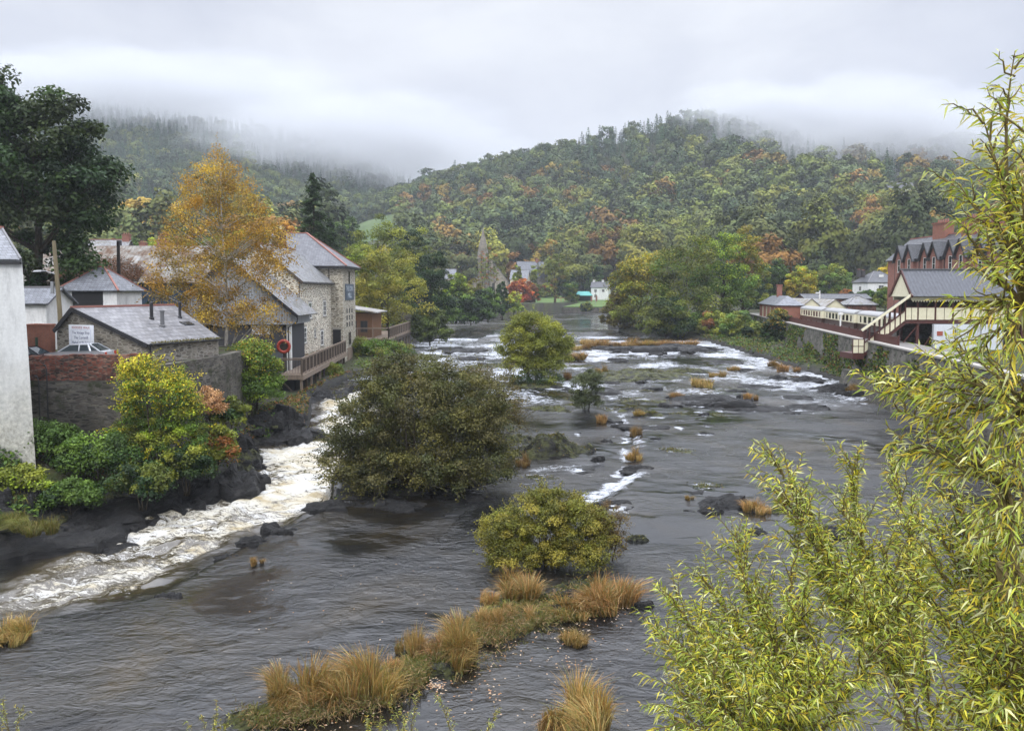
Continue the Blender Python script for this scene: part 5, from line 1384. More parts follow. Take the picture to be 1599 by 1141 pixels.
# ---- station house, canopies, hut
ST = math.atan2(0.98, 0.18)
t = thing('station_house', 'red brick station house with slate roof and tall chimney by the river', 'station house', (52.6, 150.5, 6.2), ST - R(90))
mb = MB(); mb.box(0, 4.8, 0, 25, -1.5, 3.2); mb.build('wall', M_BRICK_ORANGE, t)
r = MB(); e = 0.4
c = [(-e, -e, 3.05), (4.8 + e, -e, 3.05), (4.8 + e, 25.4, 3.05), (-e, 25.4, 3.05)]; a, b = (2.4, 2.6, 4.9), (2.4, 22.4, 4.9)
r.slab([c[0], c[1], a], .14).slab([c[1], c[2], b, a], .14).slab([c[3], c[0], a, b], .14).slab([c[2], c[3], b], .14); r.build('roof', M_SLATE, t)
mb = MB(); mb.box(1.9, 2.9, 12.6, 13.6, 4.3, 7.0).box(1.78, 3.02, 12.48, 13.72, 7.003, 7.25); co = mb.build('chimney', M_BRICK, t)
for i, y_ in enumerate((3.2, 8.5, 14.0, 19.5)):
    wall_window(t, (0, y_, 0.3), (0, -1, 0), (-1, 0, 0), 1.3, 2.2, M_CREAM, (1, 1), M_LINTEL)
def canopy(label, px0, px1, y_ap, y_eave, Y):
    x0, x1 = XA(px0, Y), XA(px1, Y); za, ze = ZA(y_ap, Y), ZA(y_eave, Y); c_ = (x0 + x1) / 2
    t = thing('platform_canopy', label, 'canopy', (c_, Y, 6.2), 0, 'station platform canopies')
    w_ = (x1 - x0) / 2; za -= 6.2; ze -= 6.2
    mb = MB(); mb.prism([(-w_, ze - 0.5), (w_, ze - 0.5), (w_, ze + 0.15), (0, za), (-w_, ze + 0.15)], 'y', 0, 0.12); mb.build('gable_board', M_CREAM, t)
    r = MB(); r.slab([(-w_ - .2, -.2, ze + .2), (-w_ - .2, 12, ze + .2), (0, 12, za + .15), (0, -.2, za + .15)], .1).slab([(w_ + .2, 12, ze + .2), (w_ + .2, -.2, ze + .2), (0, -.2, za + .15), (0, 12, za + .15)], .1); r.build('roof', M_CORR_PALE, t)
    for s_ in (-1, 1):
        q = MB(); q.tube([(s_ * (w_ - 0.3), 0.5, 0), (s_ * (w_ - 0.3), 0.5, ze)], 0.08, 6); q.build('post', M_MAROON, t)
    q = MB(); q.bar((-w_, -0.06, ze - 0.52), (w_, -0.06, ze - 0.52), 0.1, 0.14); q.build('valance', M_MAROON, t)
canopy('cream gabled canopy between the station house and the second canopy', 1249, 1285, 467, 483, 163)
canopy('cream gabled canopy beside the low brick hut across the tracks', 1286, 1322, 468, 483, 160)
house('brick_hut', 'low brick hut with pale hip roof beyond the carriages', 'hut', (XA(1338, 166), 166, 5.6), 0, 6.0, 5, 3.6, 1.6, M_BRICK_OLD, M_SLATE_OLD, hip=True)
house('brick_goods_shed', 'long low dark brick shed behind the platform canopies', 'shed', (XA(1300, 190), 190, 6), 0, 16, 6, 4.2, 1.0, M_BRICK_OLD, M_SLATE_D)
sp = thing('signal_post', 'slim white post standing between the two platform canopies', 'post', (XA(1279.5, 168), 168, 6))
q = MB(); q.tube([(0, 0, 0), (0, 0, 6.2)], 0.12, 7); q.build('post', M_WPAINT, sp); q = MB(); q.box(-0.9, 0.1, -.08, .08, 5.5, 5.8); q.build('arm', M_WPAINT, sp)

# ------------------------------------------------------------------ covered footbridge and stair
t = thing('covered_footbridge', 'cream and maroon covered footbridge with a roofed stair down to the platform', 'footbridge', (46, 86, 0))
FZ, EZ, RZ = 8.7, 11.9, 14.5      # gallery floor, eaves, ridge
mb = MB(); mb.box(-1.4, 34, 0, 4, FZ - 0.35, FZ); mb.build('gallery_floor', M_MAROON, t)
r = MB(); r.slab([(-1.0, -0.75, EZ - 0.45), (35, -0.75, EZ - 0.45), (35, 2, RZ), (-1.0, 2, RZ)], .12).slab([(35, 4.75, EZ - .45), (-1.0, 4.75, EZ - .45), (-1.0, 2, RZ), (35, 2, RZ)], .12); ro = r.build('roof', M_CORR_DARK, t)
q = MB(); q.bar((-1.1, 2, RZ + 0.05), (35, 2, RZ + 0.05), 0.3, 0.14); q.build('ridge_cap', M_LEAD, ro)
# gable board, curved like a bell at its foot
gp = [(-0.7, EZ - 0.5), (-0.2, EZ - 0.2), (0.35, EZ + 0.5), (1.1, EZ + 1.4), (2, RZ - 0.12), (2.9, EZ + 1.4), (3.65, EZ + 0.5), (4.2, EZ - 0.2), (4.7, EZ - 0.5)]
mb = MB(); mb.prism(gp, 'x', -0.95, -0.82); mb.build('gable_board', M_CREAM, t)
q = MB()
for (a, b) in zip(gp[:-1], gp[1:]): q.bar((-1.02, a[0], a[1] + 0.02), (-1.02, b[0], b[1] + 0.02), 0.12, 0.3)
q.build('bargeboard', M_MAROON, t)
q = MB(); q.box(-0.8, 34, -0.12, 0.02, EZ - 0.9, EZ - 0.42).box(-0.8, 34, 3.98, 4.12, EZ - 0.9, EZ - 0.42); q.build('eaves_beam', M_CREAM, t)
q = MB()
for i in range(110): q.prism([(-0.8 + i * .31, EZ - 0.90), (-0.8 + i * .31 + .3, EZ - .90), (-0.8 + i * .31 + .15, EZ - 1.12)], 'y', -0.16, -0.125)
q.build('valance', M_CREAM, t)
for i in range(18):
    for y_ in (0.03, 3.9):
        mb = MB(); mb.box(i * 2.0 - 0.09, i * 2.0 + 0.09, y_, y_ + 0.1, FZ, EZ - 0.9); mb.build('post', M_MAROON, t)
for i in range(17):
    mb = MB(); mb.box(i * 2.0 + 0.12, i * 2.0 + 0.97, 0.0, 0.09, FZ + 0.1, FZ + 1.45).box(i * 2.0 + 1.05, i * 2.0 + 1.88, 0.0, 0.09, FZ + 0.1, FZ + 1.45); mb.build('panel', M_CREAM, t)
mb = MB(); mb.box(-1.4, 34, -0.03, -0.001, FZ - 0.02, FZ + 0.09).box(-1.4, 34, -0.03, -0.001, FZ + 1.46, FZ + 1.56); mb.build('panel_rail', M_MAROON, t)
mb = MB(); mb.box(0, 34, 4.05, 4.1, FZ + 0.1, EZ - 0.9); mb.build('back_boarding', M_DECK_D, t)
# stair flight going down to the left along x
SX0, SX1, SZ1 = -1.4, -6.0, 5.0
def sz(x, top=FZ): return top + (x - SX0) / (SX1 - SX0) * (SZ1 - FZ) if x < SX0 else top
st = MB(); nst = 20
for i in range(nst):
    xa = SX0 + (SX1 - SX0) * i / nst; xb = SX0 + (SX1 - SX0) * (i + 1) / nst; z_ = FZ + (SZ1 - FZ) * (i + 1) / nst
    st.box(xb, xa, 0.2, 3.2, z_ - 0.22, z_)
st.build('stair_treads', M_DECK_D, t)
q = MB()
for y_ in (0.05, 3.25): q.hexa([(SX1, y_, SZ1 - 0.45), (SX0, y_, FZ - 0.45), (SX0, y_ + .12, FZ - .45), (SX1, y_ + .12, SZ1 - .45), (SX1, y_, SZ1 - 0.05), (SX0, y_, FZ - .05), (SX0, y_ + .12, FZ - .05), (SX1, y_ + .12, SZ1 - .05)])
q.build('stringer', M_MAROON, t)
npn = 8
for i in range(npn):
    xa = SX0 + (SX1 - SX0) * (i + 0.07) / npn; xb = SX0 + (SX1 - SX0) * (i + 0.93) / npn
    mb = MB(); mb.hexa([(xb, 0.0, sz(xb) + 0.05), (xa, 0.0, sz(xa) + 0.05), (xa, 0.08, sz(xa) + 0.05), (xb, 0.08, sz(xb) + .05), (xb, 0, sz(xb) + 1.15), (xa, 0, sz(xa) + 1.15), (xa, 0.08, sz(xa) + 1.15), (xb, .08, sz(xb) + 1.15)]); mb.build('stair_panel', M_CREAM, t)
for i in range(npn + 1):
    xa = SX0 + (SX1 - SX0) * i / npn
    for y_ in (-0.02, 3.1):
        xb_ = xa; xa = xb_ + (1.5 if y_ > 1 else 0)
        mb = MB(); mb.box(xa - 0.07, xa + 0.07, y_, y_ + 0.14, sz(xb_) - 0.1, sz(xb_) + 2.55); mb.build('post', M_MAROON, t)
r = MB(); r.slab([(SX1 - .5, -0.35, sz(SX1) + 2.75), (SX0 - .1, -0.35, sz(SX0) + 2.75), (SX0 + 1.55, 3.3, sz(SX0) + 2.6), (SX1 + 1.15, 3.3, sz(SX1) + 2.6)], .1); r.build('stair_roof', M_CORR_DARK, t)
q = MB(); q.bar((SX1 - .5, -0.42, sz(SX1) + 2.58), (SX0 + .5, -0.42, sz(SX0) + 2.98), 0.08, 0.26); q.build('stair_fascia', M_CREAM, t)
for i in range(2):
    mb = MB(); mb.box(-1.35 + i * .68, -.75 + i * .68, 0.0, .09, FZ + .1, FZ + 1.45); mb.build('panel', M_CREAM, t)
q = MB(); q.bar((SX1, -0.06, sz(SX1) + 1.2), (SX0, -0.06, FZ + 1.2), 0.08, 0.12); q.build('handrail', M_MAROON, t)
mb = MB(); mb.box(SX1 - 1.3, SX1 - 0.02, -0.05, 3.3, 4.3, 4.95); mb.build('landing', M_MAROON, t)
for i in range(2):
    for j in range(2):
        mb = MB(); mb.box(SX1 - 1.25 + i * 0.62, SX1 - 0.72 + i * 0.62, -0.09, -0.052, 5.02 + j * 0.8, 5.72 + j * 0.8); mb.build('landing_panel', M_CREAM, t)
mb = MB(); mb.box(SX1 - 1.32, SX1 - 0.0, -0.05, 0.03, 4.96, 6.6); mb.build('landing_rail', M_MAROON, t)
for (x_, y_) in ((0.1, 0.1), (0.1, 3.7), (6, 0.1), (12, 0.1), (18, .1), (24, .1), (30, .1), (6, 3.7), (12, 3.7), (-3.2, 0.1), (-3.2, 3.2)):
    mb = MB(); mb.box(x_ - 0.14, x_ + 0.14, y_, y_ + 0.28, 1.0, (FZ if x_ > 0 else sz(x_)) - 0.36); mb.build('column', M_MAROON, t)
q = MB(); q.bar((-3.1, 0.2, 4.2), (0, 0.2, 8.0), 0.1).bar((-3.1, 0.25, 6.2), (0, 0.25, 4.2), 0.1).bar((0.2, 0.2, 4.6), (2.4, .2, 8.2), .1); q.build('brace', M_MAROON, t)
q = MB(); q.box(-3.5, 20, -0.6, 4.3, 3.6, 4.0); q.build('lower_beam', M_MAROON, t)
bn = thing('hoarding', 'large white sheeted hoarding under the covered footbridge', 'hoarding', (47.5, 85.6, 0))
mb = MB(); mb.box(0, 8.0, 0, 0.1, 4.1, 8.3); mb.build('sheet', render_mat('white_sheeting', (0.70, 0.74, 0.78)), bn)
mb = MB()
for x_ in (0.0, 2.7, 5.4, 7.9): mb.box(x_, x_ + 0.1, -0.06, -0.002, 4.1, 8.35)
mb.build('frame', M_METAL, bn)
mb = MB(); mb.box(0.5, 1.15, -0.04, -0.002, 7.0, 7.5); mb.build('red_patch', plain('faded_red', (.34, .09, .06), .6), bn)
mb = MB(); mb.box(34, 52, 0, 4.5, -1, 8.3)
sb = MB(); sb.box(46, 80, 90.5, 92, 0, 8.2); tag(sb.build('backdrop', M_STONE_DARK), 'added dark stone abutment wall behind the posts of the covered footbridge', 'wall')  # wall added to make it dark behind the stair and posts

# ------------------------------------------------------------------ red brick terrace
t = thing('brick_terrace', 'tall red brick terrace with steep slate gables above the station', 'terrace', (82, 116, 8))
mb = MB(); mb.box(0, 10, 0, 50, -3, 10.8); mb.build('wall', M_BRICK, t)
r = MB(); r.slab([(-0.5, -0.4, 10.6), (-0.5, 50.4, 10.6), (5, 50.4, 15.3), (5, -0.4, 15.3)], .16).slab([(10.5, 50.4, 10.6), (10.5, -.4, 10.6), (5, -.4, 15.3), (5, 50.4, 15.3)], .16); ro = r.build('roof', M_SLATE_D, t)
q = MB(); q.bar((5, -0.5, 15.36), (5, 50.5, 15.36), .28, .2); q.build('ridge_tile', M_TILE, ro)
for yc in (44.2, 40.2, 34.2, 31.0, 25.5, 22.2, 16.5, 13.2, 7.5, 4.2):
    h_ = 1.65
    mb = MB(); mb.prism([(yc - h_, -3), (yc + h_, -3), (yc + h_, 10.4), (yc, 13.3), (yc - h_, 10.4)], 'x', -0.55, -0.01); g_ = mb.build('gable', M_BRICK, t)
    r = MB(); r.slab([(-0.95, yc - h_ - .35, 10.05), (3.2, yc - h_ - .35, 10.05), (3.2, yc, 13.6), (-.95, yc, 13.6)], .12).slab([(3.2, yc + h_ + .35, 10.05), (-.95, yc + h_ + .35, 10.05), (-.95, yc, 13.6), (3.2, yc, 13.6)], .12); r.build('gable_roof', M_SLATE_D, g_)
    q = MB(); q.bar((-1.0, yc - h_ - .38, 9.95), (-1.0, yc, 13.5), .1, .34).bar((-1.0, yc + h_ + .38, 9.95), (-1.0, yc, 13.5), .1, .34); q.build('bargeboard', M_BLACK, g_)
    wall_window(t, (-0.55, yc, 8.0), (0, -1, 0), (-1, 0, 0), 1.0, 2.6, M_WPAINT, (0, 1), M_LINTEL)
    wall_window(t, (-0.55, yc, 4.2), (0, -1, 0), (-1, 0, 0), 1.2, 2.4, M_WPAINT, (0, 1), M_LINTEL)
for yc in (38, 28, 19, 10):
    mb = MB(); mb.box(4.1, 5.9, yc - 2.2, yc + 2.2, 14, 17.6).box(3.95, 6.05, yc - 2.35, yc + 2.35, 17.603, 17.9); co = mb.build('chimney', M_BRICK_ORANGE, t)
    q = MB()
    for i in range(5): q.lathe([(.16, 17.91), (.14, 18.5), (.18, 18.55)], 5, yc - 1.7 + i * .85, 8)
    q.build('chimney_pots', M_TILE, co)
for yc in (46.8, 37.2, 28.3): 
    q = MB(); q.tube([(-.08, yc, -2), (-.08, yc, 10.5)], .07, 6); q.build('downpipe', M_BLACK, t)

# ------------------------------------------------------------------ houses on the far side
t = house('white_house', 'white two-storey house with grey hip roof below the wooded hill', 'house', (XA(1368, 232), 232, 9.4), R(6), 10.6, 8.5, 5.4, 3.2, M_WHITE, M_SLATE_D, hip=True, chims=((-5.0, 1.5, 1.0, .8, .4), (-3.6, 1.5, .9, .8, .2)), mch=plain('dark_chimney', (.05, .045, .045), .8),
          wins=(('f', -1.2, 3.0, 1.8, 1.5), ('f', 3.4, 3.0, 1.7, 1.5), ('f', -3.8, 0.4, 1.6, 1.6), ('l', 0, 2.8, 1.4, 1.4)), frame=M_WPAINT)
mb = MB(); mb.slab([(-2.6, -6.6, 2.0), (3.8, -6.6, 2.0), (3.2, -4.26, 2.9), (-2.0, -4.26, 2.9)], .15).box(-2.2, 3.4, -6.2, -4.26, -2, 1.85); mb.build('porch', M_SLATE_D, t)
mb = MB(); mb.box(-.8, .6, -2.45, -2.35, 6.75, 7.6); mb.build('rooflight', M_WPAINT, t)
p = hit(1270, 402, 200); house('hillside_house', 'white gabled house alone on the wooded slope above the yellow tree', 'house', (p.x, p.y, p.z + 1.2), R(28), 9, 7, 4.4, 3.0, M_WHITE, M_SLATE_OLD, wins=(('f', -2, 1.5, 1.4, 1.4), ('f', 1.5, 1.5, 1.4, 1.4)))
p = hit(1332, 420, 200); house('hillside_house', 'small white cottage with chimneys on the slope above the white house', 'house', (p.x, p.y, p.z + 0.8), R(-8), 7.5, 6, 3.6, 2.2, M_WHITE, M_SLATE_OLD, chims=((-3, 0, .9, .8, .8), (2.6, 0, .9, .8, .8)), mch=M_WHITE, wins=(('f', -1.6, 1.2, 1.2, 1.2), ('f', 1.6, 1.2, 1.2, 1.2)))
p = hit(1402, 314, 300); house('hillside_house', 'long white house with two white chimneys high on the misty hillside', 'house', (p.x, p.y, p.z + 4.0), R(-4), 19, 8, 4.5, 4.4, M_WHITE, M_SLATE_D, chims=((-4.5, 0, 1.2, 1.0, 1.0), (5.5, 0, 1.2, 1.0, 1.0)), mch=M_WHITE, wins=tuple(('f', -7.5 + i * 3.0, 1.3, 1.5, 1.6) for i in range(6)), base=-6)
p = hit(1300, 410, 200); house('hillside_house', 'tiny white gabled cottage among green trees left of the small cottage', 'house', (XA(1297, 390), 390, land1(XA(1297, 390), 390) + 2), R(10), 4, 5, 4.5, 2, M_WHITE, M_SLATE_OLD)
# church
t = thing('church', 'stone church with pointed spire rising among the trees by the park', 'church', (XA(766, 402), 402, 5))
M_CH = rubble('church_stone', [(0.34, 0.31, 0.25), (0.42, 0.38, 0.31), (0.27, 0.245, 0.20)], (0.36, 0.33, 0.28), (.8, .8, 1.6), .08, .7)
mb = MB(); mb.prism([(-9.5, -2), (9.5, -2), (9.5, 12), (0, 24.5), (-9.5, 12)], 'y', 0, 30); mb.build('wall', M_CH, t)
r = MB(); r.slab([(-10, -.4, 11.6), (-10, 30, 11.6), (0, 30, 24.8), (0, -.4, 24.8)], .25).slab([(10, 30, 11.6), (10, -.4, 11.6), (0, -.4, 24.8), (0, 30, 24.8)], .25); r.build('roof', M_SLATE, t)
mb = MB(); mb.box(-6.2, -1.4, -4.6, .3, -2, 24); mb.lathe([(3.3, 24.0), (2.2, 31), (.9, 36), (.06, 41)], -3.8, -2.2, 8); mb.build('spire', rubble('spire_stone', [(.20, .18, .15), (.26, .235, .19)], (.22, .20, .17), (.8, .8, 1.6), .08, .7), t)
for x_ in (1.6, 5.2):
    wall_window(t, (x_, 0, 5), (1, 0, 0), (0, -1, 0), 1.5, 6.5, M_CH, (1, 0))
wall_window(t, (-3.8, -4.6, 14), (1, 0, 0), (0, -1, 0), 1.3, 4, M_CH, (1, 0))
house('cream_house', 'cream rendered house half hidden behind the red maple', 'house', (XA(812, 394), 394, 9), R(-12), 9, 7, 9.5, 4.5, M_CREAM_R, M_SLATE, wins=(('f', -2, 6, 1.6, 2), ('f', 2, 6, 1.6, 2)))
house('grey_roofed_house', 'house with steep grey slate roof between the two poplars', 'house', (XA(838, 402), 402, 10), R(20), 22, 9, 9.5, 8, M_STONE, M_SLATE, wins=(('f', -4, 5, 1.6, 2),), chims=((0, 0, 1.4, 1, 1.4),))
house('white_house', 'small white house with dark roof at the right edge of the park lawn', 'house', (XA(938, 374), 374, 8.4), R(-16), 8.5, 7, 5.6, 2.6, M_WHITE, M_SLATE_D, chims=((-3.4, 0, 1, .8, .9), (1, 0, 1, .8, .9)), mch=M_WHITE, wins=(('f', -2, 3.2, 1.4, 1.5), ('f', 1.8, 3.2, 1.4, 1.5), ('f', -2, .6, 1.4, 1.5)))
house('turret_house', 'pale gabled house seen through trees left of the church', 'house', (XA(704, 380), 380, 9), R(0), 5, 7, 9.5, 4.5, M_CREAM_R, M_SLATE)
# the park: lawn, wall, pavilion and play things
lw = MB(); lw.hexa([(-22, 352, 4.6), (62, 336, 4.6), (70, 385, 9.0), (-24, 392, 9.0), (-22, 352, 5.15), (62, 336, 5.15), (70, 385, 9.6), (-24, 392, 9.6)])
m_, nt_, out_ = new_mat('lawn_grass'); o_ = objco(nt_); principled(nt_, out_, ramp(nt_, noise(nt_, o_, .8, 6, .7), [(.3, (.05, .095, .018)), (.7, (.095, .155, .03))]), .9)
tag(lw.build('lawn', m_), 'bright green park lawn on the far bank', None, None, 'structure')
pw = MB(); pw.bar((-24, 350, 3.6), (64, 334, 3.6), .6, 2.4); tag(pw.build('park_wall', M_STONE_DARK), 'low dark stone wall along the river edge below the park lawn', 'wall')
fp = hit(585, 345, 250)
fm = MB(); zz = [land1(fp.x + dx, fp.y + dy) for dx, dy in ((-24, -45), (24, -45), (24, 45), (-24, 45))]
fm = None
xs_, ys_ = np.meshgrid(np.linspace(fp.x - 30, fp.x + 30, 24), np.linspace(fp.y - 56, fp.y + 56, 30))
m2_, nt_, out_ = new_mat('field_grass'); o_ = objco(nt_); principled(nt_, out_, ramp(nt_, noise(nt_, o_, .09, 8, .7), [(.3, (.035, .068, .014)), (.7, (.075, .115, .026))]), .9)
fo = link_mesh('field', grid_mesh('field', xs_, ys_, land(xs_, ys_) + 0.35), m2_); tag(fo, 'small bright green field between the woods', None, None, 'structure')
t = thing('pavilion', 'open park shelter with turquoise canopy and brick posts', 'shelter', (XA(911, 366), 366, 7.0))
mb = MB(); mb.slab([(-4.2, -3, 3.0), (4.2, -3, 3.0), (2.6, 0, 5.0), (-2.6, 0, 5.0)], .2).slab([(4.2, 3, 3.0), (-4.2, 3, 3.0), (-2.6, 0, 5.0), (2.6, 0, 5.0)], .2); mb.build('canopy', plain('turquoise_canvas', (.06, .28, .26), .6), t)
for x_ in (-3.6, 3.6, 6.0):
    mb = MB(); mb.box(x_ - .35, x_ + .35, -2.8, -2.2, 0, 2.9); mb.build('post', M_BRICK, t)
mb = MB(); mb.box(-4, 4, 2.4, 2.7, 0, 2.9); mb.build('back_wall', M_DARK, t)
for i, x_ in enumerate((XA(876, 366), XA(889, 366))):
    t = thing('play_frame', ('low orange climbing frame left of the park shelter', 'pinkish play bench beside the turquoise park shelter')[i], 'play frame', (x_, 366, 7.0))
    mb = MB(); mb.bar((-2.6, 0, 1.9), (2.6, 0, 1.9), .3, .4); mb.build('beam', plain('play_paint_%s' % 'ab'[i], ((.40, .17, .09), (.42, .24, .18))[i], .6), t)
    for sx in (-2.4, 0, 2.4):
        mb = MB(); mb.bar((sx, -.5, 0), (sx, 0, 1.9), .2).bar((sx, .5, 0), (sx, 0, 1.9), .2); mb.build('leg', bpy.data.materials['play_paint_%s' % 'ab'[i]], t)
t = thing('lamp_post', 'slim pale lamp post on the park lawn by the river', 'lamp', (XA(930, 352), 352, 5.3))
q = MB(); q.tube([(0, 0, 0), (0, 0, 7)], .11, 6); q.build('post', M_METAL, t); q = MB(); q.box(-.3, .3, -.3, .3, 7, 7.4); q.build('lantern', M_METAL, t)
# ------------------------------------------------------------------ trees and bushes one can tell apart
def at(px, Y, z=None):
    x = XA(px, Y) 
    return (x, Y, land1(x, Y) if z is None else z)
# left bank
L_ = [(0, -1, 15, 7.5, 7, 10), (-3.5, 0, 20, 5.0, 5, 6), (-2.5, 0, 24.2, 3.2, 3.2, 3.0), (3.8, -1, 20.5, 4.0, 4, 4.4), (6.0, -1, 13.5, 3.8, 4, 5.5), (3.5, -2, 7.0, 5.0, 4, 3.8), (-6, 0, 13, 5, 5, 7)]
make_tree('sycamore_tree', 'huge dark green sycamore towering behind the white building', 'tree', (XA(58, 80), 80, 6.9), 11, 27.5, 17, GREEN_D + [(0.034, 0.05, 0.014)], L_, 150, 1.75, 300, 0.42, 0.30, trunk_r=0.62, limbs=55, trunk_h=0.8, up=0.6)
make_tree('birch_tree', 'tall golden birch with thin pale trunk in front of the mill', 'tree', (XA(350, 72), 72, 3.0), 12, 22.5, 12,
          [(0.42, 0.26, 0.035), (0.36, 0.20, 0.03), (0.48, 0.33, 0.05), (0.26, 0.15, 0.03), (0.20, 0.15, 0.04)], [(0, 0, 13, 5.4, 4, 6.5), (-3.6, 0, 10.5, 3.2, 3, 4.5), (3.4, 0, 11, 3.4, 3, 5), (0, 0, 18.5, 2.4, 2.4, 3.2), (1.8, -1, 6.0, 4.2, 2.5, 3.0), (-2.4, 0, 17.2, 1.7, 1.5, 2.5), (-1.8, 0, 7, 3.2, 2, 2.2)], 300, 1.05, 125, 0.17, 0.125, bark=M_BIRCH, trunk_r=0.21, trunk_h=0.93, limbs=110, up=0.2, fill=0.5, droop=0.8, mottle=0.3, flat=1.0, sprigs=260, sprig_len=1.4)
make_tree('riverside_shrub', 'dense green shrub under the birch beside the cascade', 'shrub', at(388, 66, 1.0), 13, 7.2, 5.8, GREEN_M + GREEN_Y[:1], [(0, 0, 3.6, 2.3, 2, 3.2), (-1.4, 0, 2.6, 1.6, 1.5, 2.2), (1.4, 0, 2.8, 1.6, 1.5, 2.4)], 120, 0.75, 230, 0.20, 0.12, trunk_r=0.12, stems=4, spread=1.2, trunk_h=0.6, limbs=30, pal_top=OLIVE + [(0.22, 0.15, 0.02)])
make_tree('yellow_shrub', 'tall yellow and green shrub in front of the dark stone wall', 'shrub', at(244, 48.6, 0.4), 14, 7.8, 6.0, GREEN_M + GREEN_Y[:1] + OLIVE, [(0, 0, 3.6, 2.3, 1.4, 3.3), (-.9, 0, 6.2, 1.3, 1.0, 1.5), (1.3, 0, 4.8, 1.4, 1, 1.8), (1.0, 0, 2.2, 2.2, 1.3, 1.8), (-1.2, 0, 2.4, 1.9, 1.3, 2.0)], 140, 0.6, 200, 0.16, 0.08, trunk_r=0.07, stems=5, spread=0.9, trunk_h=0.8, limbs=40, pal_top=[(0.40, 0.37, 0.03), (0.30, 0.32, 0.03), (0.46, 0.36, 0.03)], sprigs=160, sprig_len=.9)
make_tree('faded_shrub', 'pinkish brown faded shrub between the yellow shrub and the birch', 'shrub', at(318, 52.5, 2.3), 15, 3.0, 2.8, [(0.30, 0.16, 0.08), (0.22, 0.11, 0.055), (0.36, 0.22, 0.13)], None, 40, 0.42, 130, 0.13, 0.10, trunk_r=0.05, stems=3, spread=0.5, limbs=14)
for i, (px, Y, z, H, W, pal, lb) in enumerate([
    (60, 47.5, 1.6, 2.4, 4.6, GREEN_M, 'low dark green bramble bush at the foot of the white building'),
    (150, 46.5, 0.6, 2.8, 5.2, GREEN_M + GREEN_D, 'spreading nettle bush below the stone wall left of the yellow shrub'),
    (215, 44.5, -0.4, 2.4, 4.2, GREEN_D + OLIVE, 'dark bush overhanging the black rocks below the yellow shrub'),
    (330, 50.5, 0.2, 3.0, 3.6, OLIVE + RUST[:1], 'bronze green bush on the rocky point beside the cascade'),
    (285, 47.0, -0.2, 2.8, 3.4, OLIVE + GREEN_D, 'olive bush hanging over the rock ledge under the faded shrub'),
    (20, 43.5, 0.0, 2.0, 3.8, OLIVE + GREEN_Y[:1], 'low olive bush at the left edge above the dark rocks'),
    (105, 43.5, -0.6, 1.7, 3.6, GREEN_D + GREEN_M, 'low ivy mound on the bank above the black rock shelf'),
    (352, 57.5, 1.2, 3.2, 3.2, OLIVE + GREEN_D, 'grey green bush squeezed between the shed wall and the birch'),
    (505, 96, 1.0, 2.2, 4.6, OLIVE + GREEN_M, 'low green bush under the mill deck posts'),
    (572, 117, 1.0, 4.2, 6.5, GREEN_M + OLIVE, 'grey green bush at the foot of the mill tower'),
    (607, 122, 1.2, 3.0, 8.0, OLIVE + GREEN_M, 'wide low bush on the rocks below the far deck'),
    (130, 88, 6.9, 5.0, 5.0, GREEN_M, 'green garden bush beside the dark tarred pole'),
    (232, 86, 6.9, 4.2, 3.4, GREEN_D, 'dark green bush before the blue shed wall'),
    (262, 84, 6.0, 3.4, 7.0, GREEN_M, 'leafy green bush behind the stone shed roof')]):
    make_tree('bush', lb, 'bush', at(px, Y, z), 30 + i, H, W, pal, [(0, 0, H * .5, W * .36, W * .30, H * .42), (-W * .22, 0, H * .42, W * .25, W * .25, H * .36), (W * .22, 0, H * .4, W * .25, W * .25, H * .34)], 46, W * .13, 170, 0.03 * Y ** .45 + .02, 0.018 * Y ** .45 + .012, trunk_r=0.05, stems=3, spread=W * .15, limbs=10)
# behind the mill
def conifer(name, label, loc, seed, H, W, pal):
    rng = np.random.default_rng(seed); P_ = []; N_ = []; A_ = []; C_ = []
    mb = MB(); mb.tube([(0, 0, -.6), (0, 0, H * .5), (0, 0, H)], [.42, .26, .04], 7)
    nb_ = 150
    for i in range(nb_):
        t_ = (i + rng.random()) / nb_; z = H * (0.1 + 0.89 * t_); r = (W / 2 * (1 - t_) ** 0.8 + .25) * (0.72 + .5 * rng.random()); a = rng.random() * 6.283
        o_ = np.array([math.cos(a), math.sin(a), 0]); tip = o_ * r + np.array([0, 0, z - r * 0.32])
        mb.tube([(0, 0, z), tuple(o_ * r * .5 + np.array([0, 0, z - r * .08])), tuple(tip)], [.06, .04, .015], 4, False)
        m_ = int(60 + 160 * (1 - t_)); s_ = rng.random(m_) ** .7
        p_ = np.array([0, 0, z]) * (1 - s_[:, None]) + tip * s_[:, None] + rng.normal(size=(m_, 3)) * [.35, .35, .22] * (0.4 + .6 * r / W * 2)
        P_.append(p_); N_.append(unit(rng.normal(size=(m_, 3)) * .5 + [0, 0, 1] + o_ * .3)); A_.append(o_ + rng.normal(size=(m_, 3)) * .4 + [0, 0, -.5]); C_.append(pick_cols(rng, pal, m_) * (0.6 + .8 * rng.random()) * (0.7 + .6 * rng.random(m_))[:, None])
    t = thing(name, label, 'conifer', loc); mb.build('trunk', M_BARK, t)
    p_ = np.concatenate(P_); link_mesh('crown', leaves_mesh('crown', p_, np.concatenate(N_), np.concatenate(A_), .55, .2, np.concatenate(C_)), M_LEAF, t)
conifer('cedar_tree', 'tall dark pointed conifer rising behind the mill roof', at(492, 138, 5), 41, 28.5, 10.5, GREEN_D)
conifer('cedar_tree', 'shorter broad dark conifer just right of the tall one behind the mill', at(517, 142, 5), 42, 20.5, 8.5, GREEN_D + GREEN_M[:1])
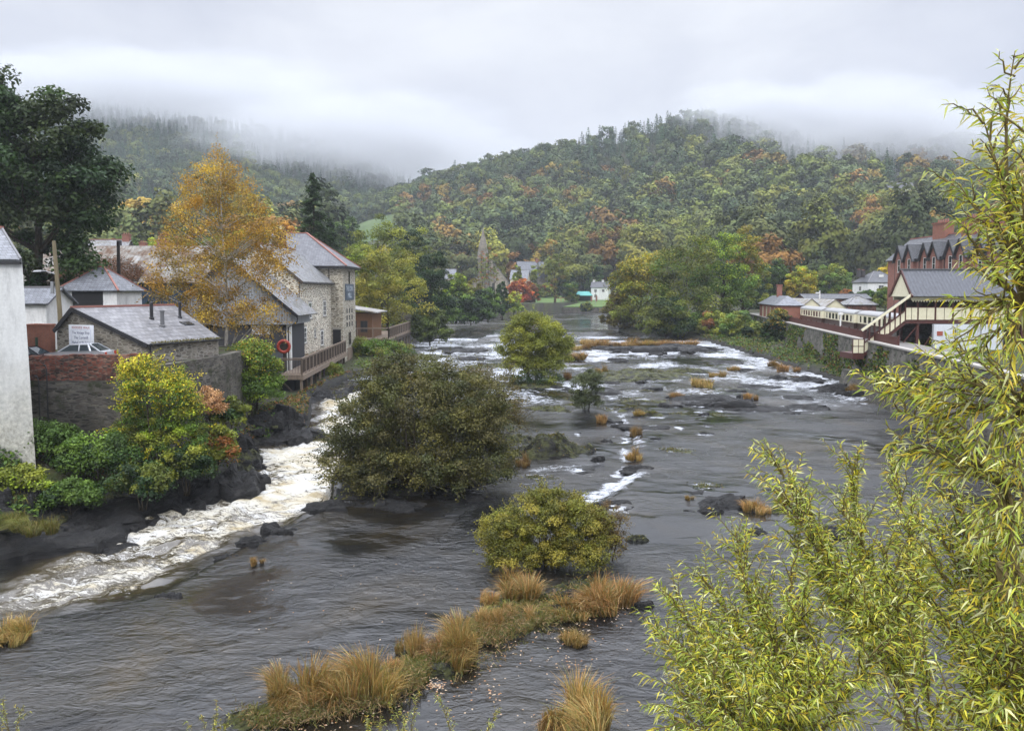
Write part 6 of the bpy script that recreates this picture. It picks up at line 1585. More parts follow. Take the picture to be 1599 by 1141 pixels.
for i, (px, Y, z, H, W, pal, top, lb) in enumerate([
    (606, 150, 3.0, 18.5, 16.5, [(0.19, 0.19, 0.032), (0.15, 0.165, 0.03), (0.23, 0.21, 0.035)], None, 'broad yellow green willow beyond the far deck'),
    (671, 150, 1.8, 7.2, 8.5, [(0.06, 0.085, 0.02), (0.075, 0.10, 0.025)], None, 'small round green willow bush on the left river bank'),
    (672, 186, 3.5, 19.0, 13.0, GREEN_D, None, 'dark green bushy tree overhanging the left bank pool'),
    (592, 192, 5.0, 27.0, 19.0, OLIVE, None, 'large olive tree rising behind the yellow green willow'),
    (645, 215, 5.0, 26.0, 15.0, OLIVE + GREEN_D, None, 'dark olive tree between the willow and the church'),
    (560, 178, 4.0, 20.0, 12.0, OLIVE + GREEN_Y[:1], None, 'pale olive tree right behind the mill tower'),
    (712, 225, 3.0, 15.0, 11.0, GREEN_M + OLIVE, GREEN_Y[:1], 'green scrub tree by the pool left of the church'),
    (735, 238, 3.0, 13.0, 10.0, OLIVE, [(0.15, 0.12, 0.03)], 'olive tree with thin bare top in front of the church'),
    (762, 232, 3.0, 11.0, 10.0, GREEN_M + GREEN_D, None, 'bushy green tree at the water edge below the church'),
    (784, 252, 3.0, 13.0, 5.5, GREEN_D, None, 'narrow ivy covered dark tree right of the church'),
    (735, 215, 3.0, 8.0, 13.0, GREEN_D + GREEN_M, None, 'low dark green thicket beside the far pool'),
    (690, 200, 3.0, 10.0, 10.0, GREEN_M, GREEN_Y, 'mid green bush next to the dark overhanging tree'),
    (802, 300, 3.0, 9.0, 8.0, GREEN_Y, YELLOW, 'small yellow green bush below the red maple'),
    (812, 348, 5.3, 13.0, 12.5, [(0.28, 0.055, 0.025), (0.36, 0.085, 0.03), (0.22, 0.045, 0.022)], [(0.34, 0.13, 0.04)], 'bright red maple on the park lawn'),
    (828, 356, 5.8, 10.5, 9.0, RUST + GREEN_M[:1], None, 'brown tree right behind the red maple'),
    (892, 362, 6.4, 10.0, 8.5, OLIVE + GREEN_M, None, 'small olive tree by the park shelter'),
    (915, 330, 3.2, 4.0, 6.0, GREEN_D + OLIVE, None, 'low dark bush on the rocks below the park wall'),
    (880, 396, 9.5, 15.0, 14.0, GREEN_M + GREEN_D, None, 'green tree behind the park shelter'),
    (925, 405, 9.0, 17.0, 15.0, GREEN_D + GREEN_M, None, 'dark green tree behind the small white house in the park'),
    (852, 384, 9.0, 7.0, 9.0, OLIVE + RUST[:1], None, 'low brownish shrub on the lawn right of the poplars'),
    # left background
    (205, 205, 6.0, 22.0, 13.0, GREEN_M, None, 'rounded green tree beyond the big shed roof'),
    (238, 228, 6.0, 24.0, 12.0, GREEN_Y, None, 'bright yellow green tree beyond the sheds beside the birch'),
    (275, 236, 7.0, 27.0, 13.0, RUST + GREEN_M[:1], None, 'rust brown tree behind the birch crown'),
    (176, 176, 7.0, 18.0, 7.0, [(0.24, 0.085, 0.04), (0.18, 0.07, 0.035)], None, 'orange red tree over the grey roofed house'),
    (310, 220, 7.0, 22.0, 14.0, GREEN_M + OLIVE, None, 'green tree hidden behind the middle of the birch'),
    (415, 215, 7.0, 25.0, 13.0, OLIVE + RUST, None, 'bronze tree behind the mill chimney'),
    (445, 235, 7.0, 28.0, 12.0, RUST + GOLD[:1], None, 'orange brown tree left of the tall dark conifer'),
    (462, 170, 6.0, 19.0, 9.0, GREEN_D, None, 'dark green tree tucked behind the mill ridge'),
    (365, 230, 7.0, 25.0, 14.0, GREEN_M, GREEN_Y, 'green tree between the birch and the mill roof'),
    (545, 300, 20, 22.0, 16.0, GREEN_M + GREEN_D, None, 'dark rounded tree at the left end of the green field'),
    # right bank
    (1002, 182, 2.0, 20.0, 18.0, OLIVE + YELLOW[2:], YELLOW[1:], 'olive tree with yellow patches at the left end of the riverside clump'),
    (1072, 176, 2.0, 23.5, 21.0, OLIVE + GREEN_M[:1] + GREEN_Y[2:], OLIVE + YELLOW[2:], 'biggest dark green tree in the riverside clump'),
    (1128, 182, 3.0, 24.0, 16.0, GREEN_M + GREEN_Y[2:], GREEN_Y, 'fresh green tree in the riverside clump right of the biggest one'),
    (1160, 194, 4.0, 26.0, 13.0, OLIVE, YELLOW, 'golden topped tree at the right end of the riverside clump'),
    (1040, 166, 1.8, 9.0, 13.0, GREEN_D + OLIVE, None, 'low dark leafy skirt of bushes at the water below the biggest tree'),
    (968, 186, 2.2, 11.0, 9.0, [(0.13, 0.11, 0.035), (0.10, 0.09, 0.03)], None, 'pale brownish bush at the water edge left of the clump'),
    (1250, 216, 7.0, 13.0, 10.5, YELLOW, GREEN_Y[:1], 'bright yellow tree behind the station house'),
    (1203, 222, 7.0, 14.5, 13.0, GREEN_M + GREEN_D, None, 'green tree behind the station house chimney'),
    (1294, 262, 9.0, 12.5, 15.0, OLIVE + GREEN_M, None, 'broad dull green tree beyond the canopies'),
    (1318, 268, 9.0, 10.5, 9.0, GREEN_M, None, 'fresh green tree left of the white house'),
    (1178, 215, 6.0, 9.0, 9.0, GREEN_D, None, 'dark bush between the clump and the station house'),
    (1321, 214, 7.6, 5.2, 5.5, RUST + GREEN_D[:1], None, 'rusty shrub by the white house'),
    (1352, 205, 7.5, 4.8, 6.5, GREEN_D + GREEN_M, None, 'dark green garden shrub below the white house porch'),
    (1382, 198, 7.5, 5.5, 7.0, GREEN_M + OLIVE, None, 'olive garden shrub right of the white house porch'),
    (1312, 196, 6.5, 4.4, 8.0, GREEN_M, None, 'light green bushes behind the brick hut'),
    (1392, 258, 9.0, 14.5, 10.5, YELLOW, None, 'yellow tree rising over the white house roof'),
    (1214, 141, 1.0, 8.0, 6.5, GREEN_D, [(0.22, 0.16, 0.025), (0.14, 0.12, 0.02)], 'ivy bush with golden top clinging to the river wall'),
    (1150, 156, 1.8, 6.0, 8.5, GREEN_M + OLIVE, None, 'green bank shrub left of the ivy bush'),
    (1115, 166, 2.0, 5.5, 9.0, OLIVE + RUST[2:], None, 'brown olive scrub on the right bank below the clump'),
    (1180, 150, 1.6, 4.5, 6.0, OLIVE + GREEN_D, None, 'dark scrub at the water below the station house'),
    (1090, 172, 2.0, 4.5, 8.0, GREEN_D + OLIVE, None, 'low scrub at the foot of the fresh green tree'),
    ]):
    lf = 0.10 + 0.0016 * Y
    make_tree('tree' if H > 9.5 else 'bush', lb, 'tree' if H > 9.5 else 'bush', at(px, Y, z), 60 + i, H, W, pal, [(0, 0, H * .52, W * .36, W * .34, H * .42), (-W * .25, 0, H * .38, W * .25, W * .25, H * .30), (W * .25, 0, H * .36, W * .25, W * .25, H * .30), (W * .1, 0, H * .72, W * .24, W * .24, H * .24), (-W * .14, -W * .1, H * .62, W * .24, W * .24, H * .24), (W * .1, -W * .15, H * .2, W * .3, W * .2, H * .18), (-W * .15, -W * .1, H * .18, W * .28, W * .2, H * .17)],
              88, W * .10, 150 if Y < 230 else 90, lf * 1.25, lf * .85, trunk_r=.02 * H, limbs=22, pal_top=top, up=.55, mottle=.42)
for i, (px, Y, H, W, lb) in enumerate(((808, 362, 20.5, 5.6, 'slender light green poplar left of the grey slate roof'), (834, 366, 19.0, 5.4, 'slender poplar right of the red maple'))):
    make_tree('poplar_tree', lb, 'tree', at(px, Y, 5.6), 140 + i, H, W, OLIVE + GREEN_Y[:1], [(0, 0, H * .5, W * .36, W * .36, H * .40), (0, 0, H * .78, W * .22, W * .22, H * .2)], 50, .95, 90, .7, .45, trunk_r=.3, limbs=20)
make_tree('park_tree', 'tall flat topped tree with ivy covered trunk on the park lawn', 'tree', at(866, 350, 5.2), 145, 24, 12, OLIVE + [(0.15, 0.12, 0.03)], [(1.5, 0, 19.5, 4.8, 4, 4.2), (3.6, 0, 14, 3.6, 3, 3), (-1.5, 0, 17, 3, 3, 3), (0, 0, 7, 1.1, 1.1, 6.5)], 60, 1.4, 90, .62, .45, trunk_r=.6, limbs=26, trunk_h=.85)
for i, (px, Y, H) in enumerate(((752, 330, 27), (763, 334, 30), (772, 336, 28), (758, 338, 24))):
    make_tree('bare_tree', ('thin bare tree in front of the left side of the church', 'tallest thin bare tree in front of the church spire', 'thin bare tree before the right half of the church', 'shortest thin bare tree before the church wall')[i], 'tree', at(px, Y, 4), 150 + i, H, 5, OLIVE + RUST[:1], [(0, 0, H * .6, 1.7, 1.7, H * .36)], 34, .7, 26, .5, .3, trunk_r=.22, trunk_h=.95, limbs=34)

# in the river
make_tree('willow_bush', 'great olive willow bush on the rocky island beside the cascade', 'bush', at(652, 46.2, 0.0), 160, 7.6, 11.5, [(0.085, 0.085, 0.026), (0.060, 0.066, 0.022), (0.105, 0.098, 0.030), (0.045, 0.052, 0.020), (0.075, 0.070, 0.030)],
          [(0, 0, 4.2, 4.6, 3.4, 3.6), (-2.8, -.6, 3.0, 2.9, 2.4, 2.7), (2.6, 0, 4.4, 3.0, 2.5, 2.9), (-.6, 0, 6.2, 2.8, 2.2, 1.8), (-3.8, -1, 1.6, 2.2, 1.7, 1.5), (3.6, -.8, 1.9, 2.5, 1.8, 1.8), (0, -2.2, 1.5, 3.8, 1.8, 1.5), (-2.8, -2.0, 1.0, 1.8, 1.4, 1.1), (2.6, -2.0, 1.0, 2.2, 1.4, 1.1)], 440, .72, 260, .145, .08, trunk_r=.13, stems=9, spread=2.6, trunk_h=.7, limbs=120, fill=.5, up=.45, mottle=.5, sprigs=420, sprig_len=1.3)
make_tree('willow_bush', 'brownish olive half bare willow bush at the right end of the rocky island', 'bush', at(762, 54.5, 0.3), 161, 6.6, 5.8, [(0.085, 0.075, 0.03), (0.06, 0.055, 0.02), (0.11, 0.085, 0.03)], [(0, 0, 3.6, 2.4, 2, 2.8), (-1.2, 0, 4.6, 1.6, 1.5, 1.6), (1.2, 0, 2.8, 1.6, 1.5, 1.8)], 110, .62, 150, .12, .06, trunk_r=.08, stems=7, spread=1.6, trunk_h=.85, limbs=70, fill=.6, sprigs=220, sprig_len=1.1)
make_tree('willow_bush', 'rounded yellow olive bush on the grassy bar in mid river', 'bush', at(852, 33.0, 0.1), 162, 3.3, 5.8, [(0.175, 0.165, 0.03), (0.125, 0.135, 0.025), (0.20, 0.175, 0.034), (0.09, 0.095, 0.02)], [(0, 0, 1.7, 2.3, 1.7, 1.4), (-1.7, -.2, 1.2, 1.3, 1.2, 1.0), (1.7, 0, 1.3, 1.4, 1.2, 1.1), (.2, 0, 2.4, 1.5, 1.1, .7), (0, -1.0, .6, 2.3, .9, .7), (-1.2, -.9, .5, 1.3, .8, .6), (1.3, -.9, .5, 1.3, .8, .6)], 320, .35, 240, .09, .05, trunk_r=.05, stems=8, spread=1.3, trunk_h=.75, limbs=70, up=.5, mottle=.4, sprigs=320, sprig_len=.55)
make_tree('willow_bush', 'reddish brown twiggy bush growing against the right side of the rounded yellow bush', 'bush', at(948, 33.4, 0.1), 163, 2.5, 2.4, [(0.10, 0.065, 0.03), (0.13, 0.09, 0.03), (0.07, 0.05, 0.022)], [(0, 0, 1.3, 1.0, .8, 1.2), (0, -.3, .6, .9, .6, .7)], 80, .3, 130, .07, .03, trunk_r=.03, stems=6, spread=.8, trunk_h=.9, limbs=40, fill=.6)
make_tree('willow_tree', 'domed yellow green willow standing on rocks in the middle of the river', 'tree', at(834, 93, 0.9), 164, 8.7, 8.6, [(0.16, 0.18, 0.03), (0.20, 0.21, 0.034), (0.12, 0.14, 0.026)], [(0, 0, 5.6, 3.8, 3, 2.8), (-2.4, 0, 4.6, 2.1, 1.8, 2.3), (2.4, 0, 4.6, 2.1, 1.8, 2.3), (0, 0, 7.0, 2.6, 2, 1.5), (3.2, 0, 3.0, 1.3, 1.1, 1.3), (-3.2, 0, 3.2, 1.3, 1.1, 1.3), (0, -1, 3.4, 3.0, 2.0, 1.6), (-1.6, -1, 2.2, 2.0, 1.5, 1.4), (1.6, -1, 2.2, 2.0, 1.5, 1.4)], 290, .74, 210, .19, .11, trunk_r=.075, stems=14, spread=2.4, trunk_h=.62, limbs=70, up=.6, sprigs=180, sprig_len=.9)
make_tree('bush', 'dark leafy undergrowth round the foot of the domed willow', 'bush', at(836, 90.5, .7), 165, 2.2, 7.5, GREEN_D + OLIVE, [(0, 0, .8, 3.2, 1.6, 1.0)], 40, .6, 120, .16, .1, trunk_r=.04, limbs=8)
make_tree('bush', 'small grey green bush on the mossy rocks right of the big willow bush', 'bush', at(916, 73, .6), 166, 4.0, 3.7, [(0.075, 0.09, 0.045), (0.055, 0.07, 0.035)], [(0, 0, 1.8, 1.6, 1.3, 1.7), (.5, 0, 2.8, 1.1, 1, 1), (0, -.5, .8, 1.5, .9, .8)], 110, .45, 170, .13, .06, trunk_r=.05, stems=5, spread=.8, limbs=26)
# undergrowth on the left bank
rs = np.random.default_rng(91); n = 60000
xx = -42 + 25 * rs.random(n); yy = 35 + 32 * rs.random(n)
ok = ~inside(xx, yy, RIVER) & (yy < 50.4 + np.clip(xx + 24, 0, 3) * 6) & (xx < -19.5)
d_, _ = seg_dist(xx, yy, RIVER, True)
ok &= (d_ > 0.7 + 0.8 * fbm(xx / 2, yy / 2, 71)) & (fbm(xx / 2.4, yy / 2.4, 72) > -0.25)
xx, yy = xx[ok], yy[ok]; n = len(xx)
zz = land(xx, yy) + rs.random(n) ** 1.5 * (0.35 + 0.5 * np.clip(fbm(xx / 1.7, yy / 1.7, 73) + .4, 0, 1))
pc = np.where((fbm(xx / 2.8, yy / 2.8, 74) > .25)[:, None], pick_cols(rs, RUST + OLIVE, n), pick_cols(rs, GREEN_M + GREEN_D + GREEN_Y[2:], n)) * (0.7 + .6 * rs.random(n))[:, None]
tag(link_mesh('undergrowth', leaves_mesh('undergrowth', np.stack([xx, yy, zz], -1), unit(rs.normal(size=(n, 3)) * .6 + [0, -.3, 1]), rs.normal(size=(n, 3)), .26 * (.6 + .8 * rs.random(n)), .18, pc), M_LEAF), 'ivy nettles and fallen leaves covering the left bank', 'undergrowth', None, 'stuff')

# ------------------------------------------------------------------ rocks
def rock_mat(name, moss):
    m, nt, out = new_mat(name); o = objco(nt)
    g = N(nt, 'ShaderNodeNewGeometry'); s = N(nt, 'ShaderNodeSeparateXYZ'); L(nt, g.outputs['Normal'], s.inputs[0])
    w = N(nt, 'ShaderNodeVectorTransform', vector_type='POINT', convert_from='OBJECT', convert_to='WORLD'); L(nt, o, w.inputs[0]); wv = w.outputs[0]
    a = noise(nt, mapping(nt, wv, (1, 1, 6)), 1.1, 7, .7)
    c = ramp(nt, a, [(.32, (.003, .003, .0032)), (.55, (.012, .0115, .011)), (.82, (.055, .05, .044))])
    if moss:
        k = math_(nt, 'MULTIPLY', ramp(nt, noise(nt, wv, 1.2, 7, .75), [(.42, (0, 0, 0)), (.58, (1, 1, 1))]), ramp(nt, s.outputs[2], [(.35, (0, 0, 0)), (.75, (1, 1, 1))]))
        c = mixc(nt, k, c, ramp(nt, noise(nt, wv, 5, 5, .7), [(.3, (.035, .042, .01)), (.7, (.11, .115, .03))]))
    rg = ramp(nt, noise(nt, wv, .9, 4), [(.35, (.35,) * 3), (.65, (.75,) * 3)])
    principled(nt, out, c, rg, 0, bump(nt, noise(nt, mapping(nt, wv, (1, 1, 3)), 2.2, 8, .75), 1.0, .3), .35)
    return m
M_ROCK = rock_mat('wet_rock', False); M_MOSS = rock_mat('mossy_rock', True)
def rock_mesh(seed, mound):
    """a broken slab, or (mound) a low hump: facets of slate over a jagged outline, stepped along tilted bedding"""
    rng = np.random.default_rng(seed); m = 54
    ph = np.linspace(0, 2 * math.pi, m, endpoint=False) + rng.normal(size=m) * .03; cx, sy = np.cos(ph), np.sin(ph)
    sq = np.clip((np.abs(cx) ** 4 + np.abs(sy) ** 4) ** (-1 / 4.0), .85, 1.2)
    out = sq * (1 + .40 * fbm(cx * 1.3 + seed * 7, sy * 1.3, seed, 3) + .34 * fbm(cx * 5 + seed, sy * 5, seed + 2, 4))
    ks = np.concatenate([np.linspace(.03, .86, 15), [.92, .97, 1.0, 1.03]])
    rr = ks[:, None] * np.ones((1, m)); X, Y = rr * out * cx, rr * out * sy
    X[1:-2] += rng.normal(size=X[1:-2].shape) * .022; Y[1:-2] += rng.normal(size=X[1:-2].shape) * .022
    tl = rng.normal(size=2) * .28
    edge = np.clip((1.02 - rr) / (.5 if mound else .14), 0, 1) ** (.8 if mound else .5)
    raw = .58 + .95 * fbm(X * 1.2 + seed, Y * 1.2, seed + 11, 3) + tl[0] * X + tl[1] * Y
    st = 4.5; bed = raw * st + .9 * fbm(X * 2.2, Y * 2.2, seed + 14, 3)
    raw = (np.floor(bed) + sstep(.6, .95, bed - np.floor(bed))) / st
    h = np.clip(edge * (raw + .10 * fbm(X * 6, Y * 6, seed + 12, 3)) + edge * rng.normal(size=X.shape) * .018, -.02, 1.25)
    h[-1] = -.5
    V = np.stack([X, Y, h], -1).reshape(-1, 3); i = np.arange(len(V)).reshape(len(ks), m); j = np.roll(i, -1, 1)
    Q = np.stack([i[:-1], i[1:], j[1:], j[:-1]], -1).reshape(-1, 4)
    return quad_mesh('rock', V, Q)
ROCKS = {k: [rock_mesh(300 + i + 20 * k, k) for i in range(9)] for k in (0, 1)}
for k in (0, 1):
    for me in ROCKS[k]: me.materials.append(M_MOSS if k else M_ROCK)
rr_ = random.Random(8)
def rock(px, py, w, h, moss, label, group='rocks in the river', z=None, dy=.7, name='rock', rot=None):
    p = G(px, py, wz(*G(px, py, .5)[:2]) if z is None else z)
    W = w / F_PX * p.y / 2; H = max(.10, h / F_PX * p.y * (.55 if z is None or z < -.2 else .8))
    o = bpy.data.objects.new(name, rr_.choice(ROCKS[moss])); C.objects.link(o)
    o.location = (p.x, p.y + W * dy * .5, p.z - .10); o.scale = (W, W * dy, H * 1.05)
    o.rotation_euler = (0, 0, rr_.uniform(-.35, .35) if rot is None else rot)
    return tag(o, label, 'rock', group)
for (px, py, w, h, m_, lb) in [
    (995, 842, 36, 17, 1, 'rounded mossy boulder alone in smooth water right of the yellow olive bush'),
    (436, 830, 58, 18, 0, 'black glistening rock on the lip between the pool and the cascade'), (388, 848, 46, 14, 0, 'low black rock at the lip left of the larger glistening one'),
    (352, 870, 40, 8, 0, 'thin black ledge at the lip of the cascade below the other two'), (256, 938, 46, 12, 0, 'dark wet ledge where the pool spills over at the lower left'), (510, 795, 70, 14, 0, 'black rock shelf under the left foot of the great willow bush'),
    (600, 792, 110, 16, 0, 'long black rock shelf below the great willow bush'), (720, 778, 90, 14, 0, 'dark rock edge below the right part of the great willow bush'),
    (868, 712, 118, 62, 1, 'large mossy rock mound between the big bush and the small grey bush'), (812, 690, 60, 30, 1, 'mossy rock behind the brownish half bare bush'), (905, 705, 50, 30, 1, 'mossy rock spur reaching to the middle channel'),
    (1016, 590, 160, 22, 1, 'long mossy rock island in mid river'), (965, 584, 60, 14, 1, 'low mossy rock at the left tip of the long rock island'), (1075, 580, 60, 10, 1, 'low mossy rock at the right tip of the long rock island'),
    (1000, 546, 120, 9, 0, 'flat dark rock under the row of orange grass upstream'), (1055, 545, 110, 12, 0, 'flat grey rock beside the white chute near the right bank'),
    (655, 560, 120, 16, 1, 'mossy rock shelf on the left bank below the round willow bush'), (690, 548, 70, 9, 0, 'dark flat rock reaching into the river from the left bank'), (625, 578, 90, 14, 1, 'mossy ledge upstream of the mill deck'),
    (735, 560, 40, 6, 0, 'low dark rock in the shallows left of the domed willow'), (836, 602, 110, 14, 1, 'mossy rock under the domed willow'), (775, 600, 40, 8, 0, 'small dark rock left of the domed willow'),
    (1262, 596, 52, 14, 0, 'black flat rock near the station wall'), (1305, 612, 78, 17, 0, 'biggest black rock near the station wall'), (1216, 590, 24, 8, 0, 'small black rock out from the station wall'), (1335, 618, 44, 14, 0, 'dark rock at the foot of the station wall'),
    (1120, 632, 120, 16, 0, 'broad dark rock slab awash right of centre'), (1070, 622, 50, 8, 0, 'small dark rock left of the broad slab'), (1168, 622, 26, 10, 0, 'small dark rock under the single orange tuft'),
    (1255, 640, 100, 9, 0, 'striped low rock awash near the right bank'), (960, 660, 26, 10, 0, 'dark rock in the middle channel below the small grey bush'), (985, 640, 50, 10, 1, 'mossy rock at the head of the small weir'), (1020, 650, 60, 10, 1, 'low mossy rock right of the weir head'),
    (945, 690, 24, 10, 0, 'little black rock in the middle channel'), (955, 600, 34, 6, 0, 'thin dark rock below the long rock island'), (1020, 608, 30, 6, 0, 'small dark rock in the rapids below the long island'),
    (1130, 797, 130, 20, 0, 'spread of broken black rock right of the mossy boulder'), (1080, 770, 50, 6, 0, 'low dark rock above the broken black rock'), (1195, 800, 60, 22, 1, 'mossy rock carrying orange grass among the willow leaves'), (1180, 835, 50, 12, 0, 'dark rock showing through the willow leaves'),
    (1000, 948, 42, 18, 0, 'dark sunken rock right of the grassy bar'), (1285, 835, 90, 20, 0, 'dark rock behind the front willow leaves'),
    (700, 600, 40, 6, 0, 'dark rock in rapids behind the great willow bush'), (900, 625, 50, 10, 1, 'mossy rock beside the small grey bush'), (860, 640, 70, 12, 1, 'flat mossy rock above the large mossy mound'), (930, 720, 30, 14, 0, 'black rock at the tip of the mossy spur'),
    (1185, 640, 110, 8, 0, 'smooth dark slab awash below the broad slab'), (1000, 735, 46, 9, 0, 'dark rock at the lip of the small weir'), (960, 795, 60, 14, 0, 'dark rock below the small weir behind the yellow olive bush'), (550, 610, 34, 12, 0, 'black rock at the top of the cascade')]:
    rock(px, py, w, h, m_, lb)
    if w >= 100 and not m_:
        for q_ in range(5): rock(px + rr_.uniform(-.6, .6) * w, py + rr_.uniform(-6, 7), w * rr_.uniform(.12, .3), h * rr_.uniform(.3, .6), 0, 'broken fragment lying against the ' + ' '.join(lb.split()[:9]), 'broken fragments of rock in the river')
for (px, py, w, h, z, lb) in [(60, 842, 190, 40, -1.4, 'black rock ledge along the left bank at the picture edge'), (170, 815, 150, 42, -1.4, 'layered black rock ledge below the dark overhanging bush'), (265, 790, 120, 44, -1.3, 'layered dark rock below the olive bush'), (345, 768, 110, 56, -1.2, 'tall layered rock face on the point beside the cascade'),
                              (375, 720, 60, 50, -.9, 'mossy layered rock on the tip of the point'), (445, 682, 90, 26, -.5, 'black block of rock below the mill where leaves gather'), (420, 664, 70, 26, .2, 'mossy rock step above the black block'), (120, 880, 120, 16, -2.0, 'low black rock in the dark water at lower left'), (30, 905, 110, 14, -2.1, 'low black rock at the left edge in dark water'), (505, 625, 50, 14, .4, 'dark rock beside the head of the cascade')]:
    rock(px, py, w, h, 1 if 'mossy' in lb else 0, lb, 'rock ledges of the left bank', z, 1.1)
for (px, py, w, h, lb) in [(440, 1120, 170, 20, 'muddy end of the grassy bar nearest the picture foot'), (560, 1095, 190, 26, 'low wet hump of the grassy bar under the tall orange grass'), (665, 1055, 150, 24, 'hump of the grassy bar with the green grass'), (755, 1000, 150, 22, 'dark middle part of the grassy bar'), (850, 955, 200, 26, 'dark part of the grassy bar below the rounded bush'), (925, 925, 110, 26, 'right end of the grassy bar'), (905, 1128, 110, 16, 'low wet rock under the tussock near the picture foot')]:
    rock(px, py, w, h, 1, lb, 'humps of the grassy bar', 0.0, .62, 'grassy_hump', .35)

for i in range(60):
    s_ = rr_.random(); k = rr_.randrange(2, 9); a_, b_ = LEFT_EDGE[k], LEFT_EDGE[k + 1]; q_ = a_ + (b_ - a_) * s_
    Wq = rr_.uniform(.35, 1.15); o = bpy.data.objects.new('rock', rr_.choice(ROCKS[0 if rr_.random() < .7 else 1])); C.objects.link(o)
    x_, y_ = q_[0] + rr_.uniform(-2.4, .5), q_[1] + rr_.uniform(-.3, 1.6)
    o.location = (x_, y_, max(land1(x_, y_), wz(x_, y_)) - .1); o.scale = (Wq, Wq * rr_.uniform(.6, .9), Wq * rr_.uniform(.45, .8)); o.rotation_euler = (0, 0, rr_.uniform(0, 6))
    tag(o, 'wet dark rock among the many lying along the left bank of the cascade', 'rock', 'loose rocks along the left bank')
for i, (px, py, w, h) in enumerate([(930, 612, 96, 6), (1004, 626, 84, 5), (868, 606, 60, 5), (1092, 648, 96, 5), (1006, 668, 84, 5), (950, 640, 56, 5), (1186, 604, 66, 5), (838, 748, 76, 7), (902, 738, 64, 6), (1052, 704, 76, 5), (1240, 622, 70, 5), (760, 572, 70, 5), (730, 548, 60, 4), (900, 572, 60, 4), (1130, 566, 70, 4), (1100, 760, 70, 6)]):
    rock(px, py, w, h, i % 2, 'flat rock shelf barely breaking the surface, one of many across the mid river', 'flat rock shelves across the river')
for i in range(70):
    px, py = rr_.uniform(700, 1330), rr_.uniform(540, 690); p_ = G(px, py, .8)
    if not inside(np.array([p_.x]), np.array([p_.y]), RIVER)[0] or fbm(np.array([px / 120.]), np.array([py / 30.]), 97)[0] < .02: continue
    w_ = rr_.uniform(10, 34); rock(px, py, w_, rr_.uniform(3, 7), 1 if rr_.random() < .25 else 0, 'small rock breaking the surface among the many of the mid river rapids', 'small rocks in the rapids')

# ------------------------------------------------------------------ grass tussocks
M_GRASS = foliage('grass_blade', .2, .6, .2)
def tuft_mesh(seed, n=900, h=1.0, splay=.5, pal=((.37, .22, .075), (.29, .155, .05), (.44, .33, .14), (.22, .16, .05), (.17, .165, .045), (.30, .175, .055))):
    rng = np.random.default_rng(seed)
    k = 6; sc = rng.normal(size=(k, 2)) * .30; sh = .55 + .5 * rng.random(k); sl = rng.normal(size=(k, 2)) * .30 + np.array([-.12, 0])
    g = rng.integers(0, k, n)
    a = rng.random(n) * 6.283; r0 = .20 * np.sqrt(rng.random(n))
    hh = h * sh[g] * (.35 + .75 * rng.random(n) ** .8)
    b = np.stack([sc[g, 0] + np.cos(a) * r0, sc[g, 1] + np.sin(a) * r0, np.full(n, -.06)], -1)
    lean = np.stack([np.cos(a), np.sin(a)], -1) * (splay * rng.random(n))[:, None] + sl[g] + rng.normal(size=(n, 2)) * .12
    l3 = np.concatenate([lean, np.zeros((n, 1))], 1) * hh[:, None]
    bend = np.linalg.norm(lean, axis=1)
    m_ = b + l3 * .33 + np.stack([0 * a, 0 * a, hh * .6], -1); t_ = b + l3 * 1.05 + np.stack([0 * a, 0 * a, hh * np.clip(1 - .5 * bend, .3, 1)], -1)
    da = rng.random(n) * 6.283
    s = np.stack([-np.sin(da), np.cos(da), np.zeros(n)], -1) * .0085
    V = np.stack([b - s, b + s, m_ + s * .8, m_ - s * .8, t_ + s * .2, t_ - s * .2], 1).reshape(-1, 3); q = np.arange(n) * 6
    Q = np.concatenate([np.stack([q, q + 1, q + 2, q + 3], -1), np.stack([q + 3, q + 2, q + 4, q + 5], -1)])
    col = pick_cols(rng, pal, n) * (.6 + .7 * rng.random(n))[:, None]
    C6 = np.repeat(col, 6, 0).reshape(n, 6, 3); C6[:, :2] = C6[:, :2] * .5 + np.array([.03, .03, .008])
    me = quad_mesh('grass_tussock', V, Q, C6.reshape(-1, 3)); me.materials.append(M_GRASS); return me
T_OR = [tuft_mesh(400 + i) for i in range(4)]
T_GR = [tuft_mesh(410 + i, 900, .7, .9, ((.14, .15, .03), (.10, .13, .025), (.20, .17, .05))) for i in range(2)]
T_BIG = [tuft_mesh(420 + i, 2400, 1.0, .5) for i in range(3)]
def tuft(px, py, w, h, label, group, kind='o', z=None):
    zz_ = wz(*G(px, py, .4)[:2]) if z is None else z
    p = G(px, py, zz_); W = w / F_PX * p.y; H = h / F_PX * p.y
    o = bpy.data.objects.new('grass_tussock', rr_.choice({'o': T_OR, 'g': T_GR, 'b': T_BIG}[kind])); C.objects.link(o)
    o.location = (p.x, p.y, zz_ + .04); o.scale = (W * .85, W * .72, H * .95); o.rotation_euler = (0, 0, rr_.uniform(0, 6))
    f = rr_.uniform(.8, 1.25); o.color = (f, f * rr_.uniform(.85, 1.05), f * .95, 1)
    return tag(o, label, 'grass tussock', group)
GB = 'grass tussocks of the bar'
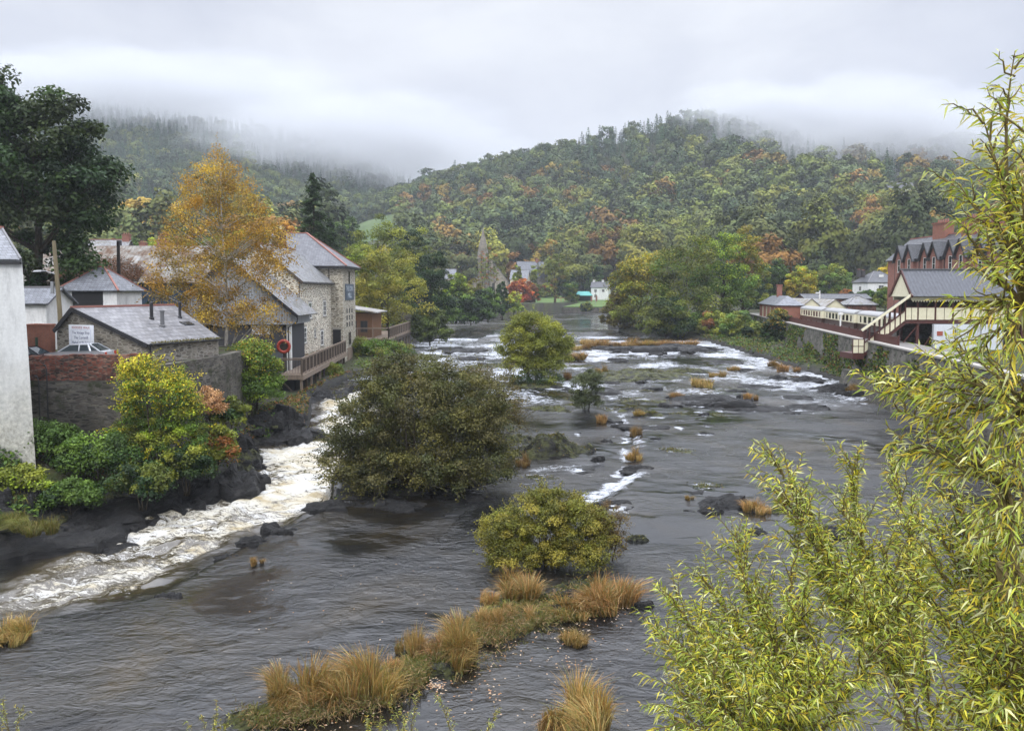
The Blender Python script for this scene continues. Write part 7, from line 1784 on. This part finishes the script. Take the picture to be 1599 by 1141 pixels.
for (px, py, w, h, k, lb) in [(425, 1108, 90, 66, 'b', 'first orange tussock at the lower left tip of the grassy bar'), (480, 1104, 80, 52, 'o', 'short orange tussock beside the tip of the grassy bar'), (535, 1085, 110, 92, 'b', 'tallest orange tussock on the grassy bar'), (585, 1082, 90, 70, 'o', 'orange tussock just right of the tallest one'),
                              (650, 1048, 84, 50, 'g', 'bright green tussock on the grassy bar'), (700, 1032, 96, 78, 'b', 'golden tussock behind the bright green one'), (640, 1020, 40, 60, 'o', 'thin straw tussock behind the green one'), (760, 985, 56, 40, 'o', 'small orange tussock midway along the grassy bar'), (815, 980, 60, 30, 'g', 'dark green tussock midway along the bar'), (870, 965, 70, 34, 'g', 'green tussock left of the right end of the bar'),
                              (820, 930, 84, 46, 'b', 'reddish tussock in front of the rounded bush'), (768, 945, 34, 36, 'o', 'small russet tussock left of the reddish one'), (925, 945, 100, 56, 'b', 'broad straw tussock at the right end of the bar'), (955, 930, 60, 50, 'o', 'straw tussock at the very right end of the bar'), (898, 1000, 50, 24, 'o', 'low russet tussock with leaves on a rock off the bar'),
                              (912, 1130, 110, 80, 'b', 'large tussock of brown and green stems at the picture foot'), (855, 1145, 50, 46, 'o', 'brown tussock at the picture foot left of the large one'), (12, 1000, 70, 40, 'o', 'orange tussock at the left edge of the picture'), (397, 882, 22, 18, 'o', 'lone small orange tussock beside the lip of the cascade')]:
    tuft(px, py, w, h, lb, GB, k)
GU = 'orange tussocks in the rapids'
for (px, py, w, h, lb) in [(893, 546, 34, 16, 'orange tussock right of the domed willow, upper one of a pair'), (898, 562, 40, 18, 'orange tussock right of the domed willow, lower one of a pair'), (915, 545, 20, 12, 'little orange tussock beside the pair by the domed willow'), (888, 592, 16, 18, 'orange tussock at the foot of the domed willow'),
                           (940, 582, 20, 16, 'orange tussock at the left tip of the long rock island'), (937, 660, 22, 18, 'orange tussock in the middle channel below the grey bush'), (988, 682, 18, 24, 'upper orange tussock on the weir line'), (993, 718, 26, 26, 'lower orange tussock on the weir line'), (995, 648, 18, 14, 'orange tussock at the head of the weir'), (1107, 604, 42, 18, 'wide orange tussock in the right rapids'), (1120, 588, 26, 12, 'orange tussock just upstream of the wide one'), (1168, 624, 22, 18, 'single orange tussock on a small dark rock'),
                           (1212, 572, 22, 14, 'orange tussock below the ivy bush, left one'), (1224, 580, 34, 18, 'orange tussock below the ivy bush, right one'), (1143, 578, 20, 10, 'tiny tussock in rapids below the chute'), (818, 728, 24, 26, 'olive tussock at the edge of the large mossy mound'), (650, 592, 46, 18, 'orange tussock behind the top of the great willow bush'), (1182, 800, 44, 24, 'orange tussock among the front willow tips'), (1225, 788, 40, 26, 'golden tussock behind the front willow tips'), (1060, 620, 24, 12, 'orange tussock on the left end of the broad slab'), (600, 572, 40, 12, 'yellow tussock on the ledge above the mill deck'), (735, 594, 24, 14, 'orange tussock right behind the willow bush top'), (1075, 782, 14, 14, 'tiny straw tussock on the broken black rock'), (1330, 612, 26, 18, 'dry tussock at the foot of the station wall')]:
    tuft(px, py, w, h, lb, GU)
for i, px in enumerate((925, 950, 972, 1000, 1022, 1046, 1068)):
    tuft(px, 538 + (i % 3), 40, 11 + (i % 2) * 3, 'orange tussock in the row of grass growing across the river upstream', 'row of tussocks across the river')
for i, (px, py) in enumerate(((8, 815), (30, 822), (52, 832), (15, 790))):
    tuft(px, py, 60, 50, 'long green grass tussock hanging over the rocks at the left edge', 'green tussocks at the left edge', 'g', z=-.4 + .3 * (i == 3))
for i in range(26):
    s_ = (i + rr_.random()) / 26; bx_, by_ = 400 + 540 * s_, 1118 - 182 * s_ + 22 * math.sin(s_ * 7)
    tuft(bx_ + rr_.uniform(-8, 8), by_ + rr_.uniform(-8, 10), rr_.uniform(40, 70), rr_.uniform(20, 38), 'low tussock filling the grassy bar between the larger tussocks', 'low tussocks of the bar', rr_.choice('oogg'))
# fallen leaves afloat
rs = np.random.default_rng(66); n = 420
px_ = 380 + 620 * rs.random(n); py_ = 880 + 260 * rs.random(n)
near = rs.random(n) < .7
pp = []
for i in range(n):
    if near[i]:
        s_ = rs.random(); bx, by = 400 + 560 * s_, 1120 - 190 * s_; g_ = G(bx + rs.normal() * 50 + 30, by + abs(rs.normal()) * 28, 0.07)
    else: g_ = G(px_[i], py_[i], 0.07)
    pp.append(g_)
for (cx_, cy_2, k_) in ((680, 1070, 60), (770, 1082, 20), (890, 1035, 16)):
    for i in range(k_): pp.append(G(cx_ + rs.normal() * 9, cy_2 + rs.normal() * 7, .08))
pp = np.array([tuple(v) for v in pp]); n = len(pp)
tag(link_mesh('fallen_leaves', leaves_mesh('fallen_leaves', pp, unit(rs.normal(size=(n, 3)) * .15 + [0, 0, 1]), rs.normal(size=(n, 3)), .085, .055, pick_cols(rs, [(.42, .28, .17), (.36, .18, .08), (.48, .37, .26)], n)), M_LEAF), 'pale fallen leaves floating round the grassy bar', 'leaves', None, 'stuff')

# low grass and moss over the bar, the island and the foot of the station wall
def ground_cover(name, label, pts, pal, ln, wd, seed, lift=.25, upn=1.0):
    rng = np.random.default_rng(seed); n = len(pts)
    p = pts + np.stack([rng.normal(size=n) * .02, rng.normal(size=n) * .02, rng.random(n) ** 1.6 * lift], -1)
    tag(link_mesh(name, leaves_mesh(name, p, unit(rng.normal(size=(n, 3)) * .7 + [0, 0, upn]), rng.normal(size=(n, 3)) + [0, 0, .4], ln * (.6 + .8 * rng.random(n)), wd, pick_cols(rng, pal, n) * (.6 + .8 * rng.random(n))[:, None]), M_LEAF), label, 'ground cover', None, 'stuff')
rs = np.random.default_rng(120)
bar = [(405, 1122), (470, 1112), (560, 1095), (640, 1065), (700, 1040), (760, 1000), (820, 970), (880, 945), (945, 925)]
pts = []
for i in range(24000):
    s_ = rs.random() * (len(bar) - 1); k = int(s_); f = s_ - k
    bx, by = bar[k][0] * (1 - f) + bar[k + 1][0] * f, bar[k][1] * (1 - f) + bar[k + 1][1] * f
    q = G(bx + rs.normal() * 22, by + rs.normal() * 11 - 2, .12)
    if fbm(np.array([q.x * 1.3]), np.array([q.y * 1.3]), 88)[0] > -.12: pts.append(tuple(q))
tops = []
for o in C.objects:
    if o.type == 'MESH' and o.data in ROCKS[1]:
        n_ = int(min(2600, 260 * o.scale[0] * o.scale[1])); k_ = len(o.data.vertices)
        for vi in rs.integers(0, 54 * 16, n_):
            v_ = o.data.vertices[int(vi)].co
            if v_.z > .12 and fbm(np.array([v_.x * 2 + o.location.x]), np.array([v_.y * 2]), 93)[0] > -.1:
                ca2, sa2 = math.cos(o.rotation_euler[2]), math.sin(o.rotation_euler[2]); jx, jy = v_.x * o.scale[0] + rs.normal() * .12, v_.y * o.scale[1] + rs.normal() * .12
                tops.append((o.location.x + jx * ca2 - jy * sa2, o.location.y + jx * sa2 + jy * ca2, o.location.z + v_.z * o.scale[2]))
ground_cover('rock_plants', 'moss and low plants growing on the flatter river rocks', np.array(tops), [(.06, .07, .016), (.09, .095, .02), (.13, .12, .03), (.15, .10, .03), (.045, .05, .014)], .15, .06, 125, .10, .6)
ground_cover('bar_grass', 'short green and brown grass covering the rocky bar', np.array(pts), [(.10, .11, .025), (.07, .08, .02), (.16, .11, .04), (.14, .13, .04), (.24, .15, .07), (.28, .19, .10)], .19, .022, 121, .24, .2)
n = 26000; xx = -16 + 22 * rs.random(n); yy = 42 + 34 * rs.random(n); ok = inside(xx, yy, ISLAND) & (fbm(xx / 1.5, yy / 1.5, 89) > .0)
xx, yy = xx[ok], yy[ok]; ground_cover('island_moss', 'moss and low plants on the rocky island', np.stack([xx, yy, land(xx, yy)], -1), GREEN_D + OLIVE + [(.13, .10, .03)], .16, .07, 122, .18)
n = 42000; yy = 70 + 135 * rs.random(n); wx = np.interp(yy, [w_[1] for w_ in WALL_LINE], [w_[0] for w_ in WALL_LINE]); xx = wx - 14 * rs.random(n)
d_, _ = seg_dist(xx, yy, RIVER, True); ok = ~inside(xx, yy, RIVER) & (d_ > .8) & (fbm(xx / 3, yy / 3, 90) > -.2)
xx, yy = xx[ok], yy[ok]; ground_cover('bank_plants', 'brambles and weeds along the foot of the station wall', np.stack([xx, yy, land(xx, yy)], -1), GREEN_M + OLIVE + RUST[2:] + GREEN_D, .34, .20, 123, .55)
n = 40000; yy = 86 + 120 * rs.random(n); xx = -48 + 60 * rs.random(n)
d_, _ = seg_dist(xx, yy, RIVER, True); ok = ~inside(xx, yy, RIVER) & (d_ > .9) & (d_ < 13) & (xx > np.where(yy < 122, -22.2, -60)) & (xx < 5) & (fbm(xx / 3, yy / 3, 92) > -.15)
xx, yy = xx[ok], yy[ok]; ground_cover('bank_plants', 'weeds and grass on the left bank beyond the mill', np.stack([xx, yy, land(xx, yy)], -1), GREEN_M + OLIVE + GREEN_Y[2:], .42, .24, 124, .8)

n = 22000; yy = 52 + 46 * rs.random(n); xx = -27 + 10 * rs.random(n); d_, _ = seg_dist(xx, yy, RIVER, True)
ok = ~inside(xx, yy, RIVER) & (d_ > .5) & (fbm(xx / 2, yy / 2, 94) > -.2) & (xx > -22.4)
xx, yy = xx[ok], yy[ok]; ground_cover('bank_plants', 'fallen orange leaves and moss on the bank below the mill deck', np.stack([xx, yy, land(xx, yy)], -1), OLIVE + RUST + [(.28, .13, .04), (.24, .15, .05)] + GREEN_D, .24, .15, 126, .25)

# broken water round the rocks standing in the current
fa_ = np.array(foam, dtype=np.float32)
for o in C.objects:
    if o.get('category') == 'rock' and o.location.y > 46 and 'bank' not in o.get('group', ''):
        wx_, wy_ = max(o.scale[0], .35), max(o.scale[1], .3)
        r0, r1 = np.searchsorted(WY[:, 0], (o.location.y - 8, o.location.y + 4))
        sx_, sy_ = (WX[r0:r1] - o.location.x) / (wx_ * 1.25), (WY[r0:r1] - o.location.y)
        sy_ = np.where(sy_ < 0, sy_ / (wy_ + 2.2), sy_ / (wy_ * 1.15 + .1))
        fa_[r0:r1] = np.maximum(fa_[r0:r1], .78 * np.exp(-(sx_ ** 2 + sy_ ** 2) * 1.1) * (.75 + .5 * fbm(WX[r0:r1] / .9, WY[r0:r1] / .9, 99)))
water.data.attributes['foam'].data.foreach_set('value', np.ascontiguousarray(fa_, dtype=np.float32).ravel())

pts = []
for i in range(16000):
    a_ = rs.random() * 118; q, d_ = along(a_); z_ = .6 + 5.6 * rs.random() ** 1.2
    if fbm(np.array([a_ / 4.5]), np.array([z_ / 2.6]), 131)[0] < .10 + .05 * z_ - .15: continue
    n_ = Vector((d_.y, -d_.x, 0)); k_ = -.72 * (1 - z_ / 6.25) - .12 * rs.random()
    pts.append((q.x + n_.x * k_, q.y + n_.y * k_, z_))
ground_cover('wall_ivy', 'ivy and ferns growing from the joints of the station river wall', np.array(pts), GREEN_M + GREEN_D + OLIVE + RUST[2:], .36, .24, 132, .05, .1)
# ------------------------------------------------------------------ willow beside the bridge
WIL = [(0.32, 0.37, 0.05), (0.40, 0.42, 0.06), (0.24, 0.31, 0.05), (0.45, 0.40, 0.045), (0.17, 0.23, 0.05), (0.48, 0.50, 0.27)]
WIL_Y = [(0.56, 0.44, 0.03), (0.50, 0.34, 0.03), (0.60, 0.50, 0.05)]
M_WLEAF = foliage('willow_leaf', .32, .38, .45)
def willow(name, label, foot, forks, targets, seed, ntw=26, leaf=.105, tw_len=.75, yel=.12, group=None, dens=54.0, up=.35, r_main=.024):
    """stems from the forks to the targets; side twigs carrying long alternate leaves"""
    rng = np.random.default_rng(seed)
    t = thing(name, label, 'willow', foot, 0, group)
    O_ = np.array(foot, float)
    mb = MB()
    fk = [np.array(f, float) - O_ for f in forks]
    for f in fk:
        mid = f * np.array([.35, .35, .55])
        mb.tube([(0, 0, -.5), tuple(mid * .5), tuple(mid), tuple((mid + f) / 2 + rng.normal(size=3) * .06), tuple(f)], [.055, .048, .042, .034, .026], 7)
    P_ = []; D_ = []; S_ = []; LN = []; CC = []
    def leafy(path, n_l, scale, ycol):
        path = np.array(path); k = len(path) - 1
        s = (np.arange(n_l) + .5) / n_l * k; i = np.minimum(s.astype(int), k - 1); fr = (s - i)[:, None]
        p = path[i] * (1 - fr) + path[i + 1] * fr; d = unit(path[i + 1] - path[i])
        ph = np.arange(n_l) * 2.4 + rng.random() * 6; ref = unit(np.cross(d, np.array([.3, .2, 1.0]))); r2 = np.cross(d, ref)
        side = ref * np.cos(ph)[:, None] + r2 * np.sin(ph)[:, None]
        ld = unit(d * (.75 + .3 * rng.random((n_l, 1))) + side * .75 + np.array([0, 0, -.34]) + rng.normal(size=(n_l, 3)) * .26)
        taper = 1 - .45 * np.abs((np.arange(n_l) / max(n_l - 1, 1)) - .45)
        P_.append(p); D_.append(ld); S_.append(unit(np.cross(ld, side + rng.normal(size=(n_l, 3)) * .5))); LN.append(leaf * scale * taper * (.5 + .85 * rng.random(n_l)))
        c = pick_cols(rng, WIL, n_l) * np.array([1.14, 1.10, .95]) * (.5 + .95 * rng.random((n_l, 1))) * (.8 + .4 * rng.random())
        yy_ = rng.random(n_l) < ycol
        CC.append(np.where(yy_[:, None], pick_cols(rng, WIL_Y, n_l), c))
    for tg in targets:
        tg = np.array(tg, float) - O_
        f = fk[int(np.argmin([np.linalg.norm(tg - q) for q in fk]))]
        ln = np.linalg.norm(tg - f)
        ctrl = f * .5 + tg * .5 + np.array([0, 0, .16 * ln]) * (1 if tg[2] < f[2] + ln * .6 else .2) + rng.normal(size=3) * .07 * ln
        ns = 10; path = [(1 - s) ** 2 * f + 2 * s * (1 - s) * ctrl + s * s * tg for s in np.linspace(0, 1, ns + 1)]
        mb.tube([tuple(p) for p in path], [r_main * (1 - .86 * i / ns) for i in range(ns + 1)], 5, False)
        leafy(path[-4:], int(dens * .3 * ln), 1.0, yel)
        m = max(4, int(ntw * ln / 3.0))
        for j in range(m):
            s = .22 + .76 * (j + rng.random()) / m
            k = min(int(s * ns), ns - 1); p0 = path[k] + (path[k + 1] - path[k]) * (s * ns - k); d0 = unit(path[k + 1] - path[k])
            dr = unit(d0 * .8 + unit(rng.normal(size=3)) * .75 + np.array([0, 0, up]))
            tl = tw_len * (.5 + .8 * rng.random()) * (1.15 - .55 * s)
            tp = [p0 + dr * tl * q + np.array([0, 0, -.10 * tl * q * q]) + rng.normal(size=3) * .012 for q in np.linspace(0, 1, 5)]
            mb.tube([tuple(p) for p in tp], [.0075 * (1 - .2 * i) + .0012 for i in range(5)], 4, False)
            leafy(tp, int(dens * tl), 1.0, yel * (2.6 if rng.random() < .2 else .6))
    mb.build('stems', M_TWIG, t, True)
    p = np.concatenate(P_); d = np.concatenate(D_); nr = np.concatenate(S_); ln = np.concatenate(LN)[:, None]; c = np.concatenate(CC)
    side = unit(np.cross(d, nr)); w = ln * .080
    n = len(p)
    V = np.stack([p, p + d * ln * .35 + side * w + nr * w * .5, p + d * ln * .38 + nr * w * -.1, p + d * ln * .35 - side * w + nr * w * .5, p + d * ln + np.array([0, 0, -.26]) * ln + nr * ln * .10 * rng.normal(size=(n, 1))], 1).reshape(-1, 3)
    k = np.arange(n) * 5
    Q = np.concatenate([np.stack([k, k + 1, k + 2, k + 2], -1), np.stack([k, k + 2, k + 3, k + 3], -1), np.stack([k + 1, k + 4, k + 2, k + 2], -1), np.stack([k + 2, k + 4, k + 3, k + 3], -1)])[:, :3]
    me = quad_mesh('leaves', V, Q, np.repeat(np.clip(c, 0, 1), 5, 0))
    link_mesh('leaves', me, M_WLEAF, t)
    return t
def W(px, py, Y): return tuple(P(px, py, Y))
# lower spreading willow
tg = [W(*q) for q in [(1020, 985, 8.2), (1050, 935, 8.0), (1095, 900, 8.4), (1150, 830, 8.2), (1195, 700, 8.4), (1215, 760, 8.0), (1060, 1075, 7.4), (1075, 1020, 7.6), (1130, 960, 7.8), (1160, 900, 7.6), (1240, 840, 8.0), (1260, 920, 7.0), (1330, 720, 8.6), (1310, 790, 8.2), (1290, 870, 7.6), (1100, 1110, 6.8), (1180, 1040, 6.6), (1200, 985, 7.2), (1230, 1110, 6.2), (1380, 860, 7.6), (1350, 960, 6.8), (1310, 1040, 6.2), (1400, 930, 7.0), (1420, 800, 8.0), (1150, 1130, 6.3), (1090, 960, 8.4), (1270, 990, 6.9), (1385, 720, 8.9), (1125, 1000, 7.2), (1170, 1090, 6.3), (1215, 1050, 6.6), (1060, 1010, 8.0), (1110, 1050, 7.0), (1045, 1120, 7.0), (1190, 940, 7.4), (1235, 890, 7.4), (1320, 910, 7.2), (1370, 1010, 6.4), (1280, 1080, 6.2)]]
willow('willow_tree', 'yellow green willow spreading over the water at the lower right, leaves long and thin', (3.2, 7.2, -.6), [W(1260, 1180, 7.0), W(1340, 1160, 7.4), W(1200, 1200, 6.8), W(1420, 1100, 7.4)], tg, 501, 58, .108, .64, .06)
tg = [W(*q) for q in [(1450, 860, 6.6), (1500, 800, 6.6), (1540, 880, 6.0), (1480, 960, 6.0), (1590, 820, 6.0), (1440, 1020, 5.8), (1520, 1010, 5.6), (1580, 960, 5.4), (1620, 900, 5.6), (1400, 1090, 5.8), (1480, 1100, 5.4), (1560, 1090, 5.2), (1640, 1040, 5.2), (1470, 760, 7.0), (1560, 760, 6.4), (1620, 740, 6.2), (1425, 900, 6.6), (1600, 1130, 5.0), (1460, 820, 6.6), (1510, 930, 5.8), (1540, 1050, 5.4)]]
willow('willow_tree', 'willow thicket in the lower right corner with the widest gaps of bright water', (4.8, 6.2, -.6), [W(1480, 1200, 5.8), W(1580, 1190, 5.6), W(1640, 1150, 5.8)], tg, 502, 50, .112, .60, .09)
# tall one at the right edge
tg = [W(*q) for q in [(1585, 80, 5.6), (1530, 170, 5.8), (1600, 150, 5.2), (1470, 275, 6.0), (1555, 250, 5.4), (1500, 350, 5.8), (1595, 300, 5.0), (1352, 592, 6.6), (1400, 600, 6.3), (1500, 545, 5.9), (1400, 640, 6.4), (1530, 470, 5.6), (1540, 430, 5.2), (1600, 420, 5.0), (1450, 630, 5.8), (1520, 560, 5.2), (1590, 540, 4.9), (1430, 700, 6.2), (1500, 680, 5.4), (1570, 660, 5.0), (1640, 600, 4.9), (1560, 350, 5.3), (1630, 250, 5.0), (1390, 690, 6.4), (1540, 740, 5.4), (1620, 720, 5.0), (1480, 590, 5.5), (1560, 600, 5.1), (1530, 500, 5.2), (1420, 610, 6.1), (1500, 740, 5.6), (1560, 800, 5.2), (1610, 780, 5.0), (1470, 720, 5.9), (1590, 860, 5.0), (1540, 700, 5.4), (1625, 680, 4.8), (1590, 960, 5.0), (1610, 1000, 4.8), (1585, 820, 5.2), (1550, 640, 5.3), (1580, 740, 5.0), (1510, 640, 5.5), (1460, 660, 5.8), (1600, 480, 5.0), (1560, 470, 5.2)]]
willow('willow_tree', 'tallest willow at the right edge reaching up against the sky', (4.6, 5.4, -.6), [W(1570, 760, 5.6), W(1610, 640, 5.4), W(1560, 880, 5.8), W(1600, 480, 5.3)], tg, 503, 27, .110, .44, .11, up=.25)
# sprigs at the foot of the picture
for i, (px, py, Y, H, W_, lb) in enumerate([(14, 1098, 15, 1.6, .5, 'slender green sapling tip at the lower left corner'), (310, 1108, 14, 1.4, .9, 'leafy sapling tips at the picture foot below the open pool'), (560, 1122, 13.5, 1.2, .9, 'olive sapling tips below the grassy bar'), (640, 1095, 14, 1.6, .8, 'sapling tips with reddish stems below the bar'), (720, 1088, 14, 1.7, .5, 'single upright sapling below the golden tussock')]):
    tip = P(px, py, Y); foot = (tip.x, Y + .2, -.4)
    rng = np.random.default_rng(600 + i)
    tgs = [(tip.x + rng.normal() * W_ * .5, Y + rng.normal() * .3, tip.z - abs(rng.normal()) * .35 * (j > 0)) for j in range(5 if W_ > .6 else 3)]
    willow('sapling', lb, foot, [(tip.x, Y + .1, tip.z - 1.6)], tgs, 610 + i, 24, .075, .34, .12, r_main=.016)
# ------------------------------------------------------------------ air: even haze through the valley, low cloud on the hills
def volume_box(name, x0, x1, y0, y1, z0, z1, m):
    mb = MB(); mb.box(x0, x1, y0, y1, z0, z1)
    return mb.build(name, m)
m, nt, out = new_mat('haze_air')
pv = N(nt, 'ShaderNodeVolumePrincipled', inp={'Density': 0.00018, 'Anisotropy': 0.0})
pv.inputs['Color'].default_value = (0.86, 0.92, 1.0, 1)
L(nt, pv.outputs[0], out.inputs['Volume'])
haze = tag(volume_box('haze', -1300, 1300, -60, 2300, -12, 330, m), None, None, None, 'stuff')

def cloud(label, px, py, Y, rx, ry, rz, dens, seed):
    m, nt, out = new_mat('low_cloud')
    o = objco(nt)
    ln = N(nt, 'ShaderNodeVectorMath', operation='LENGTH'); L(nt, o, ln.inputs[0])
    nz = noise(nt, mapping(nt, o, (1.6, 1.6, 1.3), (0, 0, 0), (seed, seed * 2, 0)), 1.9, 5, .6, .3)
    body = math_(nt, 'SUBTRACT', 1.12, ln.outputs['Value'])
    d = math_(nt, 'ADD', body, math_(nt, 'MULTIPLY_ADD', nz, 1.5, -.95))
    d = math_(nt, 'MULTIPLY', math_(nt, 'MULTIPLY', d, 1.6, clamp=True), dens)
    edge = math_(nt, 'MULTIPLY', math_(nt, 'SUBTRACT', 1.0, ln.outputs['Value']), 5.0, clamp=True)
    pv = N(nt, 'ShaderNodeVolumePrincipled'); pv.inputs['Color'].default_value = (.80, .82, .85, 1)
    L(nt, math_(nt, 'MULTIPLY', d, edge), pv.inputs['Density'])
    L(nt, pv.outputs[0], out.inputs['Volume'])
    mb = MB(); n1, n2 = 20, 12
    for i in range(n2 + 1):
        t_ = math.pi * i / n2
        for k in range(n1): mb.v.append((math.sin(t_) * math.cos(2 * math.pi * k / n1), math.sin(t_) * math.sin(2 * math.pi * k / n1), math.cos(t_)))
    for i in range(n2):
        for k in range(n1): mb.f.append((i * n1 + k, (i + 1) * n1 + k, (i + 1) * n1 + (k + 1) % n1, i * n1 + (k + 1) % n1)); mb.m.append(0)
    c = mb.build('low_cloud', m); c.location = P(px, py, Y); c.scale = (rx, ry, rz)
    tag(c, label, 'cloud', None, 'stuff')
cloud('bank of low cloud filling the gap between the two hills', 560, 228, 880, 230, 140, 66, .018, 1.3)
cloud('low cloud hanging over the right shoulder of the wooded hill', 1330, 222, 690, 165, 125, 60, .028, 2.7)
cloud('thin low cloud over the crest of the left hill', 200, 152, 955, 350, 150, 60, .018, 4.1)
cloud('wisp of cloud caught on the hill top right of the summit', 1160, 178, 715, 85, 80, 32, .022, 6.3)
